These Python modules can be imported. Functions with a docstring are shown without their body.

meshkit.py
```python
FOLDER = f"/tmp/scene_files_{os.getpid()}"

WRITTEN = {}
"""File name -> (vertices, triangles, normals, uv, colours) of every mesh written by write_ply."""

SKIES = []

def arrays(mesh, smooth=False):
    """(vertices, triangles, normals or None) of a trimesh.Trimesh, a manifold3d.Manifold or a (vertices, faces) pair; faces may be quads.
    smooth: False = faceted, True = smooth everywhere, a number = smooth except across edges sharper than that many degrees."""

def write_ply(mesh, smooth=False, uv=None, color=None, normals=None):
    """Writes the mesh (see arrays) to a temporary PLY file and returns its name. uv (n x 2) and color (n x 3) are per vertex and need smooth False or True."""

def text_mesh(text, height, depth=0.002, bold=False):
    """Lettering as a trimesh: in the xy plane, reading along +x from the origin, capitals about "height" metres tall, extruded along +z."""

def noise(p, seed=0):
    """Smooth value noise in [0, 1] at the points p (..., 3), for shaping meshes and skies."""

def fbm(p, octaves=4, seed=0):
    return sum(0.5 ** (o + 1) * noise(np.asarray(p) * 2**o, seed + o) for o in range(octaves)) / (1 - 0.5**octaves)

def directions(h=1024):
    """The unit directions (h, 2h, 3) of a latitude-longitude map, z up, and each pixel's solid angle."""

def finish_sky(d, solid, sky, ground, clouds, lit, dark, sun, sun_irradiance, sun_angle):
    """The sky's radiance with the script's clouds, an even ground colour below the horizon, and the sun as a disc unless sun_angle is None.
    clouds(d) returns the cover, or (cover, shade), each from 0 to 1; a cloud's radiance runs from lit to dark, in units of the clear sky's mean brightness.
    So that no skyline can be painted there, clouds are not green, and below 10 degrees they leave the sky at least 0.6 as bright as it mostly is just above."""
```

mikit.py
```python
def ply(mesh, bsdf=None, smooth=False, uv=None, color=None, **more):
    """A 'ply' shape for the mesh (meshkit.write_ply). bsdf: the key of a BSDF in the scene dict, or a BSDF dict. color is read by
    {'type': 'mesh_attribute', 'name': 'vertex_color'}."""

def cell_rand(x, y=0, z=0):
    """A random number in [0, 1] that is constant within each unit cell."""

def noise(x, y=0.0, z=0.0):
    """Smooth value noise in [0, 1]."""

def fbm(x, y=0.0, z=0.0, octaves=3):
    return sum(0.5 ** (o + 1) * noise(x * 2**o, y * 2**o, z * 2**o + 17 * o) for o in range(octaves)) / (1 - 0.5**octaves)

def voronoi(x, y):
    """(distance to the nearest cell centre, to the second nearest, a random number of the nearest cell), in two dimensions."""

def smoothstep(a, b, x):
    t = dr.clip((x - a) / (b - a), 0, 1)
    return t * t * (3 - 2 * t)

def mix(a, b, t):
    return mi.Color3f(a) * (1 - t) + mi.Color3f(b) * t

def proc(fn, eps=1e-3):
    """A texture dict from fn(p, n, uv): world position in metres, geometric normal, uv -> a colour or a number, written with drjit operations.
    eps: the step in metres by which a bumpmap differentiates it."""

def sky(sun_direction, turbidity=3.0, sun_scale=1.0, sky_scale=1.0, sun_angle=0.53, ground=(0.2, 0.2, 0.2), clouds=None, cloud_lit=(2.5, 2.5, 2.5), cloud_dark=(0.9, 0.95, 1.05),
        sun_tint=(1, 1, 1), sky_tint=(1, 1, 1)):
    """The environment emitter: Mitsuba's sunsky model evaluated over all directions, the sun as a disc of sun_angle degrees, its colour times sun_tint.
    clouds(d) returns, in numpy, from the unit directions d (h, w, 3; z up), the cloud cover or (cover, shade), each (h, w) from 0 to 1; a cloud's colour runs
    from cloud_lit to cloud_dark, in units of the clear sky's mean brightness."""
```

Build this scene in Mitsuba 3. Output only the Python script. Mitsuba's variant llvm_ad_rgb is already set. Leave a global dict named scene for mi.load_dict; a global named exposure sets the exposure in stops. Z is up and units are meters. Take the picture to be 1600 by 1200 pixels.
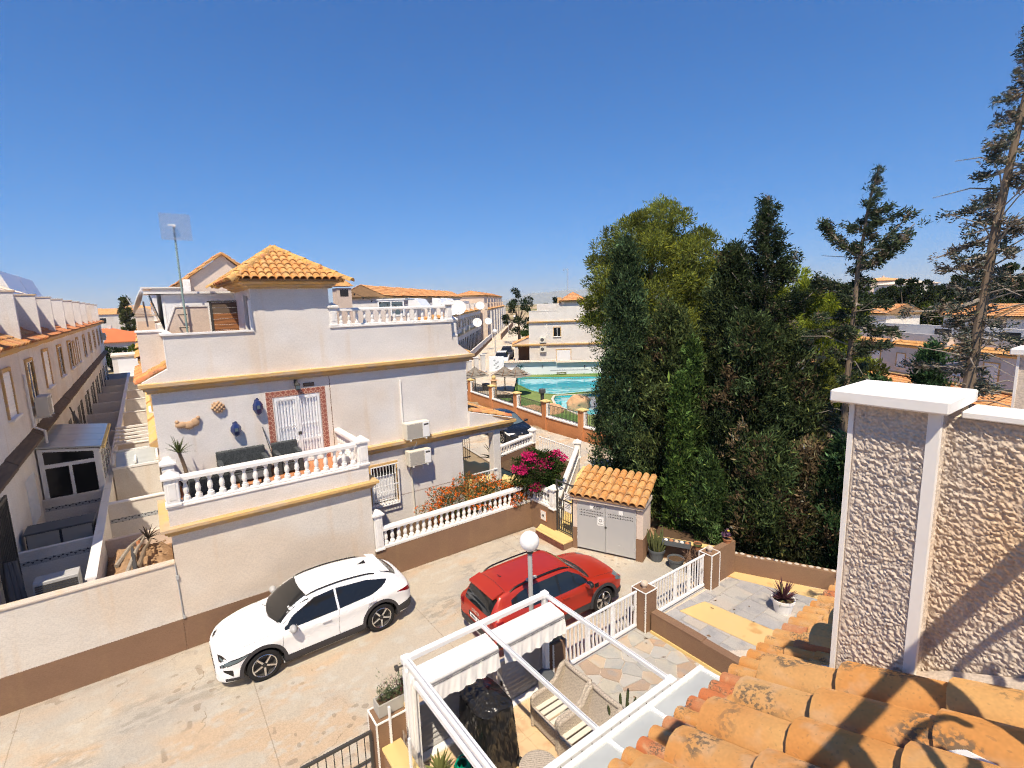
import math, random
import numpy as np
import trimesh
import shapely
import manifold3d as m3
import drjit as dr
import mitsuba as mi
import mikit, meshkit
from mikit import proc, noise, fbm, voronoi, cell_rand, smoothstep, mix

scene, labels = {}, {}
T = mi.ScalarTransform4f
PI = math.pi

# ------------------------------------------------------------------ camera, sky, exposure
CAM_H = 7.78
YAW, PITCH, ROLL = math.radians(36.02), math.radians(9.0), math.radians(-1.73)
_f = np.array([math.sin(YAW) * math.cos(PITCH), math.cos(YAW) * math.cos(PITCH), -math.sin(PITCH)])
_r = np.array([math.cos(YAW), -math.sin(YAW), 0.0])
_u = np.cross(_r, _f)
_up = -_r * math.sin(ROLL) + _u * math.cos(ROLL)
scene['camera'] = {'type': 'perspective', 'fov': 2 * math.degrees(math.atan(800 / 785.9)), 'fov_axis': 'x', 'near_clip': 0.05, 'far_clip': 90000.0,
                   'to_world': T().look_at(origin=[0, 0, CAM_H], target=[float(v) for v in np.array([0, 0, CAM_H]) + _f], up=[float(v) for v in _up])}
SUN = (-0.40, -0.50, 1.0)
scene['sky'] = mikit.sky(SUN, turbidity=2.3, sun_scale=1.0, sky_scale=0.95, sun_tint=(0.99, 1.02, 1.04), sky_tint=(0.13, 0.55, 0.98), ground=(0.3, 0.25, 0.2))
exposure = 2.0

# ------------------------------------------------------------------ naming
_used = {}


def uniq(k):
    n = _used.get(k, 0)
    _used[k] = n + 1
    return k if n == 0 else f'{k}_{n:03d}'


TF = [np.eye(4)]


class frame:
    """Local axes: x, y, z at a place, turned by deg about z."""

    def __init__(self, x=0, y=0, z=0, deg=0, m=None):
        a = math.radians(deg)
        self.m = m if m is not None else np.array([[math.cos(a), -math.sin(a), 0, x], [math.sin(a), math.cos(a), 0, y], [0, 0, 1, z], [0, 0, 0, 1.0]])

    def __enter__(self):
        TF.append(TF[-1] @ self.m)

    def __exit__(self, *a):
        TF.pop()


def tri(mesh):
    if hasattr(mesh, 'to_mesh'):
        q = mesh.to_mesh()
        return trimesh.Trimesh(np.array(q.vert_properties[:, :3], float), np.array(q.tri_verts), process=False)
    return mesh


def thing(name, label, cat, group=None):
    k = uniq(name)
    labels[k] = {'label': label, 'category': cat}
    if group:
        labels[k]['group'] = group
    return k


def put(parent, name, mesh, mat, smooth=False, color=None, label=None, kind=None):
    """One entry of the scene: a part of parent, or with parent None a thing that is one mesh."""
    k = uniq((parent + '__' + name) if parent else name)
    m = tri(mesh).copy()
    m.apply_transform(TF[-1])
    scene[k] = mikit.ply(m, mat, smooth=smooth, color=color)
    if label or kind:
        labels[k] = {}
        if label:
            labels[k]['label'] = label
        if kind:
            labels[k]['kind'] = kind
    return k


def solo(name, mesh, mat, label, cat, group=None, **kw):
    k = put(None, name, mesh, mat, **kw)
    labels[k] = {**labels.get(k, {}), 'label': label, 'category': cat}
    if group:
        labels[k]['group'] = group
    return k


def struct(name, mesh, mat, **kw):
    k = put(None, name, mesh, mat, **kw)
    labels[k] = {'kind': 'structure'}
    return k


def proto(mesh, mat, smooth=False):
    return mikit.ply(tri(mesh), mat, smooth=smooth)


def place(parent, name, pr, m=None, mat=None):
    k = uniq(parent + '__' + name)
    mm = TF[-1] @ (np.eye(4) if m is None else m)
    scene[k] = {**pr, 'to_world': T(mm.tolist())}
    if mat:
        scene[k]['bsdf'] = {'type': 'ref', 'id': mat}
    return k


def M(x=0, y=0, z=0, deg=0, s=1.0, ax=None):
    """A placing matrix: turn by deg about z (or axis ax), scale, move."""
    m = trimesh.transformations.rotation_matrix(math.radians(deg), ax if ax is not None else [0, 0, 1])
    if np.ndim(s) == 0:
        s = (s, s, s)
    m = m @ np.diag([s[0], s[1], s[2], 1.0])
    m[:3, 3] = [x, y, z]
    return m


def axes(o, x, y, z):
    m = np.eye(4)
    m[:3, 0], m[:3, 1], m[:3, 2], m[:3, 3] = x, y, z, o
    return m


# ------------------------------------------------------------------ mesh helpers
def cat(*ms):
    ms = [tri(q) for x in ms for q in (x if isinstance(x, (list, tuple)) else [x])]
    return trimesh.util.concatenate(ms) if len(ms) > 1 else ms[0]


_BOXF = np.array([[0, 1, 3], [0, 3, 2], [4, 6, 7], [4, 7, 5], [0, 4, 5], [0, 5, 1], [2, 3, 7], [2, 7, 6], [0, 2, 6], [0, 6, 4], [1, 5, 7], [1, 7, 3]])


def box(x0, x1, y0, y1, z0, z1, c=0.0):
    if c <= 0:
        v = np.array([[x, y, z] for x in (x0, x1) for y in (y0, y1) for z in (z0, z1)], float)
        return trimesh.Trimesh(v, _BOXF, process=False)
    p = []
    for x, sx in ((x0, 1), (x1, -1)):
        for y, sy in ((y0, 1), (y1, -1)):
            for z, sz in ((z0, 1), (z1, -1)):
                p += [(x + sx * c, y + sy * c, z), (x + sx * c, y, z + sz * c), (x, y + sy * c, z + sz * c)]
    return trimesh.convex.convex_hull(np.array(p, float))


def ext(poly, axis, a, b, holes=()):
    """A polygon pulled along an axis. axis 'x': points are (y, z); 'y': (x, z); 'z': (x, y)."""
    cs = m3.CrossSection([np.array(poly, float)], m3.FillRule.EvenOdd)
    for h in holes:
        cs = cs - m3.CrossSection([np.array(h, float)], m3.FillRule.EvenOdd)
    m = tri(m3.Manifold.extrude(cs, b - a))
    v = m.vertices.copy()
    if axis == 'z':
        v[:, 2] += a
        return trimesh.Trimesh(v, m.faces, process=False)
    w = np.empty_like(v)
    if axis == 'x':
        w[:, 0], w[:, 1], w[:, 2] = v[:, 2] + a, v[:, 0], v[:, 1]
        return trimesh.Trimesh(w, m.faces, process=False)
    w[:, 0], w[:, 1], w[:, 2] = v[:, 0], v[:, 2] + a, v[:, 1]
    return trimesh.Trimesh(w, m.faces[:, ::-1], process=False)


def man(m):
    m = tri(m)
    return m3.Manifold(m3.Mesh(np.array(m.vertices, np.float32), np.array(m.faces, np.uint32)))


def cut(m, *subs):
    r = man(m)
    for s in subs:
        r = r - man(s)
    return tri(r)


def tube(pts, r, n=6, caps=True):
    """A round bar along a polyline; r one radius or one per point."""
    p = np.array(pts, float)
    rr = np.broadcast_to(np.asarray(r, float), (len(p),))
    t = np.gradient(p, axis=0)
    t /= np.linalg.norm(t, axis=1, keepdims=True) + 1e-12
    ref = np.array([0, 0, 1.0]) if abs(t[:, 2]).mean() < 0.8 else np.array([1.0, 0, 0])
    a = np.cross(t, ref)
    a /= np.linalg.norm(a, axis=1, keepdims=True) + 1e-12
    b = np.cross(t, a)
    ang = np.arange(n) * 2 * PI / n
    v = p[:, None] + rr[:, None, None] * (np.cos(ang)[None, :, None] * a[:, None] + np.sin(ang)[None, :, None] * b[:, None])
    v = v.reshape(-1, 3)
    f = []
    for i in range(len(p) - 1):
        for j in range(n):
            q = [i * n + j, i * n + (j + 1) % n, (i + 1) * n + (j + 1) % n, (i + 1) * n + j]
            f += [[q[0], q[2], q[1]], [q[0], q[3], q[2]]]
    if caps:
        v = np.vstack([v, p[:1], p[-1:]])
        k = len(v) - 2
        for j in range(n):
            f.append([k, j, (j + 1) % n])
            f.append([k + 1, (len(p) - 1) * n + (j + 1) % n, (len(p) - 1) * n + j])
    return trimesh.Trimesh(v, np.array(f), process=False)


def lathe(prof, n=12, x=0, y=0, z=0, cap=True):
    """A turned form: prof is (radius, height) from the bottom up."""
    pr = np.array(prof, float)
    ang = np.arange(n) * 2 * PI / n
    v = np.stack([pr[:, :1] * np.cos(ang), pr[:, :1] * np.sin(ang), np.repeat(pr[:, 1:], n, 1)], -1).reshape(-1, 3)
    f = []
    for i in range(len(pr) - 1):
        for j in range(n):
            q = [i * n + j, i * n + (j + 1) % n, (i + 1) * n + (j + 1) % n, (i + 1) * n + j]
            f += [[q[0], q[1], q[2]], [q[0], q[2], q[3]]]
    if cap:
        v = np.vstack([v, [[0, 0, pr[0, 1]], [0, 0, pr[-1, 1]]]])
        k = len(v) - 2
        for j in range(n):
            f.append([k, (j + 1) % n, j])
            f.append([k + 1, (len(pr) - 1) * n + j, (len(pr) - 1) * n + (j + 1) % n])
    v += [x, y, z]
    return trimesh.Trimesh(v, np.array(f), process=False)


def ball(r, x=0, y=0, z=0, s=(1, 1, 1), sub=2):
    m = trimesh.creation.icosphere(subdivisions=sub, radius=r)
    m.vertices = m.vertices * np.array(s) + [x, y, z]
    return m


def sheet(pts, z=None):
    """A flat or gently bent polygon (3D points or 2D with z), triangulated, facing up."""
    p = np.array(pts, float)
    if p.shape[1] == 2:
        p = np.c_[p, np.full(len(p), z)]
    t = m3.triangulate([p[:, :2]])
    f = np.array(t)
    n = np.cross(p[f[:, 1]] - p[f[:, 0]], p[f[:, 2]] - p[f[:, 0]])[:, 2].sum()
    return trimesh.Trimesh(p, f if n > 0 else f[:, ::-1], process=False)


def quad(a, b, c, d):
    return trimesh.Trimesh(np.array([a, b, c, d], float), np.array([[0, 1, 2], [0, 2, 3]]), process=False)


def hull(pts):
    return trimesh.convex.convex_hull(np.array(pts, float))


def moved(m, mat):
    m = tri(m).copy()
    m.apply_transform(mat)
    return m


def grid(nu, nv, fn):
    """A sheet from fn(u, v) with u, v arrays in 0..1."""
    u, v = np.meshgrid(np.linspace(0, 1, nu), np.linspace(0, 1, nv), indexing='ij')
    p = fn(u.ravel(), v.ravel())
    i, j = np.meshgrid(np.arange(nu - 1), np.arange(nv - 1), indexing='ij')
    a = (i * nv + j).ravel()
    f = np.vstack([np.c_[a, a + nv, a + nv + 1], np.c_[a, a + nv + 1, a + 1]])
    return trimesh.Trimesh(p, f, process=False)


# ------------------------------------------------------------------ materials
def mat(key, d):
    scene[key] = d if d['type'] in ('twosided', 'thindielectric', 'dielectric', 'principledthin', 'null') else {'type': 'twosided', 'b': d}
    return key


def rgb(c):
    return {'type': 'rgb', 'value': [float(x) for x in c]}


def flat(key, c, rough=0.6, spec=0.3, metal=0.0, **kw):
    return mat(key, {'type': 'principled', 'base_color': rgb(c) if not isinstance(c, dict) else c, 'roughness': rough, 'specular': spec, 'metallic': metal, **kw})


def bumped(key, base, fn, scale, eps=2e-3):
    return mat(key, {'type': 'twosided', 'b': {'type': 'bumpmap', 'arbitrary': proc(fn, eps=eps), 'scale': scale, 'b': base}})


def P(c, rough=0.8, spec=0.15):
    return {'type': 'principled', 'base_color': c if isinstance(c, dict) else rgb(c), 'roughness': rough, 'specular': spec}


def stucco_fn(base, warm, amt=1.0):
    def fn(p, n, uv):
        big = fbm(p.x * 0.55 + p.y * 0.4, p.z * 0.7, p.y * 0.3, 3)
        drip = fbm(p.x * 5.0 + p.y * 5.0, p.z * 0.45, 3.0, 3)
        grain = noise(p.x * 55, p.y * 55, p.z * 55)
        c = mix(base, warm, dr.clip(smoothstep(0.42, 0.75, big) * 0.7 + smoothstep(0.58, 0.85, drip) * 0.55, 0, 1) * amt)
        return c * (0.86 + 0.22 * grain) * (0.93 + 0.14 * fbm(p.x * 2.3, p.y * 2.3, p.z * 2.3, 2))
    return fn


def rough_fn(f):
    return lambda p, n, uv: fbm(p.x * f, p.y * f, p.z * f, 2)


bumped('stucco', P(proc(stucco_fn((0.73, 0.705, 0.68), (0.66, 0.53, 0.39), 0.55))), rough_fn(48), 0.008)
bumped('stucco_warm', P(proc(stucco_fn((0.68, 0.63, 0.565), (0.64, 0.50, 0.36), 0.7))), rough_fn(48), 0.008)
bumped('stucco_brown', P(proc(stucco_fn((0.235, 0.142, 0.092), (0.27, 0.17, 0.10), 0.7))), rough_fn(60), 0.006)
mat('stucco_white', P(proc(stucco_fn((0.70, 0.68, 0.65), (0.62, 0.54, 0.44), 0.5)), 0.8))
mat('stucco_pink', P(proc(stucco_fn((0.66, 0.55, 0.47), (0.68, 0.52, 0.38), 0.7)), 0.8))
mat('orange_wall', P(proc(stucco_fn((0.55, 0.23, 0.10), (0.60, 0.30, 0.14), 0.6)), 0.8))
mat('rough_grey', P(proc(lambda p, n, uv: mix((0.60, 0.52, 0.44), (0.66, 0.48, 0.31), smoothstep(0.45, 0.8, fbm(p.y * 3.1, p.z * 2.2, p.x * 3, 3))) * (0.78 + 0.36 * noise(p.x * 150, p.y * 150, p.z * 150))), 0.9, 0.1))


def ochre_fn(p, n, uv):
    s = fbm(p.x * 3.0 + 7, p.y * 3.0, p.z * 9.0, 3)
    g = fbm(p.x * 1.3, p.y * 1.3 + 4, p.z * 2.0, 3)
    c = mix((0.60, 0.39, 0.16), (0.54, 0.40, 0.27), smoothstep(0.45, 0.75, s))
    return mix(c, (0.36, 0.30, 0.22), smoothstep(0.62, 0.8, g) * 0.6)


mat('ochre', P(proc(ochre_fn), 0.75))


def concrete_fn(p, n, uv):
    w = fbm(p.x * 0.33, p.y * 0.33, 1.0, 3)
    a = fbm(p.x * 0.9 + 3 * w, p.y * 1.7 + 3 * w, 5.0, 4)
    b = fbm(p.x * 4.2 + 2 * w, p.y * 6.0 + 2 * w, 9.0, 3)
    c = mix((0.47, 0.415, 0.335), (0.50, 0.385, 0.27), smoothstep(0.42, 0.70, a))
    c = mix(c, (0.49, 0.46, 0.40), smoothstep(0.50, 0.78, b) * 0.8)
    c = mix(c, (0.39, 0.365, 0.325), smoothstep(0.50, 0.72, fbm(p.x * 0.45 + 4, p.y * 0.7, 7.0, 4)) * 0.7)
    dirt = smoothstep(0.55, 0.74, fbm(p.x * 0.55 + 11, p.y * 0.8 + w, 2.0, 4)) * smoothstep(0.40, 0.62, fbm(p.x * 4.5, p.y * 11.0, 4.0, 3))
    c = mix(c, (0.24, 0.22, 0.19), dirt * 0.45)
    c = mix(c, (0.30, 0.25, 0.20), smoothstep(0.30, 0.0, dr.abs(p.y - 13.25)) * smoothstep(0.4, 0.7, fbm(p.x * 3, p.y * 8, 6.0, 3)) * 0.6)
    # thin wandering cracks and the straight joint between pours
    q = p.x + 0.9 * (fbm(p.x * 1.4, p.y * 1.4, 21.0, 4) - 0.5) + 0.08 * fbm(p.x * 14, p.y * 14, 2.0, 2)
    crack = smoothstep(0.0030, 0.0008, dr.abs(q / 4.6 - dr.floor(q / 4.6 + 0.5)))
    q2 = p.x * 0.5 - p.y + 1.4 * (fbm(p.x * 1.1, p.y * 1.1, 31.0, 4) - 0.5) + 0.08 * fbm(p.x * 14, p.y * 14, 5.0, 2)
    crack2 = smoothstep(0.0024, 0.0006, dr.abs(q2 / 5.7 + 0.3 - dr.floor(q2 / 5.7 + 0.8)))
    joint = smoothstep(0.012, 0.006, dr.abs(p.x - 1.05 - 3.9 * dr.floor((p.x - 1.05) / 3.9 + 0.5))) * 0.5
    c = mix(c, (0.24, 0.18, 0.13), dr.clip(crack * smoothstep(0.35, 0.55, noise(p.x * 1.5, p.y * 1.5, 3.0)) + crack2 * smoothstep(0.4, 0.6, noise(p.x * 1.2, p.y * 1.2, 8.0)) + joint, 0, 0.65))
    spot = smoothstep(0.80, 0.86, noise(p.x * 7, p.y * 7, 12.0)) * smoothstep(0.55, 0.7, fbm(p.x * 0.7, p.y * 0.7, 14.0, 2))
    return mix(c, (0.22, 0.17, 0.13), spot * 0.5) * (0.88 + 0.22 * noise(p.x * 70, p.y * 70, 0.0))


bumped('street_concrete', P(proc(concrete_fn), 0.75, 0.25), lambda p, n, uv: fbm(p.x * 5.5, p.y * 9, 0.0, 3), 0.012, 4e-3)


def tile_fn(c0, c1, grey):
    def fn(p, n, uv):
        a = fbm(p.x * 3.1, p.y * 3.1, p.z * 3.1, 3)
        b = fbm(p.x * 14, p.y * 14, p.z * 14, 3)
        l = smoothstep(0.54, 0.68, fbm(p.x * 5.5 + 3, p.y * 5.5, p.z * 5.5, 4)) * smoothstep(0.44, 0.60, fbm(p.x * 75, p.y * 75, p.z * 75, 3)) + 0.3 * smoothstep(0.80, 0.88, noise(p.x * 95, p.y * 95, p.z * 95))
        c = mix(c0, c1, smoothstep(0.3, 0.7, a))
        c = mix(c, (0.58, 0.38, 0.22), smoothstep(0.5, 0.75, b) * 0.55)
        return mix(c, (0.12, 0.105, 0.08), dr.clip(l * grey, 0, 0.85)) * (0.92 + 0.14 * noise(p.x * 120, p.y * 120, p.z * 120))
    return fn


mat('tile', P(proc(tile_fn((0.58, 0.27, 0.085), (0.58, 0.34, 0.14), 0.8)), 0.85, 0.1))
mat('tile_pale', P(proc(tile_fn((0.62, 0.36, 0.14), (0.58, 0.27, 0.09), 0.6)), 0.85, 0.1))
mat('tile_red', P(proc(tile_fn((0.55, 0.18, 0.07), (0.50, 0.24, 0.12), 0.85)), 0.85, 0.1))
mat('tile_bed', P(proc(lambda p, n, uv: mix((0.26, 0.16, 0.09), (0.36, 0.22, 0.12), fbm(p.x * 6, p.y * 6, p.z * 6, 3))), 0.9, 0.1))
mat('tile_far', P(proc(tile_fn((0.62, 0.27, 0.10), (0.58, 0.33, 0.16), 0.35)), 0.9, 0.1))
mat('tile_far_red', P((0.55, 0.17, 0.07), 0.9))
mat('ridge_yellow', P(proc(tile_fn((0.66, 0.40, 0.13), (0.60, 0.34, 0.12), 0.5)), 0.85, 0.1))

flat('white_paint', proc(lambda p, n, uv: mix((0.80, 0.78, 0.75), (0.62, 0.56, 0.48), smoothstep(0.58, 0.85, fbm(p.x * 6, p.y * 6, p.z * 6, 3)) * 0.6)), 0.5, 0.3)
flat('white_metal', (0.80, 0.81, 0.82), 0.35, 0.5)
flat('white_cloth', (0.78, 0.77, 0.76), 0.8, 0.1)
flat('grey_metal', (0.42, 0.42, 0.42), 0.45, 0.5)
flat('alu', (0.55, 0.56, 0.58), 0.35, 0.5, 0.6)
flat('dark_metal', (0.06, 0.058, 0.055), 0.45, 0.4)
flat('green_metal', (0.25, 0.36, 0.34), 0.5, 0.4)
flat('black_plastic', (0.025, 0.025, 0.027), 0.55, 0.4)
flat('dark_grey', (0.09, 0.09, 0.095), 0.6, 0.3)
flat('ac_cream', (0.66, 0.63, 0.54), 0.5, 0.3)
flat('ac_grey', (0.40, 0.38, 0.34), 0.6, 0.3)
flat('wood', proc(lambda p, n, uv: mix((0.34, 0.15, 0.06), (0.20, 0.09, 0.045), smoothstep(0.4, 0.65, fbm(p.x * 2.2, p.y * 2.2, p.z * 22, 4)))), 0.7, 0.2)
flat('wood_grey', proc(lambda p, n, uv: mix((0.20, 0.15, 0.11), (0.10, 0.075, 0.06), fbm(p.x * 3, p.y * 3, p.z * 26, 3))), 0.8, 0.1)
flat('blue_glaze', (0.02, 0.035, 0.13), 0.2, 0.6)
flat('rattan_dark', proc(lambda p, n, uv: mi.Color3f(0.055, 0.062, 0.065) * (0.6 + 0.8 * cell_rand(p.x * 45 + p.y * 45, p.z * 30, 0))), 0.6, 0.3)
flat('glass_dark', (0.012, 0.014, 0.016), 0.06, 0.7)
flat('glass_sky', (0.10, 0.14, 0.16), 0.08, 0.7)
mat('glass_thin', {'type': 'thindielectric'})
flat('frosted', proc(lambda p, n, uv: mix((0.50, 0.53, 0.52), (0.40, 0.42, 0.41), fbm(p.x * 2, p.y * 5, 0.0, 3))), 0.18, 0.5)
flat('pot_grey', (0.10, 0.11, 0.12), 0.6, 0.3)
flat('terracotta', (0.45, 0.20, 0.10), 0.8, 0.1)
flat('soil', (0.10, 0.065, 0.04), 0.95, 0.05)
flat('rubber', (0.02, 0.02, 0.021), 0.8, 0.2)
flat('paint_white', (0.80, 0.81, 0.83), 0.25, 0.5, clearcoat=1.0, clearcoat_gloss=0.95)
flat('paint_red', (0.46, 0.03, 0.012), 0.3, 0.5, 0.25, clearcoat=1.0, clearcoat_gloss=0.95)
flat('paint_black', (0.006, 0.008, 0.013), 0.25, 0.5, clearcoat=1.0, clearcoat_gloss=0.95)
flat('clad', (0.045, 0.043, 0.048), 0.6, 0.3)
flat('chrome', (0.75, 0.75, 0.76), 0.15, 0.5, 1.0)
flat('lens_red', (0.20, 0.006, 0.012), 0.12, 0.6)
flat('opal', (0.82, 0.82, 0.83), 0.3, 0.5)
flat('yellow_paint', (0.70, 0.52, 0.22), 0.7, 0.2)
flat('print_dark', (0.07, 0.07, 0.07), 0.7, 0.1)
flat('paper', (0.80, 0.80, 0.78), 0.7, 0.1)
# ------------------------------------------------------------------ the setting: ground, streets
def sm(a, b, x):
    t = np.clip((x - a) / (b - a), 0, 1)
    return t * t * (3 - 2 * t)


def gz(x, y):
    """Height of the land at a place."""
    x, y = np.asarray(x, float), np.asarray(y, float)
    r, az = np.hypot(x, y), np.degrees(np.arctan2(x, y))
    left = 0.016 * np.clip(r - 26, 0, 60) + 0.0145 * np.clip(r - 110, 0, 900)
    pool = -0.004 * np.clip(r - 20, 0, 40) + 0.010 * np.clip(r - 75, 0, 500)
    right = -3.6 * sm(22, 40, r) + 0.08 * np.clip(r - 66, 0, 110) + 0.012 * np.clip(r - 176, 0, 300)
    wl = 1 - sm(26, 33, az)
    ws = sm(26, 33, az) * (1 - sm(36, 42, az))
    wp = sm(36, 42, az) * (1 - sm(50, 58, az))
    wr = sm(50, 58, az)
    h = wl * left + ws * (0.015 * np.clip(r - 30, 0, 70) + 0.004 * np.clip(r - 100, 0, 800)) + wp * pool + wr * right
    return h * (1 - sm(900, 2500, r)) * sm(20, 30, r)


rad = np.r_[0.0, np.linspace(6, 120, 58), np.geomspace(126, 40000, 40)]
ang = np.linspace(0, 2 * PI, 181)
rr, aa = np.meshgrid(rad, ang, indexing='ij')
gx, gy = rr * np.sin(aa), rr * np.cos(aa)
deck = [(20.3, 24), (20.5, 30.6), (22.2, 44), (24.5, 49.5), (31.2, 49.5), (41.5, 40.5), (41, 24), (30, 14), (20.2, 14)]
_pit = shapely.contains_xy(shapely.Polygon(deck).buffer(-0.4), gx.ravel(), gy.ravel()).reshape(gx.shape)
_yard = shapely.contains_xy(shapely.box(-9, 0.5, 14, 13.2), gx.ravel(), gy.ravel()).reshape(gx.shape)
gm = np.stack([gx, gy, gz(gx, gy) - 0.07 - 2.0 * _pit - 0.1 * _yard], -1).reshape(-1, 3)
ii, jj = np.meshgrid(np.arange(len(rad) - 1), np.arange(len(ang) - 1), indexing='ij')
a0 = (ii * len(ang) + jj).ravel()
gf = np.vstack([np.c_[a0, a0 + len(ang) + 1, a0 + len(ang)], np.c_[a0, a0 + 1, a0 + len(ang) + 1]])
_n = np.cross(gm[gf[500, 1]] - gm[gf[500, 0]], gm[gf[500, 2]] - gm[gf[500, 0]])[2]
mat('earth', P(proc(lambda p, n, uv: mix(mix((0.22, 0.17, 0.11), (0.30, 0.23, 0.15), fbm(p.x * 0.8, p.y * 0.8, 0.0, 4)), (0.12, 0.12, 0.055), smoothstep(0.45, 0.6, fbm(p.x * 0.03, p.y * 0.03, 1.0, 3)))), 0.95, 0.05))
struct('ground', trimesh.Trimesh(gm, gf if _n > 0 else gf[:, ::-1], process=False), 'earth')

street = [(-30, 7.35), (12.2, 7.35), (12.45, 10.2), (11.3, 12.0), (13.5, 13.0), (19.4, 13.0), (19.4, 24), (20.55, 30.6), (21.9, 44), (16.0, 44), (13.8, 24), (12.9, 18.0), (10.9, 13.2), (4.0, 13.33), (-30, 13.33)]
struct('street', sheet(street, 0.0), 'street_concrete')
# the long street beyond the pool that runs away between the rows
def SL(d, s, h=0.0):
    """A place d metres along the far street, s metres to its right."""
    x, y = d * 0.6267 + s * 0.7792, d * 0.7792 - s * 0.6267
    return [x, y, float(gz(x, y)) + h]


ls = np.linspace(42, 210, 30)
lf = [SL(d, -8.6, 0.05) for d in ls]
rf_ = [SL(d, -2.0, 0.05) for d in ls]
v = np.array(lf + rf_)
k = len(ls)
struct('far_street', trimesh.Trimesh(v, np.array([q for i in range(k - 1) for q in ([i, i + k, i + 1], [i + 1, i + k, i + k + 1])]), process=False), 'street_concrete')

# ------------------------------------------------------------------ small builders used all over
BAL = [(0.075, 0.0), (0.075, 0.10), (0.05, 0.115), (0.058, 0.14), (0.04, 0.16), (0.052, 0.21), (0.062, 0.27), (0.055, 0.34), (0.036, 0.43), (0.034, 0.46), (0.05, 0.475), (0.05, 0.495), (0.068, 0.505), (0.068, 0.56)]
bal_pr = {}


def baluster(parent, x, y, z, h, fat=1.0, m='white_paint'):
    if (m,) not in bal_pr:
        bal_pr[(m,)] = proto(lathe(BAL, 10), m, smooth=40)
    place(parent, 'baluster', bal_pr[(m,)], M(x, y, z, 0, (fat, fat, h / 0.56)))


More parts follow.
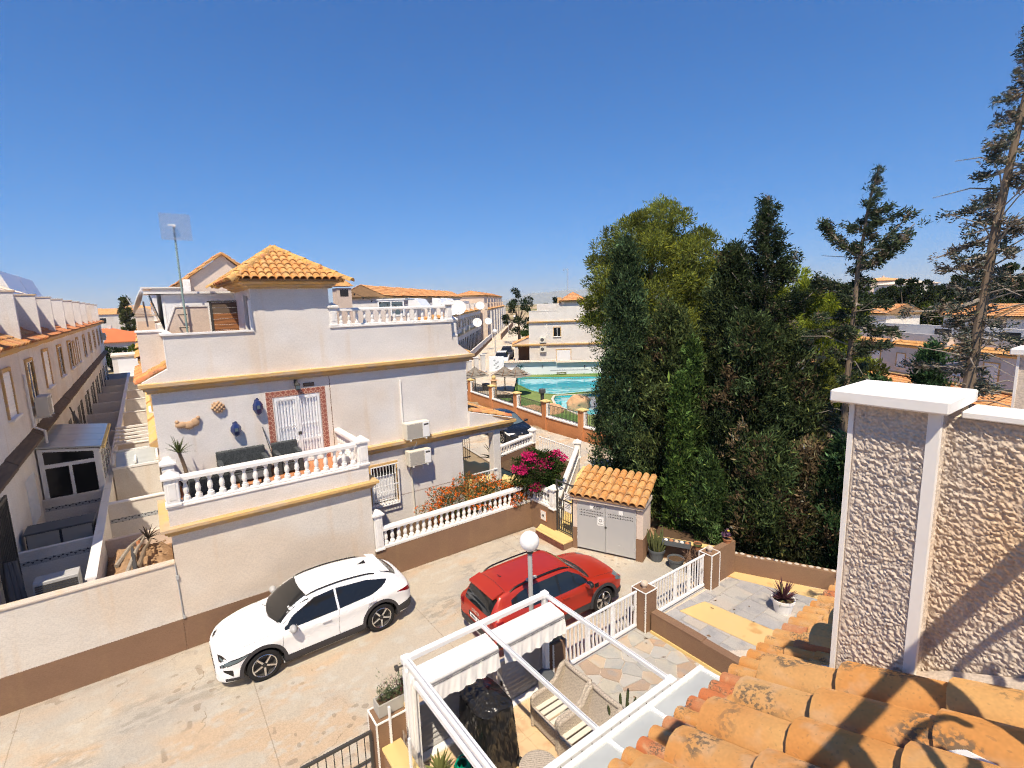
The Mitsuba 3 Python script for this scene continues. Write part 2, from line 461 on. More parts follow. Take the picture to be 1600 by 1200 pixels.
def pier(parent, x, y, z0, z1, w=0.28, m='white_paint', cap=True):
    """A square cast pier with sunk panels and a pyramid cap."""
    h = w / 2
    body = [box(x - h, x + h, y - h, y + h, z0, z1, 0.012), box(x - h - 0.025, x + h + 0.025, y - h - 0.025, y + h + 0.025, z0, z0 + 0.06, 0.01)]
    for sx, sy in ((0, -1), (1, 0), (-1, 0)):
        t, e = 0.012, h * 0.55
        if sx == 0:
            body.append(box(x - e, x + e, y + sy * (h + t / 2) - t / 2, y + sy * (h + t / 2) + t / 2, z0 + 0.14, z1 - 0.1, 0.005))
        else:
            body.append(box(x + sx * (h + t / 2) - t / 2, x + sx * (h + t / 2) + t / 2, y - e, y + e, z0 + 0.14, z1 - 0.1, 0.005))
    k = put(parent, 'pier', cat(body), m)
    if cap:
        c = h + 0.05
        put(parent, 'pier_cap', hull([(x + a * c, y + b * c, z1) for a in (-1, 1) for b in (-1, 1)] + [(x + a * c, y + b * c, z1 + 0.045) for a in (-1, 1) for b in (-1, 1)] + [(x, y, z1 + 0.045 + 0.55 * w)]), m)
    return k


def railing_run(parent, a, b, z0, z1, n, sill=0.09, rail=0.11, depth=0.2, m='white_paint', fat=1.0):
    """Cast balusters between a sill and a hand rail from a to b (x, y)."""
    a, b = np.array(a, float), np.array(b, float)
    d = b - a
    L = float(np.linalg.norm(d))
    deg = math.degrees(math.atan2(d[1], d[0]))
    with frame(a[0], a[1], 0, deg):
        put(parent, 'rail_sill', box(0, L, -depth / 2, depth / 2, z0, z0 + sill, 0.012), m)
        put(parent, 'hand_rail', ext([(-depth / 2, z1 - rail), (-depth / 2, z1 - 0.035), (-depth / 2 + 0.035, z1), (depth / 2 - 0.035, z1), (depth / 2, z1 - 0.035), (depth / 2, z1 - rail)], 'x', 0, L), m)
        for i in range(n):
            baluster(parent, L * (i + 0.5) / n, 0, z0 + sill - 0.002, z1 - rail - z0 - sill + 0.004, fat, m)


def cornice(parent, run, z0, z1, out, m='ochre', name='cornice'):
    """A stepped moulding along a path of (x, y) corners, projecting to the right-hand side of the path."""
    H = z1 - z0
    prof = [(0, 0), (out * 0.35, 0), (out * 0.35, H * 0.22), (out * 0.62, H * 0.30), (out * 0.62, H * 0.52), (out, H * 0.68), (out, H), (0, H)]
    pts = [np.array(p, float) for p in run]
    vs, n = [], len(prof)
    for i, p in enumerate(pts):
        d0 = (pts[i] - pts[i - 1]) if i > 0 else (pts[1] - pts[0])
        d1 = (pts[i + 1] - pts[i]) if i < len(pts) - 1 else d0
        d0, d1 = d0 / np.linalg.norm(d0), d1 / np.linalg.norm(d1)
        n0, n1 = np.array([d0[1], -d0[0]]), np.array([d1[1], -d1[0]])
        bis = n0 + n1
        bis = bis / max(bis @ n0, 1e-6)
        vs.append([(p[0] + bis[0] * o, p[1] + bis[1] * o, z0 + h) for o, h in prof])
    v = np.array(vs).reshape(-1, 3)
    f = []
    for i in range(len(pts) - 1):
        for j in range(n):
            q = [i * n + j, i * n + (j + 1) % n, (i + 1) * n + (j + 1) % n, (i + 1) * n + j]
            f += [[q[0], q[1], q[2]], [q[0], q[2], q[3]]]
    for base, s in ((0, 1), ((len(pts) - 1) * n, -1)):
        for t in m3.triangulate([np.array(prof)]):
            f.append([base + t[0], base + (t[2] if s > 0 else t[1]), base + (t[1] if s > 0 else t[2])])
    return put(parent, name, trimesh.Trimesh(v, np.array(f), process=False), m)


def barrel(L=0.44, r0=0.105, r1=0.088, th=0.014, n=9, arc=172):
    """A tapered half-round clay tile; it runs along +x (down the slope), wide end at x = L, its hollow side down."""
    a = np.radians(np.linspace(90 - arc / 2, 90 + arc / 2, n))
    v = []
    for x, r in ((0, r1), (L, r0)):
        for rr_ in (r, r - th):
            v += [(x, rr_ * math.cos(t), rr_ * math.sin(t) - (0.0)) for t in a]
    v = np.array(v)
    f = []

    def strip(p, q, flip):
        for i in range(n - 1):
            t = [[p + i, q + i, q + i + 1], [p + i, q + i + 1, p + i + 1]]
            for w in t:
                f.append(w[::-1] if flip else w)
    strip(0, 2 * n, False)
    strip(n, 3 * n, True)
    strip(n, 0, False)
    strip(2 * n, 3 * n, False)
    for i in (0, n - 1):
        q = [i, n + i, 3 * n + i, 2 * n + i]
        w = [[q[0], q[1], q[2]], [q[0], q[2], q[3]]]
        f.extend(w if i == n - 1 else [x[::-1] for x in w])
    m = trimesh.Trimesh(v, np.array(f), process=False)
    trimesh.repair.fix_normals(m)
    return m


TILE = {m: proto(barrel(), m, smooth=50) for m in ('tile', 'tile_pale', 'tile_red', 'ridge_yellow')}


def tile_slope(parent, o, across, down, L, W, rng, inside=None, pitch=0.215, step=0.36, mats=('tile', 'tile_pale', 'tile'), lift=0.045, name='tile', bed='tile_bed', scale=1.0, far=False, off=0.0):
    """Clay tiles on a slope: rows of covers over a bed of channels. across and down are unit vectors; inside(u, v) says where the slope is."""
    across, down = np.array(across, float), np.array(down, float)
    nrm = np.cross(down, across)
    if nrm[2] < 0:
        nrm = -nrm
    o = np.array(o, float)
    nu, nv = int(round(W / pitch)), int(math.ceil(L / step))
    for i in range(nu):
        for j in range(nv):
            u, w = (i + 0.5) * pitch + off, L - (j + 1) * step - 0.06
            if inside and not inside(u, w + step * 0.6):
                continue
            jit = rng.uniform(-1, 1, 3)
            tilt = down + nrm * 0.05 + across * 0.022 * jit[0]
            x = tilt / np.linalg.norm(tilt)
            y = np.cross(nrm, x)
            y /= np.linalg.norm(y)
            z = np.cross(x, y)
            c = o + across * u + down * (w + 0.012 * jit[1]) + nrm * (lift - 0.055 + 0.004 * jit[2])
            s = scale * (1 + 0.03 * jit[1])
            place(parent, name, TILE[mats[int(rng.integers(len(mats)))]], axes(c, x * (step + 0.08) / 0.44, y * s, z * s))


def corrugated(o, across, down, L, W, pitch=0.22, step=0.38, amp=0.05, per=6):
    """A tiled slope whose tiles are too small to tell apart: waves across, a lip at every course."""
    across, down, o = np.array(across, float), np.array(down, float), np.array(o, float)
    nrm = np.cross(down, across)
    nrm = nrm if nrm[2] > 0 else -nrm
    nu = max(2, int(W / pitch * per) + 1)
    rows = max(1, int(round(L / step)))
    us = np.linspace(0, W, nu)
    prof = amp * np.abs(np.sin(us * PI / pitch)) ** 0.7
    vs = []
    for r in range(rows):
        for e in (0, 1):
            d = L * (r + e) / rows
            vs.append(o + across * us[:, None] + down * d + nrm * (prof[:, None] + 0.045 * e))
    v = np.vstack(vs)
    f = []
    for r in range(len(vs) - 1):
        i = np.arange(nu - 1) + r * nu
        f.append(np.c_[i, i + nu, i + nu + 1])
        f.append(np.c_[i, i + nu + 1, i + 1])
    m = trimesh.Trimesh(v, np.vstack(f), process=False)
    if m.face_normals[:, :].mean(0) @ nrm < 0:
        m.invert()
    return m


def slab_tri(a, b, c, th, up=(0, 0, 1)):
    """A triangle or polygon in 3D given thickness downwards."""
    p = np.array([a, b, c], float)
    return hull(np.vstack([p, p - np.array([0, 0, th])]))


def poly_slab(pts, th):
    p = np.array(pts, float)
    return hull(np.vstack([p, p - np.array([0, 0, th])]))


def barred_window(parent, x0, x1, y, z0, z1, nb=8, m='white_metal'):
    """A grille of bars standing proud of a window on a wall that faces -y."""
    yy = y
    put(parent, 'grille_frame', cat(box(x0, x1, yy - 0.015, yy + 0.015, z0, z0 + 0.03), box(x0, x1, yy - 0.015, yy + 0.015, z1 - 0.03, z1), box(x0, x1, yy - 0.012, yy + 0.012, (z0 + z1) / 2 - 0.012, (z0 + z1) / 2 + 0.012), box(x0, x0 + 0.03, yy - 0.014, yy + 0.014, z0 + 0.03, z1 - 0.03), box(x1 - 0.03, x1, yy - 0.014, yy + 0.014, z0 + 0.03, z1 - 0.03)), m)
    for i in range(nb):
        x = x0 + (x1 - x0) * (i + 1) / (nb + 1)
        put(parent, 'grille_bar', cat(tube([(x, yy, z0), (x, yy, z1)], 0.011, 6), ball(0.022, x, yy, z0 + (z1 - z0) * 0.35, (1, 1, 1.8), 1), ball(0.022, x, yy, z0 + (z1 - z0) * 0.75, (1, 1, 1.8), 1)), m, smooth=40)


def aircon(x0, x1, z0, z1, yw, label, depth=0.32, group='air conditioning units on the corner house'):
    """An outdoor unit hung on a wall that faces -y at y = yw."""
    t = thing('air_conditioner', label, 'air conditioner', group)
    y1, y0 = yw - 0.09, yw - 0.09 - depth
    put(t, 'casing', box(x0, x1, y0, y1, z0, z1, 0.012), 'ac_cream')
    xs = x0 + (x1 - x0) * 0.68
    h = z1 - z0
    put(t, 'fan_grille', cat([box(x0 + 0.04, xs, y0 - 0.006, y0 - 0.001, z0 + 0.04 + i * (h - 0.08) / 16, z0 + 0.04 + i * (h - 0.08) / 16 + 0.016) for i in range(16)], box(x0 + 0.04, xs, y0 - 0.003, y0 + 0.004, z0 + 0.04, z1 - 0.04)), 'ac_grey')
    put(t, 'side_panel', box(xs + 0.02, x1 - 0.02, y0 - 0.008, y0 + 0.003, z0 + 0.03, z1 - 0.03, 0.003), 'white_metal')
    put(t, 'maker_plate', box(xs + 0.05, x1 - 0.05, y0 - 0.011, y0 - 0.007, z1 - 0.13, z1 - 0.07), 'dark_grey')
    for x in (x0 + 0.15, x1 - 0.15):
        put(t, 'bracket', cat(box(x - 0.02, x + 0.02, y0 - 0.02, yw, z0 - 0.045, z0 - 0.004), box(x - 0.02, x + 0.02, yw - 0.03, yw, z0 - 0.3, z0 - 0.045)), 'white_metal')
    return t
# ------------------------------------------------------------------ the corner house opposite
rng = np.random.default_rng(5)
hs = thing('corner_house', 'stuccoed corner house with balcony, ochre cornices and hipped turret, behind the white car', 'house')
YF, YW = 13.29, 15.50
# ground floor block below the balcony, rendered brown at its foot
put(hs, 'wall', box(0, 4.65, YF, YW + 0.0, 0.78, 2.9), 'stucco_warm', label='rendered block below the balcony')
put(hs, 'plinth', box(0.0, 4.665, YF - 0.014, YW - 0.01, -0.06, 0.78), 'stucco_brown')
put(hs, 'wall', cut(box(4.65, 8.95, YW, YW + 5.0, -0.06, 3.15), box(5.46, 6.32, YW - 0.2, YW + 0.12, 1.36, 2.66)), 'stucco')
put(hs, 'wall', box(-0.0, 4.65, YW, YW + 5.0, -0.06, 2.95), 'stucco')
# upper storey
put(hs, 'wall', cut(box(0, 9.25, YW, YW + 5.0, 2.96, 6.0), box(2.80, 4.08, YW - 0.2, YW + 0.14, 3.30, 5.33)), 'stucco')
put(hs, 'seam', box(4.40, 4.42, YW - 0.004, YW + 0.01, 3.5, 5.8), 'stucco_brown')
put(hs, 'seam', box(5.0, 8.95, YW - 0.005, YW + 0.01, 1.48, 1.495), 'stucco_brown')
put(hs, 'plinth', box(4.70, 8.95, YW - 0.03, YW + 0.01, 0.2, 0.48, 0.008), 'terracotta')
# cornices
cornice(hs, [(0.0, YW), (0.0, YF), (4.66, YF), (4.66, YW - 0.05)], 2.84, 3.04, 0.19)
cornice(hs, [(4.83, YW), (9.0, YW), (11.05, YW), (11.05, YW + 3.2)], 3.12, 3.40, 0.22)
cornice(hs, [(0, YW + 5.0), (0, YW), (9.25, YW), (9.25, YW + 5.0)], 5.82, 6.08, 0.24)
# balcony
put(hs, 'parapet', cat(box(0, 4.64, YF, YF + 0.2, 3.042, 3.46), box(0, 0.2, YF + 0.2, YW, 3.042, 3.46), box(4.44, 4.64, YF + 0.2, YW, 3.042, 3.46)), 'stucco')
for i in range(14):
    for j in range(6):
        put(hs, 'floor_tile', box(0.21 + i * 0.302, 0.21 + i * 0.302 + 0.297, YF + 0.21 + j * 0.333, YF + 0.21 + j * 0.333 + 0.328, 3.2, 3.292 + rng.uniform(0, .002)), 'terracotta')
put(hs, 'floor', box(0.2, 4.44, YF + 0.2, YW - 0.001, 3.0, 3.284), 'tile_bed')
put(hs, 'rail_coping', box(-0.03, 4.68, YF - 0.03, YF + 0.23, 3.462, 3.51, 0.008), 'white_paint')
pier(hs, 0.13, YF + 0.1, 3.51, 4.14, 0.27)
pier(hs, 4.52, YF + 0.1, 3.51, 4.16, 0.27)
pier(hs, 0.13, YF + 1.25, 3.462, 4.18, 0.25)
railing_run(hs, (0.27, YF + 0.1), (4.38, YF + 0.1), 3.51, 4.17, 17, sill=0.05)
railing_run(hs, (4.52, YF + 0.25), (4.52, YW - 0.02), 3.47, 4.17, 9)
railing_run(hs, (0.13, YF + 1.4), (0.13, YW - 0.02), 3.47, 4.15, 4)
# balcony door: tiled surround, double leaf, barred white gate
dr_ = put(hs, 'door', box(2.80, 4.08, YW + 0.06, YW + 0.11, 3.30, 5.33), 'white_metal')
mat('door_tile', P(proc(lambda p, n, uv: mix((0.30, 0.10, 0.07), (0.52, 0.34, 0.26), smoothstep(0.12, 0.06, dr.abs(dr.abs(p.x / 0.14 - dr.floor(p.x / 0.14) - 0.5) + dr.abs(p.z / 0.14 - dr.floor(p.z / 0.14) - 0.5) - 0.4)))), 0.4, 0.4))
for z in np.arange(3.30, 5.3, 0.17):
    for x0 in (2.61, 4.10):
        put(hs, 'surround_tile', box(x0, x0 + 0.165, YW - 0.012, YW + 0.005, z, z + 0.166, 0.003), 'door_tile')
for i in range(10):
    put(hs, 'surround_tile', box(2.61 + i * 0.1655, 2.61 + i * 0.1655 + 0.1625, YW - 0.012, YW + 0.005, 5.345, 5.51, 0.003), 'door_tile')
for x0, x1 in ((2.82, 3.42), (3.44, 4.06)):
    put(hs + '__door', 'gate_frame', cat(box(x0, x0 + 0.05, YW - 0.045, YW - 0.005, 3.31, 5.31), box(x1 - 0.05, x1, YW - 0.045, YW - 0.005, 3.31, 5.31), box(x0 + 0.05, x1 - 0.05, YW - 0.045, YW - 0.005, 5.25, 5.31), box(x0 + 0.05, x1 - 0.05, YW - 0.045, YW - 0.005, 3.31, 3.40), box(x0 + 0.05, x1 - 0.05, YW - 0.035, YW - 0.012, 3.98, 4.02)), 'white_metal')
    for i in range(6):
        x = x0 + 0.05 + (x1 - x0 - 0.1) * (i + 0.5) / 6
        put(hs + '__door', 'gate_bar', cat(tube([(x, YW - 0.025, 3.40), (x, YW - 0.025, 5.25)], 0.012, 6), ball(0.024, x, YW - 0.025, 4.45, (1, 1, 2), 1)), 'white_metal', smooth=40)
put(hs + '__door', 'lock', box(3.38, 3.48, YW - 0.07, YW - 0.045, 4.16, 4.26, 0.01), 'dark_metal')
for i in range(16):
    put(hs + '__door', 'shutter_slat', box(2.84, 4.04, YW + 0.045, YW + 0.058, 3.4 + i * 0.115, 3.4 + i * 0.115 + 0.105, 0.004), 'white_metal')
# barred ground floor window
w = put(hs, 'window', box(5.46, 6.32, YW + 0.10, YW + 0.115, 1.36, 2.66), 'glass_dark')
put(w, 'shutter', cat([box(5.50, 6.28, YW + 0.07, YW + 0.085, 1.40 + i * 0.055, 1.40 + i * 0.055 + 0.05) for i in range(16)]), 'white_metal')
put(w, 'reveal', cat(box(5.38, 5.46, YW - 0.03, YW + 0.02, 1.28, 2.74), box(6.32, 6.40, YW - 0.03, YW + 0.02, 1.28, 2.74), box(5.46, 6.32, YW - 0.03, YW + 0.02, 2.66, 2.74)), 'ochre')
put(w, 'sill', box(5.36, 6.42, YW - 0.10, YW + 0.1, 1.30, 1.36, 0.01), 'white_paint')
barred_window(hs + '__window', 5.42, 6.36, YW - 0.16, 1.30, 2.70, 8)
# roof terrace: stepped end wall, parapet, copings
ZC = 6.08
endw = [(-0.16, ZC), (9.42, ZC), (9.42, ZC + 0.02), (8.74, 6.62), (8.72, 7.24), (4.60, 7.24), (4.60, 8.44), (2.50, 8.44), (2.50, 7.25), (0.43, 7.25), (0.43, 6.42), (-0.16, ZC + 0.02)]
put(hs, 'parapet', ext(endw, 'y', YW, YW + 0.16), 'stucco', label='stepped end wall of the roof terrace')
put(hs, 'coping', ext([(0.36, 7.252), (2.49, 7.252), (2.49, 7.30), (0.36, 7.30)], 'y', YW - 0.05, YW + 0.22), 'white_paint')
put(hs, 'coping', ext([(YW + 0.23, 7.252), (YW + 5.0, 7.252), (YW + 5.0, 7.30), (YW + 0.23, 7.30)], 'x', 0.36, 0.62), 'white_paint')
put(hs, 'coping', box(2.44, 2.498, YW - 0.02, YW + 0.18, 7.31, 8.1), 'white_paint')
put(hs, 'parapet', cat(box(0.43, 0.57, YW + 0.16, YW + 5.0, 6.02, 7.25), box(8.58, 8.72, YW + 0.16, YW + 5.0, 6.02, 7.24)), 'stucco_pink')
put(hs, 'edge_bead', box(0.405, 0.43, YW - 0.012, YW + 0.16, 6.36, 7.25), 'white_paint')
put(hs, 'floor', box(0.57, 8.58, YW + 0.16, YW + 5.0, 6.0, 6.3), 'tile_bed')
put(hs, 'rail_coping', box(4.56, 8.80, YW - 0.04, YW + 0.2, 7.242, 7.29, 0.008), 'white_paint')
pier(hs, 4.70, YW + 0.09, 7.29, 7.84, 0.22)
pier(hs, 8.66, YW + 0.09, 7.29, 7.82, 0.22)
railing_run(hs, (4.82, YW + 0.09), (8.55, YW + 0.09), 7.29, 7.82, 15, sill=0.05, rail=0.09, fat=0.85)
pier(hs, 8.98, YW + 0.35, 6.72, 7.28, 0.2)
put(hs, 'fin', box(8.72, 9.10, YW + 0.24, YW + 0.46, 6.1, 6.72), 'stucco')
# tile strips on the two long sides
for sx, x0, x1 in ((-1, 0.43, -0.20), (1, 8.72, 9.46)):
    dn = np.array([x1 - x0, 0, -0.36])
    L = float(np.linalg.norm(dn))
    put(hs, 'roof', poly_slab([(x0, YW + 0.17, 6.44), (x0, YW + 5.0, 6.44), (x1, YW + 5.0, 6.10), (x1, YW + 0.17, 6.10)], 0.05), 'tile_bed')
    tile_slope(hs + '__roof', (x0, YW + 0.17, 6.45), (0, 1, 0), dn / L, L + 0.06, 4.8, rng, mats=('tile', 'tile_red', 'tile'))
# side fins of the left strip
for yy in (YW + 1.15, YW + 1.9):
    put(hs, 'fin', box(-0.12, 0.43, yy, yy + 0.16, 6.12, 7.32), 'stucco')
    put(hs, 'fin_cap', box(-0.16, 0.47, yy - 0.03, yy + 0.19, 7.322, 7.37, 0.006), 'white_paint')
# stair turret
put(hs, 'turret', cut(box(2.56, 4.58, YW + 0.16, YW + 3.2, 6.3, 8.44), box(2.4, 2.75, YW + 0.55, YW + 1.35, 6.3, 8.25)), 'stucco')
td = put(hs, 'turret_door', box(2.74, 2.78, YW + 0.55, YW + 1.35, 6.3, 8.25), 'dark_grey')
put(td, 'door_frame', cat(box(2.52, 2.60, YW + 0.47, YW + 0.55, 6.3, 8.3), box(2.52, 2.60, YW + 1.35, YW + 1.43, 6.3, 8.3)), 'white_paint')
cornice(hs, [(2.56, YW + 3.2), (2.56, YW), (4.60, YW), (4.60, YW + 3.2)], 8.42, 8.64, 0.30)
A_ = np.array([3.52, YW + 1.6, 9.66])
e = [(2.10, YW - 0.36, 8.66), (4.96, YW - 0.36, 8.66), (4.96, YW + 3.6, 8.66), (2.10, YW + 3.6, 8.66)]
rf = put(hs, 'turret_roof', hull([*e, tuple(A_), *[(x, y, z - 0.05) for x, y, z in e]]), 'tile_bed')
for k_ in range(4):
    a, b = np.array(e[k_]), np.array(e[(k_ + 1) % 4])
    ac = (b - a) / np.linalg.norm(b - a)
    mid = a + ac * ((A_ - a) @ ac)
    dn = mid - A_
    L = float(np.linalg.norm(dn))
    dn /= L
    ua, ub = float((a - A_) @ ac), float((b - A_) @ ac)
    if k_ in (0, 3, 1):
        tile_slope(hs + '__turret_roof', A_ + ac * ua, ac, dn, L + 0.04, ub - ua, rng, inside=lambda u, w_, ua=ua, ub=ub, L=L: ua * (w_ / L) - 0.02 < u + ua < ub * (w_ / L) + 0.02, mats=('tile_pale', 'tile', 'tile_pale') if k_ == 0 else ('tile_pale', 'tile_red', 'tile'), pitch=0.205, step=0.31)
for c in e:
    c = np.array(c)
    d = c - A_
    L = np.linalg.norm(d)
    d /= L
    s_ = np.cross([0, 0, 1.0], d)
    s_ /= np.linalg.norm(s_)
    n_ = np.cross(d, s_)
    n_ = n_ if n_[2] > 0 else -n_
    y_ = np.cross(n_, d)
    for j in range(int(L / 0.29) + 1):
        place(rf, 'ridge_tile', TILE['ridge_yellow'], axes(A_ + d * (j * 0.29 - 0.02) + n_ * (0.02 + 0.012 * (j % 2)), d * 0.8, y_ * 1.15, n_ * 1.15))
put(rf, 'mortar', cat([tube([A_ + [0, 0, 0.01], np.array(c) + [0, 0, 0.01]], 0.13, 6) for c in e]), 'ridge_yellow')
put(rf, 'finial_tile', ball(0.12, *(A_ + [0, 0, 0.03]), (1, 1, 0.6), 1), 'tile_pale', smooth=True)
# porch at the right end
put(hs, 'porch_column', box(10.30, 10.62, YW - 0.02, YW + 0.32, 0.0, 3.12, 0.01), 'stucco')
put(hs, 'porch_ceiling', box(8.95, 11.0, YW + 0.02, YW + 3.0, 3.0, 3.13), 'stucco')
pr = [(9.26, YW + 0.0, 3.95), (11.24, YW - 0.2, 3.42), (11.24, YW + 3.3, 3.42), (9.26, YW + 3.0, 3.95)]
prf = put(hs, 'porch_roof', poly_slab(pr, 0.05), 'tile_bed')
dn = np.array([1.98, 0, -0.53])
tile_slope(prf, (9.26, YW + 0.1, 3.97), (0, 1, 0), dn / np.linalg.norm(dn), 2.08, 3.2, rng, mats=('tile_pale', 'tile', 'tile_red'))
put(hs, 'gable', ext([(9.25, 3.40), (11.1, 3.40), (11.2, 3.44), (9.25, 3.96)], 'y', YW - 0.1, YW + 0.08), 'stucco')
put(hs, 'porch_wall', box(8.95, 9.1, YW + 1.4, YW + 3.0, 0.0, 3.0), 'stucco_pink')
# things on the terrace of the corner house
ch = put(hs, 'chimney', box(5.86, 6.40, YW + 3.2, YW + 3.7, 6.3, 8.55), 'stucco_pink')
put(ch, 'chimney_cap', hull([(5.78, YW + 3.12, 8.62), (6.48, YW + 3.12, 8.62), (6.48, YW + 3.78, 8.62), (5.78, YW + 3.78, 8.62), (6.13, YW + 3.45, 8.95)]), 'tile')
put(ch, 'vent', box(5.98, 6.28, YW + 3.19, YW + 3.21, 8.25, 8.5), 'black_plastic')
wd = thing('wood_screen', 'weathered wooden plank screen beside the turret on the roof terrace', 'screen')
for i in range(7):
    put(wd, 'plank', box(1.86, 2.66, 18.46, 18.50, 6.9 + i * 0.175, 6.9 + i * 0.175 + 0.168, 0.006), 'wood' if i < 5 else 'wood_grey')
put(wd, 'frame', cat(box(1.80, 1.86, 18.44, 18.52, 6.3, 8.13), box(2.66, 2.70, 18.44, 18.52, 6.3, 8.13), box(1.74, 2.72, 18.42, 18.54, 8.13, 8.17)), 'dark_metal')
pw = thing('party_wall', 'low pink party wall with sloping end behind the antenna mast', 'wall')
put(pw, 'wall', ext([(0.58, 6.3), (1.8, 6.3), (1.8, 8.0), (0.92, 8.0), (0.58, 7.15)], 'y', 19.0, 19.14), 'stucco_pink')
put(pw, 'coping', ext([(0.52, 7.12), (0.90, 8.05), (1.84, 8.05), (1.84, 8.003), (0.925, 8.003), (0.58, 7.152)], 'y', 18.97, 19.17), 'white_paint')
bw = solo('terrace_wall', box(6.3, 8.55, 20.3, 20.48, 6.3, 7.78), 'stucco', 'grey back parapet of the roof terrace behind the white balusters', 'wall')
# grid antenna on its mast
an = thing('antenna', 'square grid antenna on a tall thin mast above the roof terrace', 'antenna')
put(an, 'mast', cat(tube([(1.16, 18.85, 6.3), (1.15, 18.85, 8.6), (1.15, 18.85, 10.45)], [0.03, 0.028, 0.022], 8), tube([(1.15, 18.85, 8.75), (1.15, 18.85, 8.79)], 0.034, 8), tube([(1.15, 18.85, 9.75), (1.15, 18.85, 9.79)], 0.032, 8)), 'green_metal', smooth=40)
for z in (7.35, 7.75):
    put(an, 'wall_bracket', cat(box(0.96, 1.2, 18.83, 18.86, z, z + 0.03), box(0.96, 0.99, 18.86, 19.0, z, z + 0.03)), 'dark_metal')
gl = [box(0.80 + i * 0.0138, 0.80 + i * 0.0138 + 0.0038, 18.80, 18.804, 10.02, 10.80) for i in range(58)] + [box(0.80, 1.60, 18.796, 18.80, 10.02 + i * 0.0138, 10.02 + i * 0.0138 + 0.0038) for i in range(57)]
put(an, 'grid_panel', cat(gl), 'alu', kind='stuff')
put(an, 'feed', cat(box(1.12, 1.19, 18.66, 18.86, 10.40, 10.47), box(1.0, 1.12, 18.64, 18.68, 10.42, 10.46)), 'white_metal')
# string lights
cbl = thing('string_lights', 'cable of small dark bulbs strung from the chimney across the roof terrace', 'string lights')
pts = [np.array([6.4 + t * 2.6, 18.9 + t * 1.2, 8.45 - 0.55 * t - 0.5 * t * (1 - t)]) for t in np.linspace(0, 1, 14)]
put(cbl, 'cable', tube(pts, 0.007, 4), 'black_plastic')
for p in pts[1::2]:
    put(cbl, 'bulb', ball(0.03, p[0], p[1], p[2] - 0.05, (1, 1, 1.4), 1), 'black_plastic')
# air conditioners
aircon(6.62, 7.48, 3.44, 3.99, YW, 'upper cream air conditioning unit over the middle cornice of the corner house')
aircon(6.66, 7.48, 2.52, 3.03, YW, 'lower cream air conditioning unit below the middle cornice of the corner house')
dp = thing('wall_pipe', 'white drain pipe down the upper wall above the air conditioners', 'pipe')
put(dp, 'pipe', tube([(6.68, YW - 0.035, 3.75), (6.68, YW - 0.035, 5.42)], 0.03, 8), 'white_paint', smooth=40)
put(dp, 'elbow', tube([(6.68, YW - 0.035, 3.76), (6.66, YW - 0.05, 3.68), (6.78, YW - 0.06, 3.66)], 0.028, 8), 'white_paint', smooth=40)
dp = thing('wall_pipe', 'cream drain pipe from the lower air conditioner down to the planted strip', 'pipe')
put(dp, 'pipe', tube([(6.92, YW - 0.04, 0.45), (6.90, YW - 0.04, 1.6), (6.86, YW - 0.04, 2.5)], 0.028, 8), 'ac_cream', smooth=40)
cb = solo('power_cable', tube([(7.0, YW - 0.1, 3.42), (7.08, YW - 0.18, 3.25), (6.98, YW - 0.2, 3.12), (6.9, YW - 0.2, 3.03)], 0.012, 5), 'white_metal', 'thin cable hanging between the two air conditioners', 'cable')
# wall ornaments and lamps over the balcony
o = ball(0.16, 1.42, YW - 0.05, 5.28, (1, 0.45, 0.95), 3)
o.vertices += o.vertex_normals * (0.03 * np.sin(o.vertices[:, 0] * 60) * np.sin(o.vertices[:, 2] * 60))[:, None]
mat('shell_clay', P((0.50, 0.33, 0.20), 0.8))
solo('wall_ornament', o, 'shell_clay', 'round clay sun shaped ornament on the wall above the sofa', 'ornament', smooth=True)
o = cat(ball(0.14, 0.56, YW - 0.06, 4.93, (1.1, 0.5, 0.6)), ball(0.12, 0.72, YW - 0.07, 4.90, (1.0, 0.55, 0.9)), ball(0.11, 0.86, YW - 0.06, 4.96, (0.9, 0.5, 1.0)), ball(0.05, 0.46, YW - 0.06, 5.02), ball(0.05, 0.93, YW - 0.06, 5.07))
solo('wall_ornament', o, 'shell_clay', 'long clay animal shaped ornament low on the wall over the yucca', 'ornament', smooth=True)


def pot_lamp(x, z, h, lab):
    t = thing('wall_lantern', lab, 'lantern', 'blue lanterns on the balcony wall')
    put(t, 'body', lathe([(0.02, 0), (0.07, 0.04 * h / 0.5), (0.13, 0.17 * h / .5), (0.13, 0.30 * h / .5), (0.08, 0.40 * h / .5), (0.03, 0.44 * h / .5), (0.03, h)], 6, x, YW - 0.12, z), 'blue_glaze')
    put(t, 'opening', cat(box(x - 0.04, x + 0.04, YW - 0.246, YW - 0.225, z + 0.19 * h / .5, z + 0.29 * h / .5)), 'glass_sky')
    put(t, 'back_plate', box(x - 0.06, x + 0.06, YW - 0.02, YW - 0.001, z + 0.05, z + h * 0.9), 'blue_glaze')


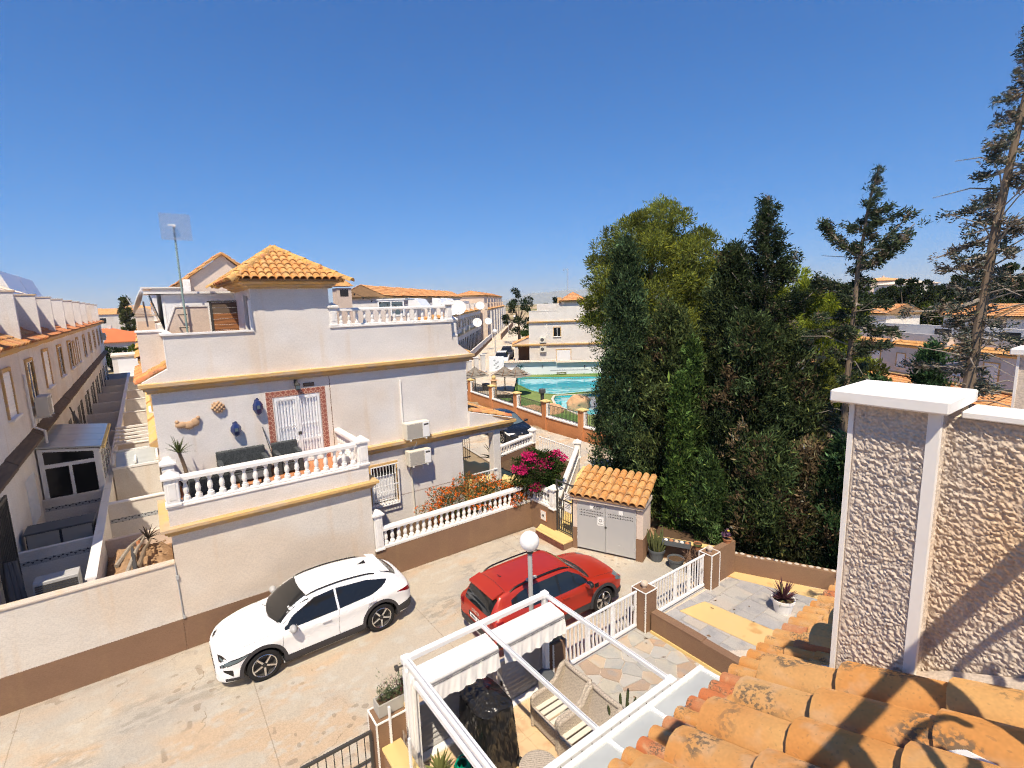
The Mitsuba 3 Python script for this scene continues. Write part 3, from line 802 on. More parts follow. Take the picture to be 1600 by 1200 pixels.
pot_lamp(2.37, 4.93, 0.48, 'blue glazed lantern on the wall close to the balcony door')
pot_lamp(1.77, 4.42, 0.42, 'blue glazed lantern lower on the wall above the sofa')
t = thing('wall_lamp', 'black carriage lamp over the balcony door', 'lamp')
put(t, 'housing', cat(lathe([(0.05, 0), (0.08, 0.16), (0.085, 0.17), (0.02, 0.25), (0.012, 0.30)], 6, 3.45, YW - 0.17, 5.50), box(3.43, 3.47, YW - 0.16, YW - 0.001, 5.74, 5.77), box(3.40, 3.50, YW - 0.02, YW - 0.001, 5.62, 5.80)), 'dark_metal')
put(t, 'glass', box(3.40, 3.50, YW - 0.24, YW - 0.225, 5.54, 5.64), 'glass_sky')
t = thing('wall_sign', 'small dark brown number sign above the balcony door', 'sign')
put(t, 'plate', box(3.65, 3.96, YW - 0.016, YW - 0.001, 5.56, 5.67), 'wood_grey')
# balcony furniture
def sofa(x0, x1, y0, y1, lab, nm='sofa', ct='sofa', face=-1, grp=None):
    """A rattan seat on the balcony; face -1: open towards -y, +1: towards +y."""
    t = thing(nm, lab, ct, grp)
    z = 3.293
    yb0, yb1 = (y1 - 0.14, y1) if face < 0 else (y0, y0 + 0.14)
    ys0, ys1 = (y0, y1 - 0.14) if face < 0 else (y0 + 0.14, y1)
    put(t, 'backrest', box(x0 + 0.001, x1 - 0.001, yb0, yb1, z + 0.05, z + 0.78, 0.02), 'rattan_dark')
    put(t, 'base', box(x0 + 0.13, x1 - 0.13, ys0, ys1, z + 0.05, z + 0.30, 0.02), 'rattan_dark')
    put(t, 'cushion', box(x0 + 0.135, x1 - 0.135, ys0 + 0.01, ys1, z + 0.302, z + 0.41, 0.03), 'dark_grey')
    for a in (x0, x1 - 0.12):
        put(t, 'arm', box(a, a + 0.12, ys0 + 0.02, ys1 - 0.002, z, z + 0.58, 0.015), 'rattan_dark')
    return t


sofa(1.22, 2.42, YW - 0.86, YW - 0.08, 'dark rattan two seat sofa against the balcony wall')
sofa(2.60, 3.28, YW - 0.84, YW - 0.10, 'dark rattan armchair beside the balcony door', 'armchair', 'armchair')
sofa(0.48, 1.32, YF + 0.32, YF + 1.0, 'dark rattan armchair with its back to the balcony balusters', 'armchair', 'armchair', 1)
t = thing('coffee_table', 'low dark rattan table behind the balcony balusters', 'table')
put(t, 'top', box(1.55, 2.15, YF + 0.45, YF + 0.95, 3.62, 3.66, 0.01), 'dark_grey')
for x in (1.58, 2.08):
    for y in (YF + 0.48, YF + 0.88):
        put(t, 'leg', box(x, x + 0.05, y, y + 0.05, 3.293, 3.62), 'rattan_dark')
solo('broom_handle', tube([(2.62, YW - 0.7, 3.3), (2.44, YW - 0.06, 4.55)], 0.014, 6), 'dark_metal', 'dark pole leaning on the wall between sofa and armchair', 'pole')
t = thing('ceramic_urn', 'pale round ceramic urn at the right corner of the balcony', 'urn')
put(t, 'body', lathe([(0.09, 0), (0.17, 0.12), (0.2, 0.24), (0.16, 0.36), (0.09, 0.42), (0.11, 0.46)], 14, 4.12, YF + 0.5, 3.36), 'white_paint', smooth=40)
put(t, 'stand', lathe([(0.10, 0), (0.10, 0.065)], 10, 4.12, YF + 0.5, 3.293), 'terracotta')
# ------------------------------------------------------------------ foliage helpers
def tint(n, base, var, rng, warm=0.0, hue=(1.0, 1.0, 1.0)):
    """A colour for each leaf: leaves differ in age and kind."""
    b = np.array(base, float)
    k = rng.normal(0, var, n)
    c = b * np.exp(k)[:, None]
    w = rng.uniform(0, 1, n) < warm
    c[w] = c[w] * np.array(hue)
    return np.clip(c, 0.004, 0.9)


def leaf_mesh(p, d, L, W, rng, col=None, fold=0.25):
    """Small leaves as kites at points p along directions d; returns (mesh, colours per vertex)."""
    n = len(p)
    d = d / (np.linalg.norm(d, axis=1, keepdims=True) + 1e-9)
    r = rng.normal(size=(n, 3))
    s = np.cross(d, r)
    s /= np.linalg.norm(s, axis=1, keepdims=True) + 1e-9
    up = np.cross(s, d)
    L = np.broadcast_to(np.asarray(L, float), (n,))[:, None]
    W = np.broadcast_to(np.asarray(W, float), (n,))[:, None]
    a = p
    b = p + d * L * 0.45 + s * W * 0.5 + up * W * fold
    c = p + d * L
    e = p + d * L * 0.45 - s * W * 0.5 + up * W * fold
    v = np.stack([a, b, c, e], 1).reshape(-1, 3)
    k = np.arange(n) * 4
    f = np.vstack([np.c_[k, k + 1, k + 2], np.c_[k, k + 2, k + 3]])
    return trimesh.Trimesh(v, f, process=False), (None if col is None else np.repeat(col, 4, 0))


mat('leaf', {'type': 'principledthin', 'base_color': {'type': 'mesh_attribute', 'name': 'vertex_color'}, 'roughness': 0.6, 'diff_trans': 0.7})
mat('leaf_dry', {'type': 'twosided', 'b': {'type': 'diffuse', 'reflectance': {'type': 'mesh_attribute', 'name': 'vertex_color'}}})
flat('bark', proc(lambda p, n, uv: mix((0.16, 0.115, 0.08), (0.27, 0.21, 0.155), fbm(p.x * 9, p.y * 9, p.z * 3, 3))), 0.9, 0.05)
flat('bark_grey', proc(lambda p, n, uv: mix((0.22, 0.19, 0.16), (0.40, 0.35, 0.29), fbm(p.x * 12, p.y * 12, p.z * 3, 3))), 0.9, 0.05)


def blob_points(n, c, r, rng, shell=0.55):
    """Points filling an uneven rounded mass, denser outwards."""
    d = rng.normal(size=(n, 3))
    d /= np.linalg.norm(d, axis=1, keepdims=True)
    k = (1 - shell * rng.uniform(0, 1, n) ** 1.6)
    lump = 1 + 0.22 * np.sin(d[:, 0] * 4.1 + c[0]) * np.sin(d[:, 1] * 5.3 + c[1]) + 0.15 * np.sin(d[:, 2] * 7 + c[2] + d[:, 0] * 6)
    return np.array(c) + d * np.array(r) * (k * lump)[:, None], d


def bush(name, label, ct, c, r, n, base, rng, L=0.08, W=0.04, var=0.35, group=None, flowers=None, stems=5, ground=None, warm=0.1, hue=(1.5, 1.1, 0.5), part='foliage'):
    t = thing(name, label, ct, group)
    p, d = blob_points(n, c, r, rng)
    d = d + rng.normal(0, 0.6, d.shape)
    m, col = leaf_mesh(p, d, L * np.exp(rng.normal(0, 0.3, n)), W, rng, tint(n, base, var, rng, warm, hue))
    put(t, part, m, 'leaf', color=col, kind='stuff')
    g = c[2] - r[2] * 1.05 if ground is None else ground
    st = []
    for i in range(stems):
        a = rng.uniform(0, 2 * PI)
        q = np.array(c) + np.array([math.cos(a) * r[0], math.sin(a) * r[1], 0.3 * r[2]]) * rng.uniform(0.3, 0.7)
        b = np.array([c[0] + 0.15 * r[0] * math.cos(a), c[1] + 0.15 * r[1] * math.sin(a), g])
        st.append(tube([b, (b + q) / 2 + rng.normal(0, 0.05, 3), q], [0.022, 0.016, 0.008], 5))
    put(t, 'stems', cat(st), 'bark', kind='stuff')
    if flowers:
        nf, fc, fl, out = flowers
        p, d = blob_points(nf, c, np.array(r) * out, rng, 0.18)
        keep = d[:, 2] > -0.5
        p, d = p[keep], d[keep]
        pp = np.repeat(p, 5, 0) + rng.normal(0, fl * 0.25, (len(p) * 5, 3))
        dd = np.repeat(d, 5, 0) * 0.6 + rng.normal(0, 0.8, (len(p) * 5, 3))
        m, col = leaf_mesh(pp, dd, fl, fl * 0.8, rng, tint(len(pp), fc, 0.18, rng))
        put(t, 'flowers', m, 'leaf_dry', color=col, kind='stuff')
    return t


def strap_plant(parent, c, n, L, W, base, rng, spread=0.9, name='leaf', droop=0.5, seg=4, each=True, up=0.3):
    """Long pointed leaves from one heart; each leaf its own mesh when each is set."""
    out = []
    for i in range(n):
        a = i * 2.399 + rng.uniform(-0.2, 0.2)
        el = up + (1 - up) * rng.uniform(0, 1)
        h = np.array([math.cos(a), math.sin(a), 0])
        l = L * rng.uniform(0.7, 1.1)
        ts = np.linspace(0, 1, seg + 1)
        path = [np.array(c) + h * (l * t * spread * (1 - el * 0.75)) + np.array([0, 0, l * (t * el - droop * (1 - el * 0.6) * t * t * 0.6)]) for t in ts]
        s = np.array([-h[1], h[0], 0])
        ws = W * np.array([0.6] + [1.0 - 0.85 * t ** 2.2 for t in ts[1:]])
        v = []
        for q, w in zip(path, ws):
            v += [q - s * w / 2, q + np.array([0, 0, -w * 0.18]), q + s * w / 2]
        f = []
        for k in range(seg):
            b = 3 * k
            f += [[b, b + 1, b + 4], [b, b + 4, b + 3], [b + 1, b + 2, b + 5], [b + 1, b + 5, b + 4]]
        m = trimesh.Trimesh(np.array(v), np.array(f), process=False)
        col = np.repeat(tint(1, base, 0.2, rng), len(v), 0)
        if each:
            put(parent, name, m, 'leaf', color=col)
        else:
            out.append((m, col))
    if not each:
        m = trimesh.util.concatenate([q[0] for q in out])
        put(parent, name, m, 'leaf', color=np.vstack([q[1] for q in out]), kind='stuff')


def pot(parent, x, y, z, r, h, m, name='pot'):
    k = put(parent, name, lathe([(r * 0.68, 0), (r * 0.92, h * 0.78), (r, h * 0.80), (r * 1.03, h), (r * 0.93, h), (r * 0.88, h * 0.86)], 18, x, y, z, cap=False), m, smooth=40)
    put(parent, 'soil', lathe([(r * 0.9, 0), (0.001, 0.012)], 14, x, y, z + h * 0.86), 'soil')
    return k


# ------------------------------------------------------------------ low street wall, planted strip and its balusters
rng = np.random.default_rng(11)
lw = thing('boundary_wall', 'long low rendered wall with brown foot left of the white car', 'wall')
put(lw, 'wall', box(-9.0, -0.004, YF + 0.0, YF + 0.17, 0.78, 2.15), 'stucco_warm')
put(lw, 'plinth', box(-9.0, -0.006, YF - 0.014, YF + 0.17, -0.06, 0.778), 'stucco_brown')
put(lw, 'coping', box(-9.0, -0.004, YF - 0.03, YF + 0.2, 2.152, 2.20, 0.01), 'rough_grey')
solo('wall_cable', cat(tube([(-0.01, YF - 0.02, 2.15), (0.0, YF - 0.024, 1.5), (0.015, YF - 0.024, 0.80)], 0.012, 5), box(-0.03, 0.03, YF - 0.05, YF - 0.002, 1.78, 1.88), box(0.0, 0.05, YF - 0.05, YF - 0.015, 0.80, 0.87)), 'grey_metal', 'thin cable with small boxes down the joint between low wall and house', 'cable')
gw = thing('garden_wall', 'brown garden wall with white balusters behind the two parked cars', 'wall')
put(gw, 'wall', ext([(4.67, YF), (10.42, YF), (10.42, YF + 0.2), (4.67, YF + 0.2)], 'z', -0.06, 0.90), 'stucco_brown')
put(gw, 'wall', box(10.35, 10.55, 12.06, YF - 0.002, -0.06, 0.96), 'stucco_brown')
pier(gw, 4.80, YF + 0.09, 0.90, 1.95, 0.24)
pier(gw, 10.45, 12.18, 0.96, 1.66, 0.24)
railing_run(gw, (4.92, YF + 0.09), (10.40, YF + 0.09), 0.902, 1.55, 27)
railing_run(gw, (10.45, YF + 0.0), (10.45, 12.30), 0.962, 1.58, 6)
t = thing('number_plaque', 'small white tile plaque with a red frame on the brown garden wall', 'plaque')
with frame(10.345, 12.62, 0.62, -90):
    put(t, 'frame', box(-0.16, 0.16, -0.012, -0.001, -0.19, 0.19), 'terracotta')
    put(t, 'tile', box(-0.13, 0.13, -0.02, -0.012, -0.16, 0.16), 'white_paint')
    put(t, 'motif', cat(tube([(-0.05, -0.024, -0.02), (0, -0.024, 0.05), (0.05, -0.024, 0.0)], 0.012, 5), ball(0.03, 0.0, -0.02, -0.03, (1, 0.3, 1), 1)), 'rattan_dark')
# soil and floor of the strip, raised behind the wall
struct('garden_soil', sheet([(4.66, YF + 0.2), (10.35, YF + 0.2), (10.6, 12.9), (15.5, 16.9), (15.6, 19.6), (13.0, 18.9), (9.2, 15.5), (4.66, 15.47)], 0.40), 'soil')
struct('porch_floor', cat(box(8.96, 10.9, YW + 0.0, YW + 3.4, 0.42, 1.02), box(10.9, 11.5, YW + 0.2, YW + 3.4, 0.42, 0.8), box(11.5, 12.1, YW + 0.2, YW + 3.4, 0.42, 0.62)), 'yellow_paint')
pf = thing('porch_railing', 'white metal railing at the porch above the flowering shrubs', 'railing')
put(pf, 'rail', cat(box(9.30, 10.42, 15.44, 15.48, 1.53, 1.57), box(9.30, 10.42, 15.44, 15.48, 1.07, 1.10)), 'white_metal')
for i in range(9):
    put(pf, 'bar', box(9.30 + i * 0.1375, 9.32 + i * 0.1375, 15.45, 15.47, 1.02, 1.529), 'white_metal')
df = thing('porch_fence', 'dark metal fence at the far side of the porch', 'fence')
put(df, 'rail', cat(box(9.25, 11.2, 18.70, 18.74, 2.1, 2.14), box(9.25, 11.2, 18.70, 18.74, 1.1, 1.14)), 'dark_metal')
for i in range(18):
    put(df, 'bar', box(9.28 + i * 0.11, 9.295 + i * 0.11, 18.71, 18.73, 1.02, 2.099), 'dark_metal')
gw2 = thing('garden_wall', 'brown garden wall with white balusters in front of the black car', 'wall')
a_, b_ = np.array([12.6, 18.95]), np.array([15.9, 19.95])
dg = math.degrees(math.atan2(*(b_ - a_)[::-1]))
with frame(a_[0], a_[1], 0, dg):
    Lg = float(np.linalg.norm(b_ - a_))
    put(gw2, 'wall', box(0, Lg, 0, 0.18, -0.1, 0.60), 'stucco_brown')
    railing_run(gw2, (0, 0.09), (Lg - 0.25, 0.09), 0.602, 1.14, 14)
    pier(gw2, Lg - 0.13, 0.09, 0.602, 1.28, 0.26)
wf = thing('garden_fence', 'white metal fence between the garden pier and the pool street', 'fence')
q0, q1 = np.array([15.95, 19.7]), np.array([15.75, 16.6])
for i in range(22):
    q = q0 + (q1 - q0) * i / 21
    put(wf, 'bar', box(q[0] - 0.012, q[0] + 0.012, q[1] - 0.012, q[1] + 0.012, 0.0, 1.0), 'white_metal')
put(wf, 'rail', cat(*[tube([(q0[0], q0[1], z), (q1[0], q1[1], z)], 0.022, 4) for z in (0.12, 0.985)]), 'white_metal')
dw = thing('path_wall', 'white balustrade running away along the path beyond the dark gate', 'wall')
a_, b_ = np.array([10.78, 12.35]), np.array([15.6, 16.45])
dg = math.degrees(math.atan2(*(b_ - a_)[::-1]))
with frame(a_[0], a_[1], 0, dg):
    Lg = float(np.linalg.norm(b_ - a_))
    put(dw, 'wall', box(0, Lg, -0.09, 0.09, -0.1, 0.72), 'stucco_white')
    railing_run(dw, (0, 0), (Lg - 0.3, 0), 0.722, 1.28, 26)
    pier(dw, Lg - 0.14, 0, 0.722, 1.42, 0.28)
struct('path', sheet([(10.06, 11.25), (10.05, 12.6), (10.36, 12.65), (10.9, 12.2), (15.8, 16.3), (17.2, 15.0), (12.0, 11.0)], 0.262), 'yellow_paint')
st = thing('threshold_step', 'low brick edged step before the dark entrance gate', 'step')
put(st, 'riser', box(10.0, 10.6, 11.22, 12.62, -0.05, 0.20), 'stucco_brown')
mat('brick_dark', P(proc(lambda p, n, uv: mix((0.22, 0.09, 0.06), (0.12, 0.05, 0.04), noise(p.y * 9, p.z * 30, 0.0))), 0.8))
for i in range(9):
    put(st, 'brick', box(9.955, 10.0, 11.23 + i * 0.154, 11.23 + i * 0.154 + 0.144, 0.0, 0.19 + 0.01 * (i % 2), 0.006), 'brick_dark')
put(st, 'tread', box(9.97, 10.62, 11.21, 12.63, 0.202, 0.25, 0.01), 'yellow_paint')
eg = thing('entrance_gate', 'tall dark metal entrance gate beside the grey cupboard', 'gate')
put(eg, 'post', cat(box(10.42, 10.47, 12.00, 12.05, 0.25, 2.05)), 'dark_metal')
put(eg, 'post', box(10.42, 10.47, 11.24, 11.29, 0.25, 2.05), 'dark_metal')
put(eg, 'frame', cat(box(10.425, 10.465, 11.29, 12.0, 2.0, 2.04), box(10.43, 10.46, 11.29, 12.0, 0.33, 0.37), box(10.43, 10.46, 11.29, 12.0, 1.08, 1.12), box(10.43, 10.46, 11.29, 12.0, 1.40, 1.43)), 'dark_metal')
for i in range(6):
    y = 11.38 + i * 0.105
    put(eg, 'bar', box(10.435, 10.455, y, y + 0.02, 0.37, 1.40), 'dark_metal')
for z0, z1, lab in ((1.52, 1.74, 'white notice board high on the dark gate'), (1.1, 1.40, 'white notice board low on the dark gate')):
    t = thing('notice_board', lab, 'sign')
    put(t, 'board', box(10.40, 10.415, 11.30, 11.62, z0, z1), 'white_paint')
    for i in range(3):
        put(t, 'lettering', box(10.396, 10.40, 11.35, 11.57 - 0.05 * (i % 2), z1 - 0.07 - i * 0.055, z1 - 0.055 - i * 0.055), 'print_dark')

# ------------------------------------------------------------------ the meter cupboard
cp = thing('meter_cupboard', 'small grey double door meter cupboard with a clay tile roof', 'cupboard')
La, Ra = np.array([10.38, 11.19]), np.array([11.32, 9.17])
dg = math.degrees(math.atan2(*(Ra - La)[::-1]))
CW = float(np.linalg.norm(Ra - La))
with frame(La[0], La[1], 0, dg):
    put(cp, 'wall', cat(box(0, 0.14, 0.0, 0.9, 0.72, 1.72)), 'stucco_pink')
    put(cp, 'wall', box(CW - 0.20, CW, 0.0, 0.9, 0.72, 1.60), 'stucco_pink')
    put(cp, 'plinth', box(-0.008, 0.145, -0.008, 0.9, -0.05, 0.718), 'stucco_brown')
    put(cp, 'plinth', box(CW - 0.205, CW + 0.008, -0.008, 0.9, -0.05, 0.718), 'stucco_brown')
    put(cp, 'wall', box(0.14, CW - 0.2, 0.12, 0.88, -0.05, 1.66), 'stucco_brown')
    put(cp, 'lintel', box(-0.05, CW + 0.04, -0.10, 0.95, 1.66, 1.80, 0.006), 'rough_grey')
    x0, x1 = 0.15, CW - 0.21
    xm = (x0 + x1) / 2
    for i, (u0, u1) in enumerate(((x0, xm - 0.006), (xm + 0.006, x1))):
        d_ = put(cp, 'door', box(u0, u1, -0.012, 0.03, 0.07, 1.64, 0.004), 'grey_metal')
        put(d_, 'edge_rail', cat(box(u0, u1, -0.022, -0.012, 1.60, 1.64), box(u0, u0 + 0.03, -0.022, -0.012, 0.07, 1.60), box(u1 - 0.03, u1, -0.022, -0.012, 0.07, 1.60)), 'grey_metal')
        for r in range(3 if i == 0 else 2):
            put(d_, 'lettering', cat([box(u0 + 0.08 + j * 0.052, u0 + 0.08 + j * 0.052 + 0.03, -0.0145, -0.011, 1.33 - r * 0.085, 1.355 - r * 0.085 + 0.015 * (j % 2)) for j in range(15)]), 'print_dark', kind='stuff')
        put(d_, 'notice', box(u0 + 0.42 - 0.02 * i, u0 + 0.55 - 0.02 * i, -0.0155, -0.012, 1.42 if i == 0 else 1.38, 1.56 if i == 0 else 1.52), 'paper')
        put(d_, 'vent_plate', box(u0 + 0.4, u0 + 0.54, -0.017, -0.011, 0.26, 0.40, 0.003), 'grey_metal')
        for h in (0.35, 1.35):
            put(d_, 'hinge', tube([((u0 if i == 0 else u1), -0.018, h), ((u0 if i == 0 else u1), -0.018, h + 0.09)], 0.014, 6), 'grey_metal')
    tx = meshkit.text_mesh('ASP', 0.11, 0.003)
    put(cp, 'lettering', moved(tx, axes([xm - 0.42, -0.0145, 1.43], [1, 0, 0], [0, 0, 1], [0, -1, 0])), 'print_dark')
    nt = put(cp, 'notice', box(xm - 0.27, xm - 0.07, -0.017, -0.012, 0.92, 1.20), 'paper')
    put(nt, 'emblem', cat(trimesh.creation.annulus(0.035, 0.05, 0.004, transform=axes([xm - 0.17, -0.018, 1.09], [1, 0, 0], [0, 0, 1], [0, -1, 0])), box(xm - 0.24, xm - 0.10, -0.019, -0.017, 0.97, 0.985)), 'print_dark')
    put(cp, 'lock', box(xm - 0.03, xm + 0.03, -0.035, -0.012, 0.86, 0.93, 0.005), 'dark_metal')
    dn = np.array([0, -1.2, -0.34])
    Ld = float(np.linalg.norm(dn))
    rf = put(cp, 'roof', poly_slab([(-0.06, 1.04, 2.16), (CW + 0.06, 1.04, 2.10), (CW + 0.06, -0.14, 1.80), (-0.06, -0.14, 1.83)], 0.05), 'tile_bed')
    tile_slope(rf, (-0.08, 1.05, 2.17), (1, 0, -0.02), dn / Ld, Ld, CW + 0.16, rng, mats=('tile_pale', 'tile', 'tile_pale'), pitch=0.24, step=0.40, scale=1.1)

# ------------------------------------------------------------------ shrubs of the strip
bush('lantana', 'broad lantana shrub covered in orange flowers behind the white balusters', 'shrub', (8.3, 14.15, 1.25), (1.5, 0.72, 0.72), 9000, (0.10, 0.115, 0.045), rng, 0.055, 0.035, flowers=(900, (0.66, 0.15, 0.02), 0.055, 1.04), ground=0.4, warm=0.2)
bush('lantana', 'small lantana shrub with orange flowers growing through the balusters by the red car', 'shrub', (9.9, 13.55, 1.15), (0.55, 0.35, 0.42), 2600, (0.09, 0.10, 0.04), rng, 0.05, 0.032, flowers=(300, (0.62, 0.13, 0.02), 0.055, 1.05), ground=0.4, warm=0.2)
bg = bush('bougainvillea', 'tall bougainvillea with magenta flowers above the end of the garden wall', 'shrub', (10.7, 13.25, 1.95), (0.95, 0.75, 0.72), 9000, (0.035, 0.062, 0.018), rng, 0.075, 0.045, ground=0.4)
for c, r in (((10.2, 13.2, 2.62), (0.28, 0.25, 0.16)), ((9.85, 13.1, 2.25), (0.18, 0.2, 0.2)), ((10.25, 12.8, 1.6), (0.26, 0.2, 0.14)), ((11.2, 13.0, 2.55), (0.3, 0.2, 0.1)), ((11.5, 12.9, 2.35), (0.15, 0.2, 0.12)), ((9.6, 13.2, 2.3), (0.1, 0.1, 0.1)), ((10.6, 13.0, 2.3), (0.4, 0.4, 0.2))):
    n = int(260 * r[0] / 0.26)
    p, d = blob_points(n, c, r, rng, 0.8)
    m, col = leaf_mesh(p, d + rng.normal(0, 0.7, d.shape), 0.06, 0.05, rng, tint(n, (0.52, 0.02, 0.13), 0.2, rng))
    put(bg, 'flower_cluster', m, 'leaf_dry', color=col)
pl = thing('palm', 'sago palm with stiff green fronds under the porch by the black car', 'palm')
strap_plant(pl, (11.6, 17.4, 1.2), 26, 1.15, 0.16, (0.07, 0.13, 0.04), rng, droop=0.5, name='frond')
put(pl, 'trunk', lathe([(0.13, 0), (0.16, 0.4), (0.12, 0.8)], 10, 11.6, 17.4, 0.4), 'bark')
pl = thing('agave', 'dark spiky agave in the corner below the balcony', 'plant')
strap_plant(pl, (4.98, 14.3, 0.75), 30, 0.75, 0.07, (0.035, 0.05, 0.03), rng, droop=0.2, up=0.35)
put(pl, 'trunk', lathe([(0.07, 0), (0.09, 0.4)], 8, 4.98, 14.3, 0.4), 'bark')
for i, (x, lab) in enumerate(((5.7, 'green strap leaved plant behind the balusters nearest the house'), (6.5, 'pale spiky plant behind the middle of the balusters'))):
    pl = thing('garden_plant', lab, 'plant')
    strap_plant(pl, (x, 13.75, 0.4), 16, 0.75, 0.06, ((0.09, 0.17, 0.05), (0.16, 0.17, 0.09))[i], rng, droop=0.5, up=0.3)
pl = thing('yucca', 'potted yucca with a tuft of thin leaves at the left end of the balcony', 'plant')
pot(pl, 0.52, YW - 0.55, 3.293, 0.2, 0.36, 'dark_grey')
put(pl, 'trunk', tube([(0.52, YW - 0.55, 3.6), (0.48, YW - 0.55, 3.95), (0.40, YW - 0.6, 4.35)], [0.05, 0.045, 0.04], 7), 'bark')
strap_plant(pl, (0.40, YW - 0.6, 4.33), 34, 0.55, 0.035, (0.10, 0.12, 0.04), rng, droop=0.3, up=0.15)
t = thing('terrace_plant', 'spiky potted plant behind the white balusters of the roof terrace', 'plant')
pot(t, 6.0, YW + 0.6, 6.3, 0.18, 0.3, 'terracotta')
strap_plant(t, (6.0, YW + 0.6, 6.8), 18, 0.75, 0.04, (0.10, 0.11, 0.05), rng, droop=0.3, up=0.4)
# ------------------------------------------------------------------ our own roof, party wall pier, terrace rail
rng = np.random.default_rng(21)
oh = thing('own_house', 'terracotta tiled eaves of the nearest house below the viewpoint', 'house')
put(oh, 'wall', box(-9.0, 6.8, -0.55, 0.55, -0.06, 5.9), 'stucco')
cornice(oh, [(6.8, 0.55), (-9.0, 0.55)], 5.85, 6.06, 0.25)
sl = np.array([0, 1.0, -0.455])
sl /= np.linalg.norm(sl)
up_ = put(oh, 'upper_roof', poly_slab([(-1.5, -0.1, 6.515), (2.32, -0.1, 6.515), (2.32, 0.86, 6.078), (-1.5, 0.86, 6.078)], 0.06), 'tile_bed')
Lr = 1.16
tile_slope(up_, (0.92, -0.1, 6.53), (1, 0, 0), sl, Lr, 1.28, rng, pitch=0.2165, step=0.355, mats=('tile', 'tile', 'tile_pale'), scale=1.12, lift=0.05)
put(up_, 'tile_row', corrugated((-1.5, -0.1, 6.53), (1, 0, 0), sl, Lr, 2.42, 0.2165, 0.37), 'tile', kind='stuff')
put(up_, 'mortar', cat([tube([np.array([0.92 + 0.2165 * i, 0.2 + 0.3 * k, 6.40 - 0.137 * k]) + rng.normal(0, 0.008, 3), np.array([0.92 + 0.2165 * i, 0.42 + 0.3 * k, 6.30 - 0.137 * k]) + rng.normal(0, 0.008, 3)], rng.uniform(0.02, 0.034), 6) for i in range(7) for k in range(2)]), 'rough_grey', kind='stuff')
put(up_, 'mortar_fillet', ext([(2.20, 0.02), (2.31, 0.02), (2.31, 0.14), (2.27, 0.06)], 'y', -0.0, 0.01) if False else tube([(2.24, 0.82, 6.135), (2.23, 0.6, 6.23), (2.28, 0.40, 6.33), (2.30, 0.0, 6.51)], [0.035, 0.045, 0.05, 0.05], 7), 'rough_grey', smooth=True)


def coarse_face(o, u, v, n, Lu, Lv, res=0.004, amp=0.0085, seed=0.0):
    """A rendered face with its coarse thrown grain as relief."""
    o, u, v, n = (np.array(q, float) for q in (o, u, v, n))
    nu, nv = int(Lu / res) + 2, int(Lv / res) + 2
    uu, vv = np.meshgrid(np.linspace(0, Lu, nu), np.linspace(0, Lv, nv), indexing='ij')
    q = np.stack([uu.ravel() * 125 + seed, vv.ravel() * 140, np.full(uu.size, seed)], 1)
    h = meshkit.fbm(q, 3)
    h = (h - h.mean()) / (np.ptp(h) + 1e-9)
    h = np.clip(h * 1.5, -0.35, 0.6) * amp * 1.6
    edge = np.minimum.reduce([uu.ravel(), Lu - uu.ravel(), vv.ravel(), Lv - vv.ravel()])
    h = h * np.clip(edge / 0.012, 0, 1)
    p = o + uu.reshape(-1, 1) * u + vv.reshape(-1, 1) * v + h[:, None] * n
    i, j = np.meshgrid(np.arange(nu - 1), np.arange(nv - 1), indexing='ij')
    a = (i * nv + j).ravel()
    f = np.vstack([np.c_[a, a + nv, a + nv + 1], np.c_[a, a + nv + 1, a + 1]])
    m = trimesh.Trimesh(p, f, process=False)
    if m.face_normals[0] @ n < 0:
        m.invert()
    return m


pq = thing('party_wall', 'coarse rendered pier and party wall with a pale slab cap standing on the near tiles', 'wall')
X0, X1 = 2.205, 2.30
put(pq, 'core', box(X0 + 0.004, X1 + 0.15, 0.512, 0.772, 6.02, 7.365), 'rough_grey')
put(pq, 'render', coarse_face((X0, 0.525, 6.06), (0, 1, 0), (0, 0, 1), (-1, 0, 0), 0.235, 1.30), 'rough_grey', smooth=True)
put(pq, 'render', coarse_face((X0 + 0.03, 0.508, 6.06), (1, 0, 0), (0, 0, 1), (0, -1, 0), X1 - X0 - 0.0, 1.30, seed=5.0, amp=0.004), 'rough_grey', smooth=True)
put(pq, 'edge_bead', ext([(X0 - 0.006, 0.500), (X0 + 0.022, 0.500), (X0 + 0.022, 0.512), (X0 + 0.006, 0.512), (X0 + 0.006, 0.536), (X0 - 0.006, 0.536)], 'z', 6.26, 7.364), 'white_paint')
put(pq, 'edge_bead', ext([(X0 - 0.006, 0.765), (X0 + 0.006, 0.765), (X0 + 0.006, 0.783), (X0 - 0.006, 0.783)], 'z', 6.13, 7.364), 'white_paint')
put(pq, 'cap', box(2.145, 2.50, 0.468, 0.835, 7.366, 7.414, 0.006), 'white_paint')
put(pq, 'core', box(X1 + 0.016, X1 + 0.15, -0.5, 0.511, 6.0, 7.335), 'rough_grey')
put(pq, 'render', coarse_face((X1 + 0.012, -0.1, 6.2), (0, 1, 0), (0, 0, 1), (-1, 0, 0), 0.612, 1.13, seed=9.0), 'rough_grey', smooth=True)
put(pq, 'coping', box(X1 - 0.012, X1 + 0.17, -0.5, 0.467, 7.337, 7.362, 0.004), 'white_paint')
nf = thing('party_wall', 'next rendered pier with a white edge at the right rim of the picture', 'wall')
put(nf, 'pier', box(4.44, 4.62, 0.30, 0.66, 6.1, 7.37), 'rough_grey')
put(nf, 'edge_bead', box(4.432, 4.46, 0.655, 0.668, 6.1, 7.37), 'white_paint')
put(nf, 'cap', box(4.40, 4.70, 0.26, 0.70, 7.371, 7.41, 0.005), 'white_paint')
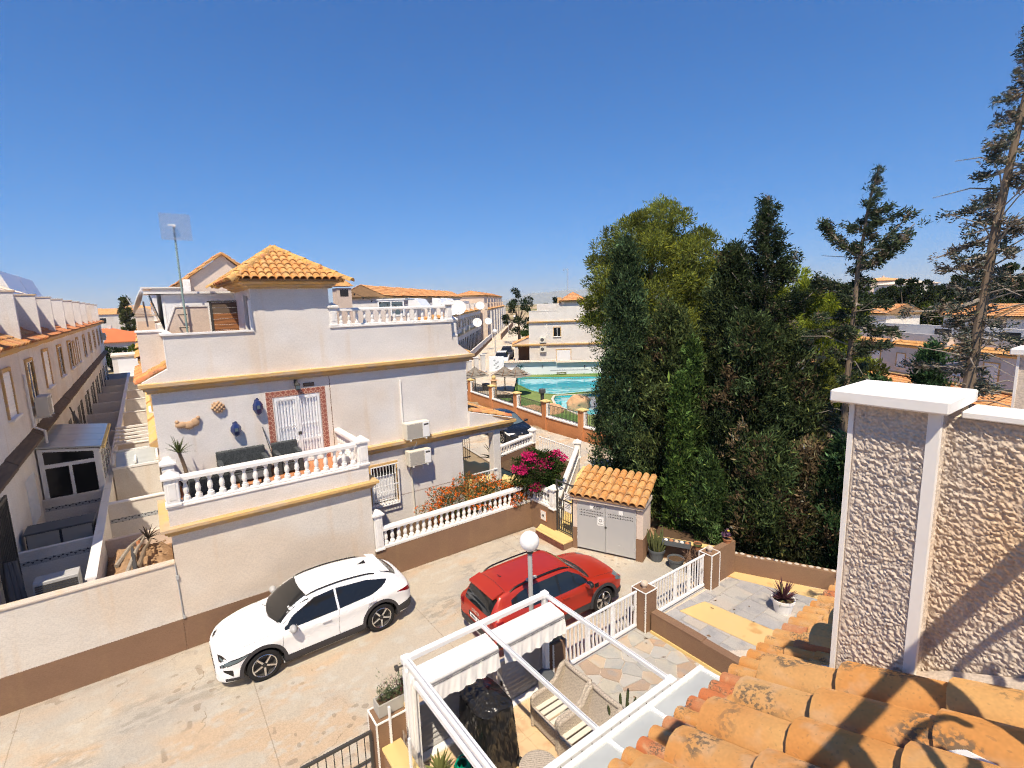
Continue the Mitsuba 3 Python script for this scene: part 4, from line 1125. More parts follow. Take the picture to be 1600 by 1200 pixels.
# neighbour's strip of the upper roof beyond the party wall
put(oh, 'far_upper_roof', corrugated((2.46, -0.1, 6.53), (1, 0, 0), sl, Lr, 4.3, 0.2165, 0.37), 'tile', kind='stuff')
# terrace rail behind the viewer; its shadow falls over pier, wall and tiles
tr = thing('terrace_railing', 'wrought iron terrace railing with scrolls behind the viewpoint', 'railing')
yr = -0.07
put(tr, 'hand_rail', box(-3.0, 2.30, yr - 0.03, yr + 0.025, 7.565, 7.60, 0.006), 'dark_metal')
put(tr, 'bottom_rail', box(-3.0, 2.30, yr - 0.015, yr + 0.015, 6.80, 6.825), 'dark_metal')
for i in range(9):
    x = 2.22 - i * 0.52
    put(tr, 'post', box(x - 0.02, x + 0.02, yr - 0.02, yr + 0.02, 6.50, 7.565), 'dark_metal')
    s_ = [(x - 0.26 + 0.15 * (1 - t / 3.4) * math.cos(t * 2.6), yr, 7.2 + 0.17 * (1 - t / 3.4) * math.sin(t * 2.6)) for t in np.linspace(0, 2.6, 26)]
    put(tr, 'scroll', tube(s_, 0.013, 5), 'dark_metal')
    s_ = [(x - 0.26 + 0.15 * (1 - t / 3.4) * math.cos(-t * 2.6 + 1), yr, 6.98 + 0.12 * (1 - t / 3.4) * math.sin(-t * 2.6 + 1)) for t in np.linspace(0, 2.6, 22)]
    put(tr, 'scroll', tube(s_, 0.013, 5), 'dark_metal')
put(oh, 'parapet', box(-9.0, 2.30, -0.24, -0.11, 5.9, 6.60), 'stucco')
cl = solo('cloth', hull(np.array([(1.70, 0.42, 6.36), (1.78, 0.47, 6.335), (1.90, 0.37, 6.37), (1.86, 0.28, 6.42), (1.74, 0.30, 6.43), (1.80, 0.38, 6.41)]) + rng.normal(0, 0.006, (6, 3)) + [0.02, -0.09, 0.03]), 'white_cloth', 'crumpled pale cloth lying on the nearest tiles in the bottom right corner', 'cloth')

# porch roof below, with its own row of small looking tiles
pr_ = put(oh, 'porch_roof', poly_slab([(0.5, 0.56, 4.16), (8.6, 0.56, 4.16), (8.6, 2.74, 3.27), (0.5, 2.74, 3.27)], 0.06), 'tile_bed')
sp = np.array([0, 1.0, -0.40])
sp /= np.linalg.norm(sp)
tile_slope(pr_, (2.9, 1.75, 3.70), (1, 0, 0), sp, 1.24, 5.75, rng, pitch=0.213, step=0.37, mats=('tile', 'tile_pale', 'tile_red'), scale=1.0, lift=0.05)
put(pr_, 'tile_row', corrugated((0.5, 0.56, 4.18), (1, 0, 0), sp, 1.2, 8.1, 0.213, 0.37), 'tile', kind='stuff')
put(oh, 'fascia', box(0.5, 8.6, 2.60, 2.68, 3.02, 3.24), 'white_paint')
put(oh, 'gable', ext([(0.56, 3.24), (2.66, 3.24), (2.72, 3.27), (0.56, 4.13)], 'x', 8.45, 8.6), 'stucco')
put(oh, 'porch_column', box(8.25, 8.55, 2.35, 2.62, 0.0, 3.2), 'stucco')
put(oh, 'flashing', hull([(5.62, 2.66, 3.37), (5.66, 2.66, 3.37), (5.98, 2.1, 3.62), (5.94, 2.1, 3.62), (5.62, 2.66, 3.36), (5.66, 2.66, 3.36), (5.98, 2.1, 3.61), (5.94, 2.1, 3.61)]), 'white_paint')
# glazed awning under those tiles
aw = thing('glass_awning', 'white framed frosted glass awning under the small tiled eave', 'awning')
az = lambda y: 3.06 - (y - 2.6) * 0.10
xs = [1.45, 2.17, 2.89, 3.61, 4.33, 5.36]
for i, x in enumerate(xs):
    put(aw, 'glazing_bar', hull([(x - 0.022, y, az(y) + h) for y in (2.62, 3.36) for h in (0, 0.05)] + [(x + 0.022, y, az(y) + h) for y in (2.62, 3.36) for h in (0, 0.05)]), 'white_metal')
    if i < len(xs) - 1:
        put(aw, 'pane', hull([(xx, y, az(y) + h) for y in (2.62, 3.36) for h in (0.02, 0.03) for xx in (x + 0.023, xs[i + 1] - 0.023)]), 'frosted')
put(aw, 'front_beam', box(1.40, 5.40, 3.361, 3.42, az(3.4) - 0.04, az(3.4) + 0.06, 0.006), 'white_metal')
put(aw, 'back_beam', box(1.40, 5.42, 2.56, 2.619, 3.04, 3.12), 'white_metal')
put(aw, 'end_bracket', cat(box(5.62, 5.74, 2.80, 2.86, 3.20, 3.24)), 'white_metal')
for x in (1.5, 5.32):
    put(aw, 'post', box(x - 0.03, x + 0.03, 3.36, 3.42, 0.0, az(3.4) - 0.04), 'white_metal')

# ------------------------------------------------------------------ patio floors
def voronoi_stones(x0, x1, y0, y1, n, seed):
    from scipy.spatial import Voronoi
    import shapely
    g = np.random.default_rng(seed)
    cols = int(round(math.sqrt(n * (x1 - x0) / (y1 - y0))))
    rows = int(round(n / cols))
    pts = np.array([((i + 0.5 + 0.5 * (j % 2) + g.uniform(-0.42, 0.42)) * (x1 - x0) / cols + x0, (j + 0.5 + g.uniform(-0.42, 0.42)) * (y1 - y0) / rows + y0) for i in range(-2, cols + 2) for j in range(-2, rows + 2)])
    vo = Voronoi(pts)
    b = shapely.box(x0, y0, x1, y1)
    out = []
    for r in vo.point_region:
        reg = vo.regions[r]
        if -1 in reg or not reg:
            continue
        q = shapely.Polygon(vo.vertices[reg]).intersection(b).buffer(-0.007, join_style=2)
        if q.is_empty or q.geom_type != 'Polygon' or q.area < 0.004:
            continue
        out.append(np.array(q.exterior.coords)[:-1])
    return out


def stone_fn(c0, c1, c2, sx):
    def fn(p, n, uv):
        a = fbm(p.x * 1.6 + sx, p.y * 1.6, sx, 3)
        b = fbm(p.x * 5 + sx, p.y * 5 + 3, sx, 4)
        return mix(mix(c0, c1, smoothstep(0.35, 0.65, a)), c2, smoothstep(0.5, 0.75, b) * 0.8) * (0.92 + 0.14 * noise(p.x * 60, p.y * 60, sx))
    return fn


for i, (c0, c1, c2) in enumerate((((0.40, 0.39, 0.36), (0.46, 0.43, 0.36), (0.34, 0.35, 0.34)), ((0.46, 0.44, 0.40), (0.42, 0.42, 0.40), (0.50, 0.40, 0.28)), ((0.50, 0.42, 0.32), (0.46, 0.36, 0.26), (0.42, 0.41, 0.38)), ((0.38, 0.29, 0.22), (0.46, 0.33, 0.23), (0.34, 0.30, 0.27)))):
    mat(f'slate_{i}', P(proc(stone_fn(c0, c1, c2, 3.7 * i)), 0.6, 0.3))
struct('patio', box(2.65, 12.85, 2.3, 7.32, -0.055, 0.0), 'rough_grey')
struct('patio_front', sheet([(-9, 0.5), (2.65, 0.5), (2.65, 7.35), (-9, 7.35)], 0.002), 'street_concrete')
for q in voronoi_stones(5.62, 8.86, 2.6, 7.28, 96, 4):
    c = q.mean(0)
    h = 0.012 + rng.uniform(0, 0.004)
    put('patio', 'stone', ext(q, 'z', -0.02, h), f'slate_{int(rng.choice(4, p=[0.38, 0.32, 0.18, 0.12]))}')
mat('floor_cream', P(proc(lambda p, n, uv: mix(mix((0.66, 0.50, 0.30), (0.60, 0.45, 0.28), fbm(p.x * 2.2, p.y * 2.2, 0.0, 3)), (0.52, 0.30, 0.17), smoothstep(0.56, 0.72, fbm(p.x * 3.3 + 5, p.y * 3.3, 2.0, 4)) * 0.5)), 0.5, 0.3))
for i in range(7):
    for j in range(10):
        put('patio', 'tile', box(2.70 + i * 0.416, 2.70 + i * 0.416 + 0.412, 3.10 + j * 0.416, 3.10 + j * 0.416 + 0.412, -0.02, 0.011 + rng.uniform(0, 0.0006)), 'floor_cream')
for i in range(3):
    mat(f'paver_{i}', P(proc(stone_fn(((0.40, 0.38, 0.36), (0.43, 0.41, 0.38), (0.38, 0.37, 0.37))[i], ((0.36, 0.35, 0.35), (0.46, 0.41, 0.36), (0.44, 0.41, 0.37))[i], (0.30, 0.30, 0.31), 9.1 * i)), 0.7, 0.2))
import shapely
yard = shapely.Polygon([(9.1, 5.75), (10.4, 4.75), (10.4, 2.4), (13.9, 2.4), (13.75, 4.95), (12.86, 7.1), (9.1, 7.2)])
strip_ = shapely.Polygon([(10.12, 7.02), (10.96, 6.86), (11.25, 4.6), (11.3, 2.4), (10.42, 2.4), (10.38, 4.75)])
rest = yard.difference(strip_.buffer(0.006))
border = shapely.Polygon([(12.5, 7.2), (12.95, 7.2), (14.0, 4.9), (14.0, 2.4), (13.5, 2.4), (13.4, 4.8)])
rest = rest.difference(border)
for i in range(8):
    for j in range(9):
        x, y = 8.95 + i * 0.60 + 0.3 * (j % 2), 2.4 + j * 0.55
        q = shapely.box(x, y, x + 0.60, y + 0.55).intersection(rest).buffer(-0.006, join_style=2)
        for g in (q.geoms if hasattr(q, 'geoms') else [q]):
            if g.area > 0.006:
                put('patio', 'paver', ext(np.array(g.exterior.coords)[:-1], 'z', -0.02, 0.012 + rng.uniform(0, 0.002)), f'paver_{int(rng.integers(3))}')
struct('yard_base', sheet([(12.86, 2.3), (14.3, 2.3), (14.3, 4.9), (13.1, 7.3), (12.86, 7.3)], 0.006), 'rough_grey')
mat('yellow_floor', P(proc(lambda p, n, uv: mix(mix((0.68, 0.47, 0.20), (0.64, 0.46, 0.23), fbm(p.x * 3, p.y * 3, 0.0, 3)), (0.52, 0.28, 0.10), smoothstep(0.66, 0.8, fbm(p.x * 2.4 + 3, p.y * 2.4, 4.0, 3)))), 0.7, 0.2))
put('patio', 'painted_strip', ext(np.array(strip_.exterior.coords)[:-1], 'z', -0.02, 0.016), 'yellow_floor', label='bare yellow strip in the grey paving')
put('patio', 'border', ext(np.array(border.exterior.coords)[:-1], 'z', -0.02, 0.012), 'yellow_floor')
# concrete side of the ramp beside the dividing wall
rp = thing('ramp_kerb', 'rough grey concrete kerb between the grey yard and the dividing wall', 'kerb')
put(rp, 'kerb', poly_slab([(9.09, 5.82, 0.06), (10.46, 4.78, 0.10), (10.46, 2.4, 0.10), (10.30, 2.4, 0.08), (10.30, 4.70, 0.08), (9.09, 5.62, 0.05)], 0.02), 'rough_grey')
struct('sunken_yard', sheet([(9.09, 5.6), (10.3, 4.7), (10.3, 2.4), (9.09, 2.4)], 0.022), 'rough_grey')
# walls of the yards
dv = thing('dividing_wall', 'low brown dividing wall between the slate patio and the grey yard', 'wall')
put(dv, 'wall', box(8.875, 9.07, 2.5, 6.92, -0.05, 0.52), 'stucco_brown')
put(dv, 'coping', box(8.865, 9.08, 5.6, 6.92, 0.521, 0.55, 0.006), 'stucco_brown')
put(dv, 'skirting', box(8.845, 8.874, 2.5, 6.92, 0.012, 0.085), 'yellow_paint')
yw = thing('yard_wall', 'brown corner wall behind the white sliding gate and the grey yard', 'wall')
put(yw, 'wall', box(11.90, 12.87, 7.16, 7.34, -0.05, 0.98), 'stucco_brown')
a_, b_ = np.array([12.87, 7.26]), np.array([15.2, 2.6])
dg = math.degrees(math.atan2(*(b_ - a_)[::-1]))
with frame(a_[0], a_[1], 0, dg):
    put(yw, 'wall', box(0.0, 5.2, 0.0, 0.2, -0.05, 0.52), 'stucco_brown', label='lower brown wall in front of the trees')
    put(yw, 'stone_edge', cat([ball(0.05, x_, 0.1 + rng.uniform(-0.05, 0.05), 0.53, (1.3, 1, 0.6), 1) for x_ in np.arange(0.1, 5.1, 0.17)]), 'rough_grey', kind='stuff')
pwl = thing('planting_wall', 'low brown wall behind the row of grey flower pots', 'wall')
a_, b_ = np.array([11.45, 9.1]), np.array([12.35, 7.36])
dg = math.degrees(math.atan2(*(b_ - a_)[::-1]))
with frame(a_[0], a_[1], 0, dg):
    put(pwl, 'wall', box(0.05, 1.95, 0.45, 0.65, -0.05, 0.55), 'stucco_brown')
    put(pwl, 'bed', box(0.05, 1.95, 0.651, 1.6, -0.05, 0.5), 'soil')
    put(pwl, 'edge', box(0.04, 1.96, 0.44, 0.66, 0.551, 0.58, 0.006), 'yellow_paint')

# ------------------------------------------------------------------ street front of the patios: piers, gates, planters
def ball_pier(x0, x1, y0, y1, h, lab):
    t = thing('gate_pier', lab, 'pier')
    put(t, 'shaft', box(x0, x1, y0, y1, -0.04, h, 0.006), 'stucco_brown')
    e = 0.012
    for x in (x0, x1):
        for y in (y0, y1):
            put(t, 'edge_bead', box(x - e, x + e, y - e, y + e, 0.0, h + 0.004), 'white_paint')
    put(t, 'top_edge', cat(box(x0 - e, x1 + e, y0 - e, y0 + e, h - 0.005, h + 0.012), box(x0 - e, x1 + e, y1 - e, y1 + e, h - 0.005, h + 0.012), box(x0 - e, x0 + e, y0 + e, y1 - e, h - 0.005, h + 0.012), box(x1 - e, x1 + e, y0 + e, y1 - e, h - 0.005, h + 0.012)), 'white_paint')
    cx, cy = (x0 + x1) / 2, (y0 + y1) / 2
    put(t, 'ball', cat(lathe([(0.05, 0), (0.05, 0.03)], 10, cx, cy, h), ball(0.085, cx, cy, h + 0.10)), 'rough_grey', smooth=40)
    return t


ball_pier(8.74, 9.15, 6.98, 7.40, 1.02, 'brown gate pier with a stone ball between the two white gates')
ball_pier(11.52, 11.90, 7.04, 7.42, 1.00, 'brown gate pier with a stone ball nearest the flower pots')


def sliding_gate(x0, x1, y, z0, z1, n, lab, stiles):
    t = thing('sliding_gate', lab, 'gate', None)
    put(t, 'frame', cat(box(x0, x1, y - 0.025, y + 0.025, z1 - 0.045, z1, 0.006), box(x0, x1, y - 0.03, y + 0.03, z0, z0 + 0.07, 0.006)), 'white_metal')
    for s_ in stiles:
        put(t, 'stile', box(s_ - 0.03, s_ + 0.03, y - 0.022, y + 0.022, z0 + 0.07, z1 - 0.045), 'white_metal')
    for i in range(n):
        x = x0 + (x1 - x0) * (i + 0.5) / n
        put(t, 'bar', box(x - 0.014, x + 0.014, y - 0.012, y + 0.012, z0 + 0.07, z1 - 0.045), 'white_metal')
    put(t, 'track', box(x0 - 0.2, x1 + 0.1, y - 0.02, y + 0.02, 0.004, 0.03), 'grey_metal')
    put(t, 'lock', box(x1 - 0.16, x1 - 0.10, y - 0.05, y + 0.05, 0.55, 0.66, 0.01), 'grey_metal')


sliding_gate(6.30, 8.72, 7.24, 0.09, 1.0, 21, 'white barred sliding gate in front of the slate patio', (6.33, 7.12, 7.9, 8.68))
sliding_gate(9.20, 11.48, 7.24, 0.09, 1.0, 20, 'white barred sliding gate of the grey paved yard', (9.24, 10.2, 10.8, 11.40))
bp = thing('planter_pier', 'brown rendered planter pier with straggly plants between shutter gate and white gate', 'planter')
put(bp, 'wall', box(5.93, 6.27, 7.02, 7.42, -0.04, 0.98, 0.006), 'stucco_brown')
for x in (5.93, 6.27):
    put(bp, 'edge_bead', box(x - 0.012, x + 0.012, 7.005, 7.03, 0.0, 0.985), 'white_paint')
put(bp, 'trough', box(5.85, 6.22, 7.06, 7.38, 0.985, 1.16, 0.01), 'pot_grey')
p_, d_ = blob_points(420, (6.0, 7.2, 1.28), (0.28, 0.2, 0.2), rng)
m_, c_ = leaf_mesh(p_, d_ + rng.normal(0, 0.5, d_.shape), 0.08, 0.035, rng, tint(420, (0.10, 0.12, 0.04), 0.3, rng))
put(bp, 'plants', m_, 'leaf', color=c_, kind='stuff')
# grey shutter gate with horizontal slats
for x0, x1, lab in ((3.02, 4.70, 'grey slatted gate leaf behind the covered barbecue'), (4.78, 5.86, 'grey slatted gate leaf next to the white pergola post')):
    t = thing('slatted_gate', lab, 'gate')
    put(t, 'frame', cat(box(x0, x0 + 0.07, 7.28, 7.35, 0.02, 0.98), box(x1 - 0.07, x1, 7.28, 7.35, 0.02, 0.98), box(x0 + 0.07, x1 - 0.07, 7.28, 7.35, 0.92, 0.98), box(x0 + 0.07, x1 - 0.07, 7.28, 7.35, 0.02, 0.10)), 'grey_metal')
    for i in range(8):
        z = 0.105 + i * 0.102
        put(t, 'slat', hull([(x, y, zz) for x in (x0 + 0.07, x1 - 0.07) for y, zz in ((7.285, z), (7.285, z + 0.02), (7.325, z + 0.07), (7.325, z + 0.095))]), 'grey_metal')
    put(t, 'handle', box(x0 + 0.02, x0 + 0.05, 7.24, 7.28, 0.5, 0.6, 0.005), 'dark_metal')
solo('gate_sill', box(2.9, 5.9, 7.12, 7.27, 0.012, 0.06, 0.006), 'white_paint', 'white sill along the foot of the grey slatted gates', 'sill')
# left corner pier with planter, glass screen, dark gate
lp = thing('corner_wall', 'brown white edged corner wall below the lavender planter', 'wall')
put(lp, 'wall', box(2.28, 2.98, 7.08, 7.46, -0.05, 1.22, 0.006), 'stucco_brown')
put(lp, 'wall', box(2.36, 2.62, 0.6, 7.08, -0.05, 0.74), 'stucco_brown')
put(lp, 'edge', cat(box(2.268, 2.99, 7.068, 7.09, 1.212, 1.236), box(2.268, 2.99, 7.45, 7.472, 1.212, 1.236), box(2.268, 2.292, 7.09, 7.45, 1.212, 1.236)), 'white_paint')
for y in (7.08, 7.46):
    put(lp, 'edge_bead', box(2.268, 2.292, y - 0.012, y + 0.012, 0.0, 1.211), 'white_paint')
gs = thing('glass_screen', 'clear glass screen on a cream sill beside the covered patio', 'screen')
put(gs, 'sill', box(2.33, 2.66, 0.6, 7.07, 0.742, 0.80, 0.01), 'yellow_paint')
ys = [7.06, 6.30, 5.54, 4.78, 4.0]
for y in ys:
    put(gs, 'post', box(2.478, 2.515, y - 0.02, y + 0.02, 0.80, 1.46, 0.004), 'white_metal')
for a, b in zip(ys[:-1], ys[1:]):
    put(gs, 'pane', quad((2.496, b + 0.02, 0.81), (2.496, a - 0.02, 0.81), (2.496, a - 0.02, 1.43), (2.496, b + 0.02, 1.43)), 'glass_thin')
pb = thing('planter_box', 'grey planter box of lavender on the corner wall', 'planter')
put(pb, 'box', cut(box(2.36, 3.0, 7.16, 7.40, 1.237, 1.45), box(2.385, 2.975, 7.185, 7.375, 1.30, 1.5)), 'ac_grey')
put(pb, 'soil', box(2.387, 2.973, 7.187, 7.373, 1.25, 1.41), 'soil')
sp_, sd_ = [], []
for i in range(70):
    b = np.array([rng.uniform(2.42, 2.94), rng.uniform(7.2, 7.36), 1.41])
    d = np.array([rng.normal(0, 0.35), rng.normal(0, 0.35), 1.0])
    L_ = rng.uniform(0.15, 0.42)
    for k in range(9):
        sp_.append(b + d * L_ * k / 9)
        sd_.append(d * 0.8 + rng.normal(0, 0.6, 3))
m_, c_ = leaf_mesh(np.array(sp_), np.array(sd_), 0.06, 0.016, rng, tint(len(sp_), (0.12, 0.16, 0.08), 0.3, rng, 0.15, (1.7, 0.6, 1.3)))
put(pb, 'lavender', m_, 'leaf', color=c_, kind='stuff')
m_, c_ = leaf_mesh(*blob_points(160, (2.92, 7.28, 1.52), (0.1, 0.1, 0.1), rng), 0.06, 0.04, rng, tint(160, (0.12, 0.03, 0.05), 0.3, rng))
put(pb, 'red_leaved_plant', m_, 'leaf', color=c_, kind='stuff')
dg_ = thing('iron_gate', 'dark iron double gate at the bottom edge beside the corner wall', 'gate')
for x0, x1 in ((1.15, 2.24), (0.02, 1.10), (-1.1, -0.02)):
    put(dg_, 'frame', cat(box(x0, x1, 7.22, 7.26, 1.0, 1.045), box(x0, x0 + 0.04, 7.22, 7.26, 0.06, 1.0), box(x1 - 0.04, x1, 7.22, 7.26, 0.06, 1.0), box(x0 + 0.04, x1 - 0.04, 7.225, 7.255, 0.10, 0.13), box(x0 + 0.04, x1 - 0.04, 7.225, 7.255, 0.52, 0.55)), 'dark_metal')
    for i in range(8):
        x = x0 + (x1 - x0) * (i + 1) / 9
        put(dg_, 'bar', tube([(x, 7.24, 0.13), (x, 7.24, 1.0)], 0.009, 5), 'dark_metal')
put(dg_, 'handle', tube([(1.24, 7.20, 0.70), (1.24, 7.16, 0.74), (1.34, 7.16, 0.74)], 0.012, 6), 'dark_metal')
t = thing('garden_lamp', 'small lamp with a loose cable on top of the corner wall', 'lamp')
put(t, 'head', box(2.78, 2.85, 7.10, 7.16, 1.24, 1.32, 0.01), 'yellow_paint')
put(t, 'cable', tube([(2.82, 7.1, 1.25), (2.85, 7.05, 1.1), (2.78, 7.04, 0.95), (2.70, 6.9, 0.815)], 0.008, 5), 'black_plastic')

# ------------------------------------------------------------------ pergola
pg = thing('pergola', 'white aluminium pergola frame with its fabric roof drawn back to the street side', 'pergola')
ZT = 2.20
xa, xb, xm_ = 5.76, 2.83, 4.27
yb_, yf_ = 7.05, 4.12
put(pg, 'beam', box(xb - 0.05, xa + 0.05, yb_ - 0.05, yb_ + 0.05, ZT - 0.10, ZT, 0.012), 'white_metal')
put(pg, 'beam', box(xb - 0.05, xa + 0.05, yf_ - 0.05, yf_ + 0.05, ZT - 0.10, ZT, 0.012), 'white_metal')
for x, w in ((xb, 0.05), (xm_, 0.03), (xa, 0.035)):
    put(pg, 'beam', box(x - w, x + w, yf_ + 0.05, yb_ - 0.05, ZT - 0.085, ZT - 0.005, 0.01), 'white_metal')
    put(pg, 'rail_groove', box(x - 0.008, x + 0.008, yf_ + 0.06, yb_ - 0.06, ZT - 0.007, ZT - 0.0025), 'alu')
put(pg, 'side_rail', box(xb - 0.045, xb + 0.045, yf_ + 0.05, yb_ - 0.05, ZT - 0.30, ZT - 0.20, 0.01), 'white_metal')
for x in (xa, xb):
    for y in (yb_, yf_):
        put(pg, 'post', box(x - 0.055, x + 0.055, y - 0.055, y + 0.055, 0.03, ZT - 0.10, 0.01), 'white_metal')
        put(pg, 'foot_plate', box(x - 0.10, x + 0.10, y - 0.10, y + 0.10, 0.012, 0.03), 'white_metal')
        put(pg, 'corner_cap', box(x - 0.07, x + 0.07, y - 0.07, y + 0.07, ZT - 0.11, ZT + 0.008, 0.015), 'white_metal')
for i in range(16):
    x = xb + 0.15 + i * 0.18
    put(pg, 'hook', tube([(x, yf_ - 0.052, ZT - 0.04), (x, yf_ - 0.07, ZT - 0.09), (x + 0.01, yf_ - 0.06, ZT - 0.12)], 0.006, 4), 'dark_metal')
put(pg, 'wire', tube([(xb, yf_ - 0.06, ZT - 0.10), (xa, yf_ - 0.06, ZT - 0.10)], 0.005, 4), 'alu')
for a, b in ((xb + 0.07, xm_ - 0.05), (xm_ + 0.05, xa - 0.06)):
    fb = put(pg, 'fabric_roof', hull([(x, y, z) for x in (a, b) for y, z in ((6.42, ZT - 0.15), (6.42, ZT - 0.11), (6.82, ZT - 0.07), (6.82, ZT - 0.20))]), 'white_cloth')
    put(fb, 'batten', box(a, b, 6.40, 6.425, ZT - 0.165, ZT - 0.135), 'alu')
    ph = rng.uniform(0, 6)

    def sk(u, v, a=a, b=b, ph=ph):
        x = a + u * (b - a)
        amp = 0.018 * (0.2 + v)
        y = 6.415 + amp * np.sin(x * 22 + ph + 2 * np.sin(x * 5)) - 0.05 * v + 0.005 * np.sin(x * 61 + v * 5)
        z = ZT - 0.155 - v * (0.30 + 0.02 * np.sin((u * 3.2) * PI) ** 2)
        return np.stack([x, y, z], 1)
    put(fb, 'hanging_fold', grid(120, 8, sk), 'white_cloth', smooth=True)
    put(fb, 'seam', box(a, b, 6.395, 6.40, ZT - 0.19, ZT - 0.182), 'dark_grey')
put(pg, 'gathered_curtain', grid(26, 20, lambda u, v: np.stack([2.80 + 0.06 * np.cos(u * 9) + 0.02 * u, 6.92 - 0.26 * u + 0.02 * np.sin(u * 40), 0.12 + 1.95 * v], 1)), 'white_cloth', smooth=True)
put(pg, 'crank', cat(tube([(2.92, 6.9, 1.9), (2.92, 6.9, 1.1), (2.95, 6.85, 1.05), (2.95, 6.85, 0.98)], 0.012, 6)), 'alu', smooth=40)
put(pg, 'spot_lamp', cat(box(2.64, 2.70, 7.02, 7.10, 2.02, 2.10, 0.01), box(2.70, 2.80, 7.05, 7.07, 2.05, 2.07)), 'dark_metal')
put(pg, 'bracket', cat(box(5.70, 5.76, 4.03, 4.06, 1.75, 1.95), box(5.66, 5.70, 4.02, 4.05, 1.80, 1.86)), 'dark_metal')

# ------------------------------------------------------------------ patio furniture and clutter
flat('wicker', proc(lambda p, n, uv: mix((0.50, 0.44, 0.37), (0.24, 0.20, 0.16), smoothstep(0.30, 0.12, dr.abs((p.z * 34 + 0.5 * dr.floor(p.y * 40 + p.x * 40)) - dr.floor(p.z * 34 + 0.5 * dr.floor(p.y * 40 + p.x * 40)) - 0.5)) * 0.55 + 0.35 * smoothstep(0.5, 0.7, noise(p.x * 70, p.y * 70, p.z * 70)))), 0.75, 0.2)


def wicker_chair(x, y, lab):
    """A deep woven armchair open towards -x; x, y is its front middle."""
    t = thing('wicker_armchair', lab, 'armchair')
    with frame(x, y, 0.012):
        w, d = 0.345, 0.80
        arm = [(-0.02, 0.06), (-0.02, 0.56), (0.03, 0.60), (0.35, 0.61), (0.55, 0.68), (0.70, 0.90), (0.80, 0.92), (0.74, 0.06)]
        for s_ in (-1, 1):
            put(t, 'arm', ext(arm, 'y', s_ * w - 0.035, s_ * w + 0.035), 'wicker')
            rim = [(-0.02, s_ * w, 0.56), (0.03, s_ * w, 0.605), (0.35, s_ * w, 0.62), (0.55, s_ * w, 0.69), (0.70, s_ * w, 0.91), (0.80, s_ * w, 0.93)]
            put(t, 'arm_rim', tube(rim, 0.045, 8), 'wicker', smooth=True)
            put(t, 'front_rim', tube([(-0.02, s_ * w, 0.03), (-0.025, s_ * w, 0.56)], 0.04, 8), 'wicker', smooth=True)
        n = 13
        def bk(u, v):
            yy = (u * 2 - 1) * (w - 0.02)
            z = 0.34 + v * 0.60
            xx = 0.60 + 0.20 * v - 0.05 * (1 - (yy / w) ** 2)
            return np.stack([xx, yy, z], 1)
        b0 = grid(12, 10, bk)
        b1 = b0.copy()
        b1.vertices += [0.06, 0, 0]
        put(t, 'backrest', cat(b0, b1), 'wicker', smooth=True)
        put(t, 'back_rim', tube([(0.76 + 0.04 * (abs(q) / w) ** 2, q, 0.945 + 0.012 * math.cos(q / w * 1.5)) for q in np.linspace(-w, w, 9)], 0.045, 8), 'wicker', smooth=True)
        put(t, 'front_panel', box(-0.03, 0.0, -w + 0.035, w - 0.035, 0.08, 0.38), 'wicker')
        put(t, 'seat_rim', tube([(-0.02, -w + 0.03, 0.39), (-0.02, w - 0.03, 0.39)], 0.035, 8), 'wicker', smooth=True)
        for i in range(5):
            yy = -w + 0.07 + i * (2 * w - 0.14) / 4
            put(t, 'seat_slat', box(0.012, 0.64, yy - 0.05, yy + 0.05, 0.365, 0.39, 0.006), 'ac_cream')
        for xx in (0.02, 0.70):
            for s_ in (-1, 1):
                put(t, 'foot', box(xx - 0.02, xx + 0.02, s_ * w - 0.02, s_ * w + 0.02, 0.0, 0.06), 'dark_metal')
    return t


wicker_chair(5.04, 6.22, 'pale wicker armchair nearest the white pergola post')
wicker_chair(5.02, 5.46, 'pale wicker armchair below the front beam of the pergola')
t = thing('wicker_table', 'round wicker side table at the bottom edge of the patio', 'table')
put(t, 'top', lathe([(0.30, 0.0), (0.32, 0.03), (0.27, 0.05)], 22, 4.30, 5.50, 0.44), 'wicker', smooth=40)
put(t, 'stem', lathe([(0.24, 0.0), (0.18, 0.2), (0.26, 0.44)], 18, 4.30, 5.50, 0.012), 'wicker', smooth=40)
bb = thing('covered_barbecue', 'barbecue under a shiny black plastic cover', 'barbecue')
def cov(u, v):
    a = u * 2 * PI
    r = 1.0 - 0.16 * v + 0.025 * np.sin(a * 9 + 3 * np.sin(v * 4)) * (1 - v) + 0.012 * np.sin(a * 23 + v * 8)
    ca, sa = np.cos(a), np.sin(a)
    e = (np.abs(ca) ** 4 + np.abs(sa) ** 4) ** 0.25
    x, y = 0.40 * r * ca / e, 0.56 * r * sa / e
    z = 0.03 + v * 1.12 + 0.10 * (np.cos(x * 4) - 0.9) * v
    return np.stack([4.05 + x, 6.62 + y, z], 1)
g0 = grid(96, 22, cov)
def covt(u, v):
    a = u * 2 * PI
    ca, sa = np.cos(a), np.sin(a)
    e = (np.abs(ca) ** 4 + np.abs(sa) ** 4) ** 0.25
    k_ = 0.84 * (1 - v)
    x, y = 0.40 * k_ * ca / e, 0.56 * k_ * sa / e
    z = 1.15 + 0.10 * (np.cos(x * 4) - 0.9) + 0.09 * np.sin(np.clip(v, 0, 1) * PI / 2) + 0.01 * np.sin(a * 7) * (1 - v)
    return np.stack([4.05 + x, 6.62 + y, z], 1)
bumped('black_sheet', {'type': 'principled', 'base_color': rgb((0.012, 0.012, 0.013)), 'roughness': 0.25, 'specular': 0.6}, lambda p, n, uv: fbm(p.x * 7 + p.z * 2, p.y * 7, p.z * 3, 3), 0.10, 6e-3)
put(bb, 'cover', cat(g0, grid(96, 8, covt)), 'black_sheet', smooth=True)
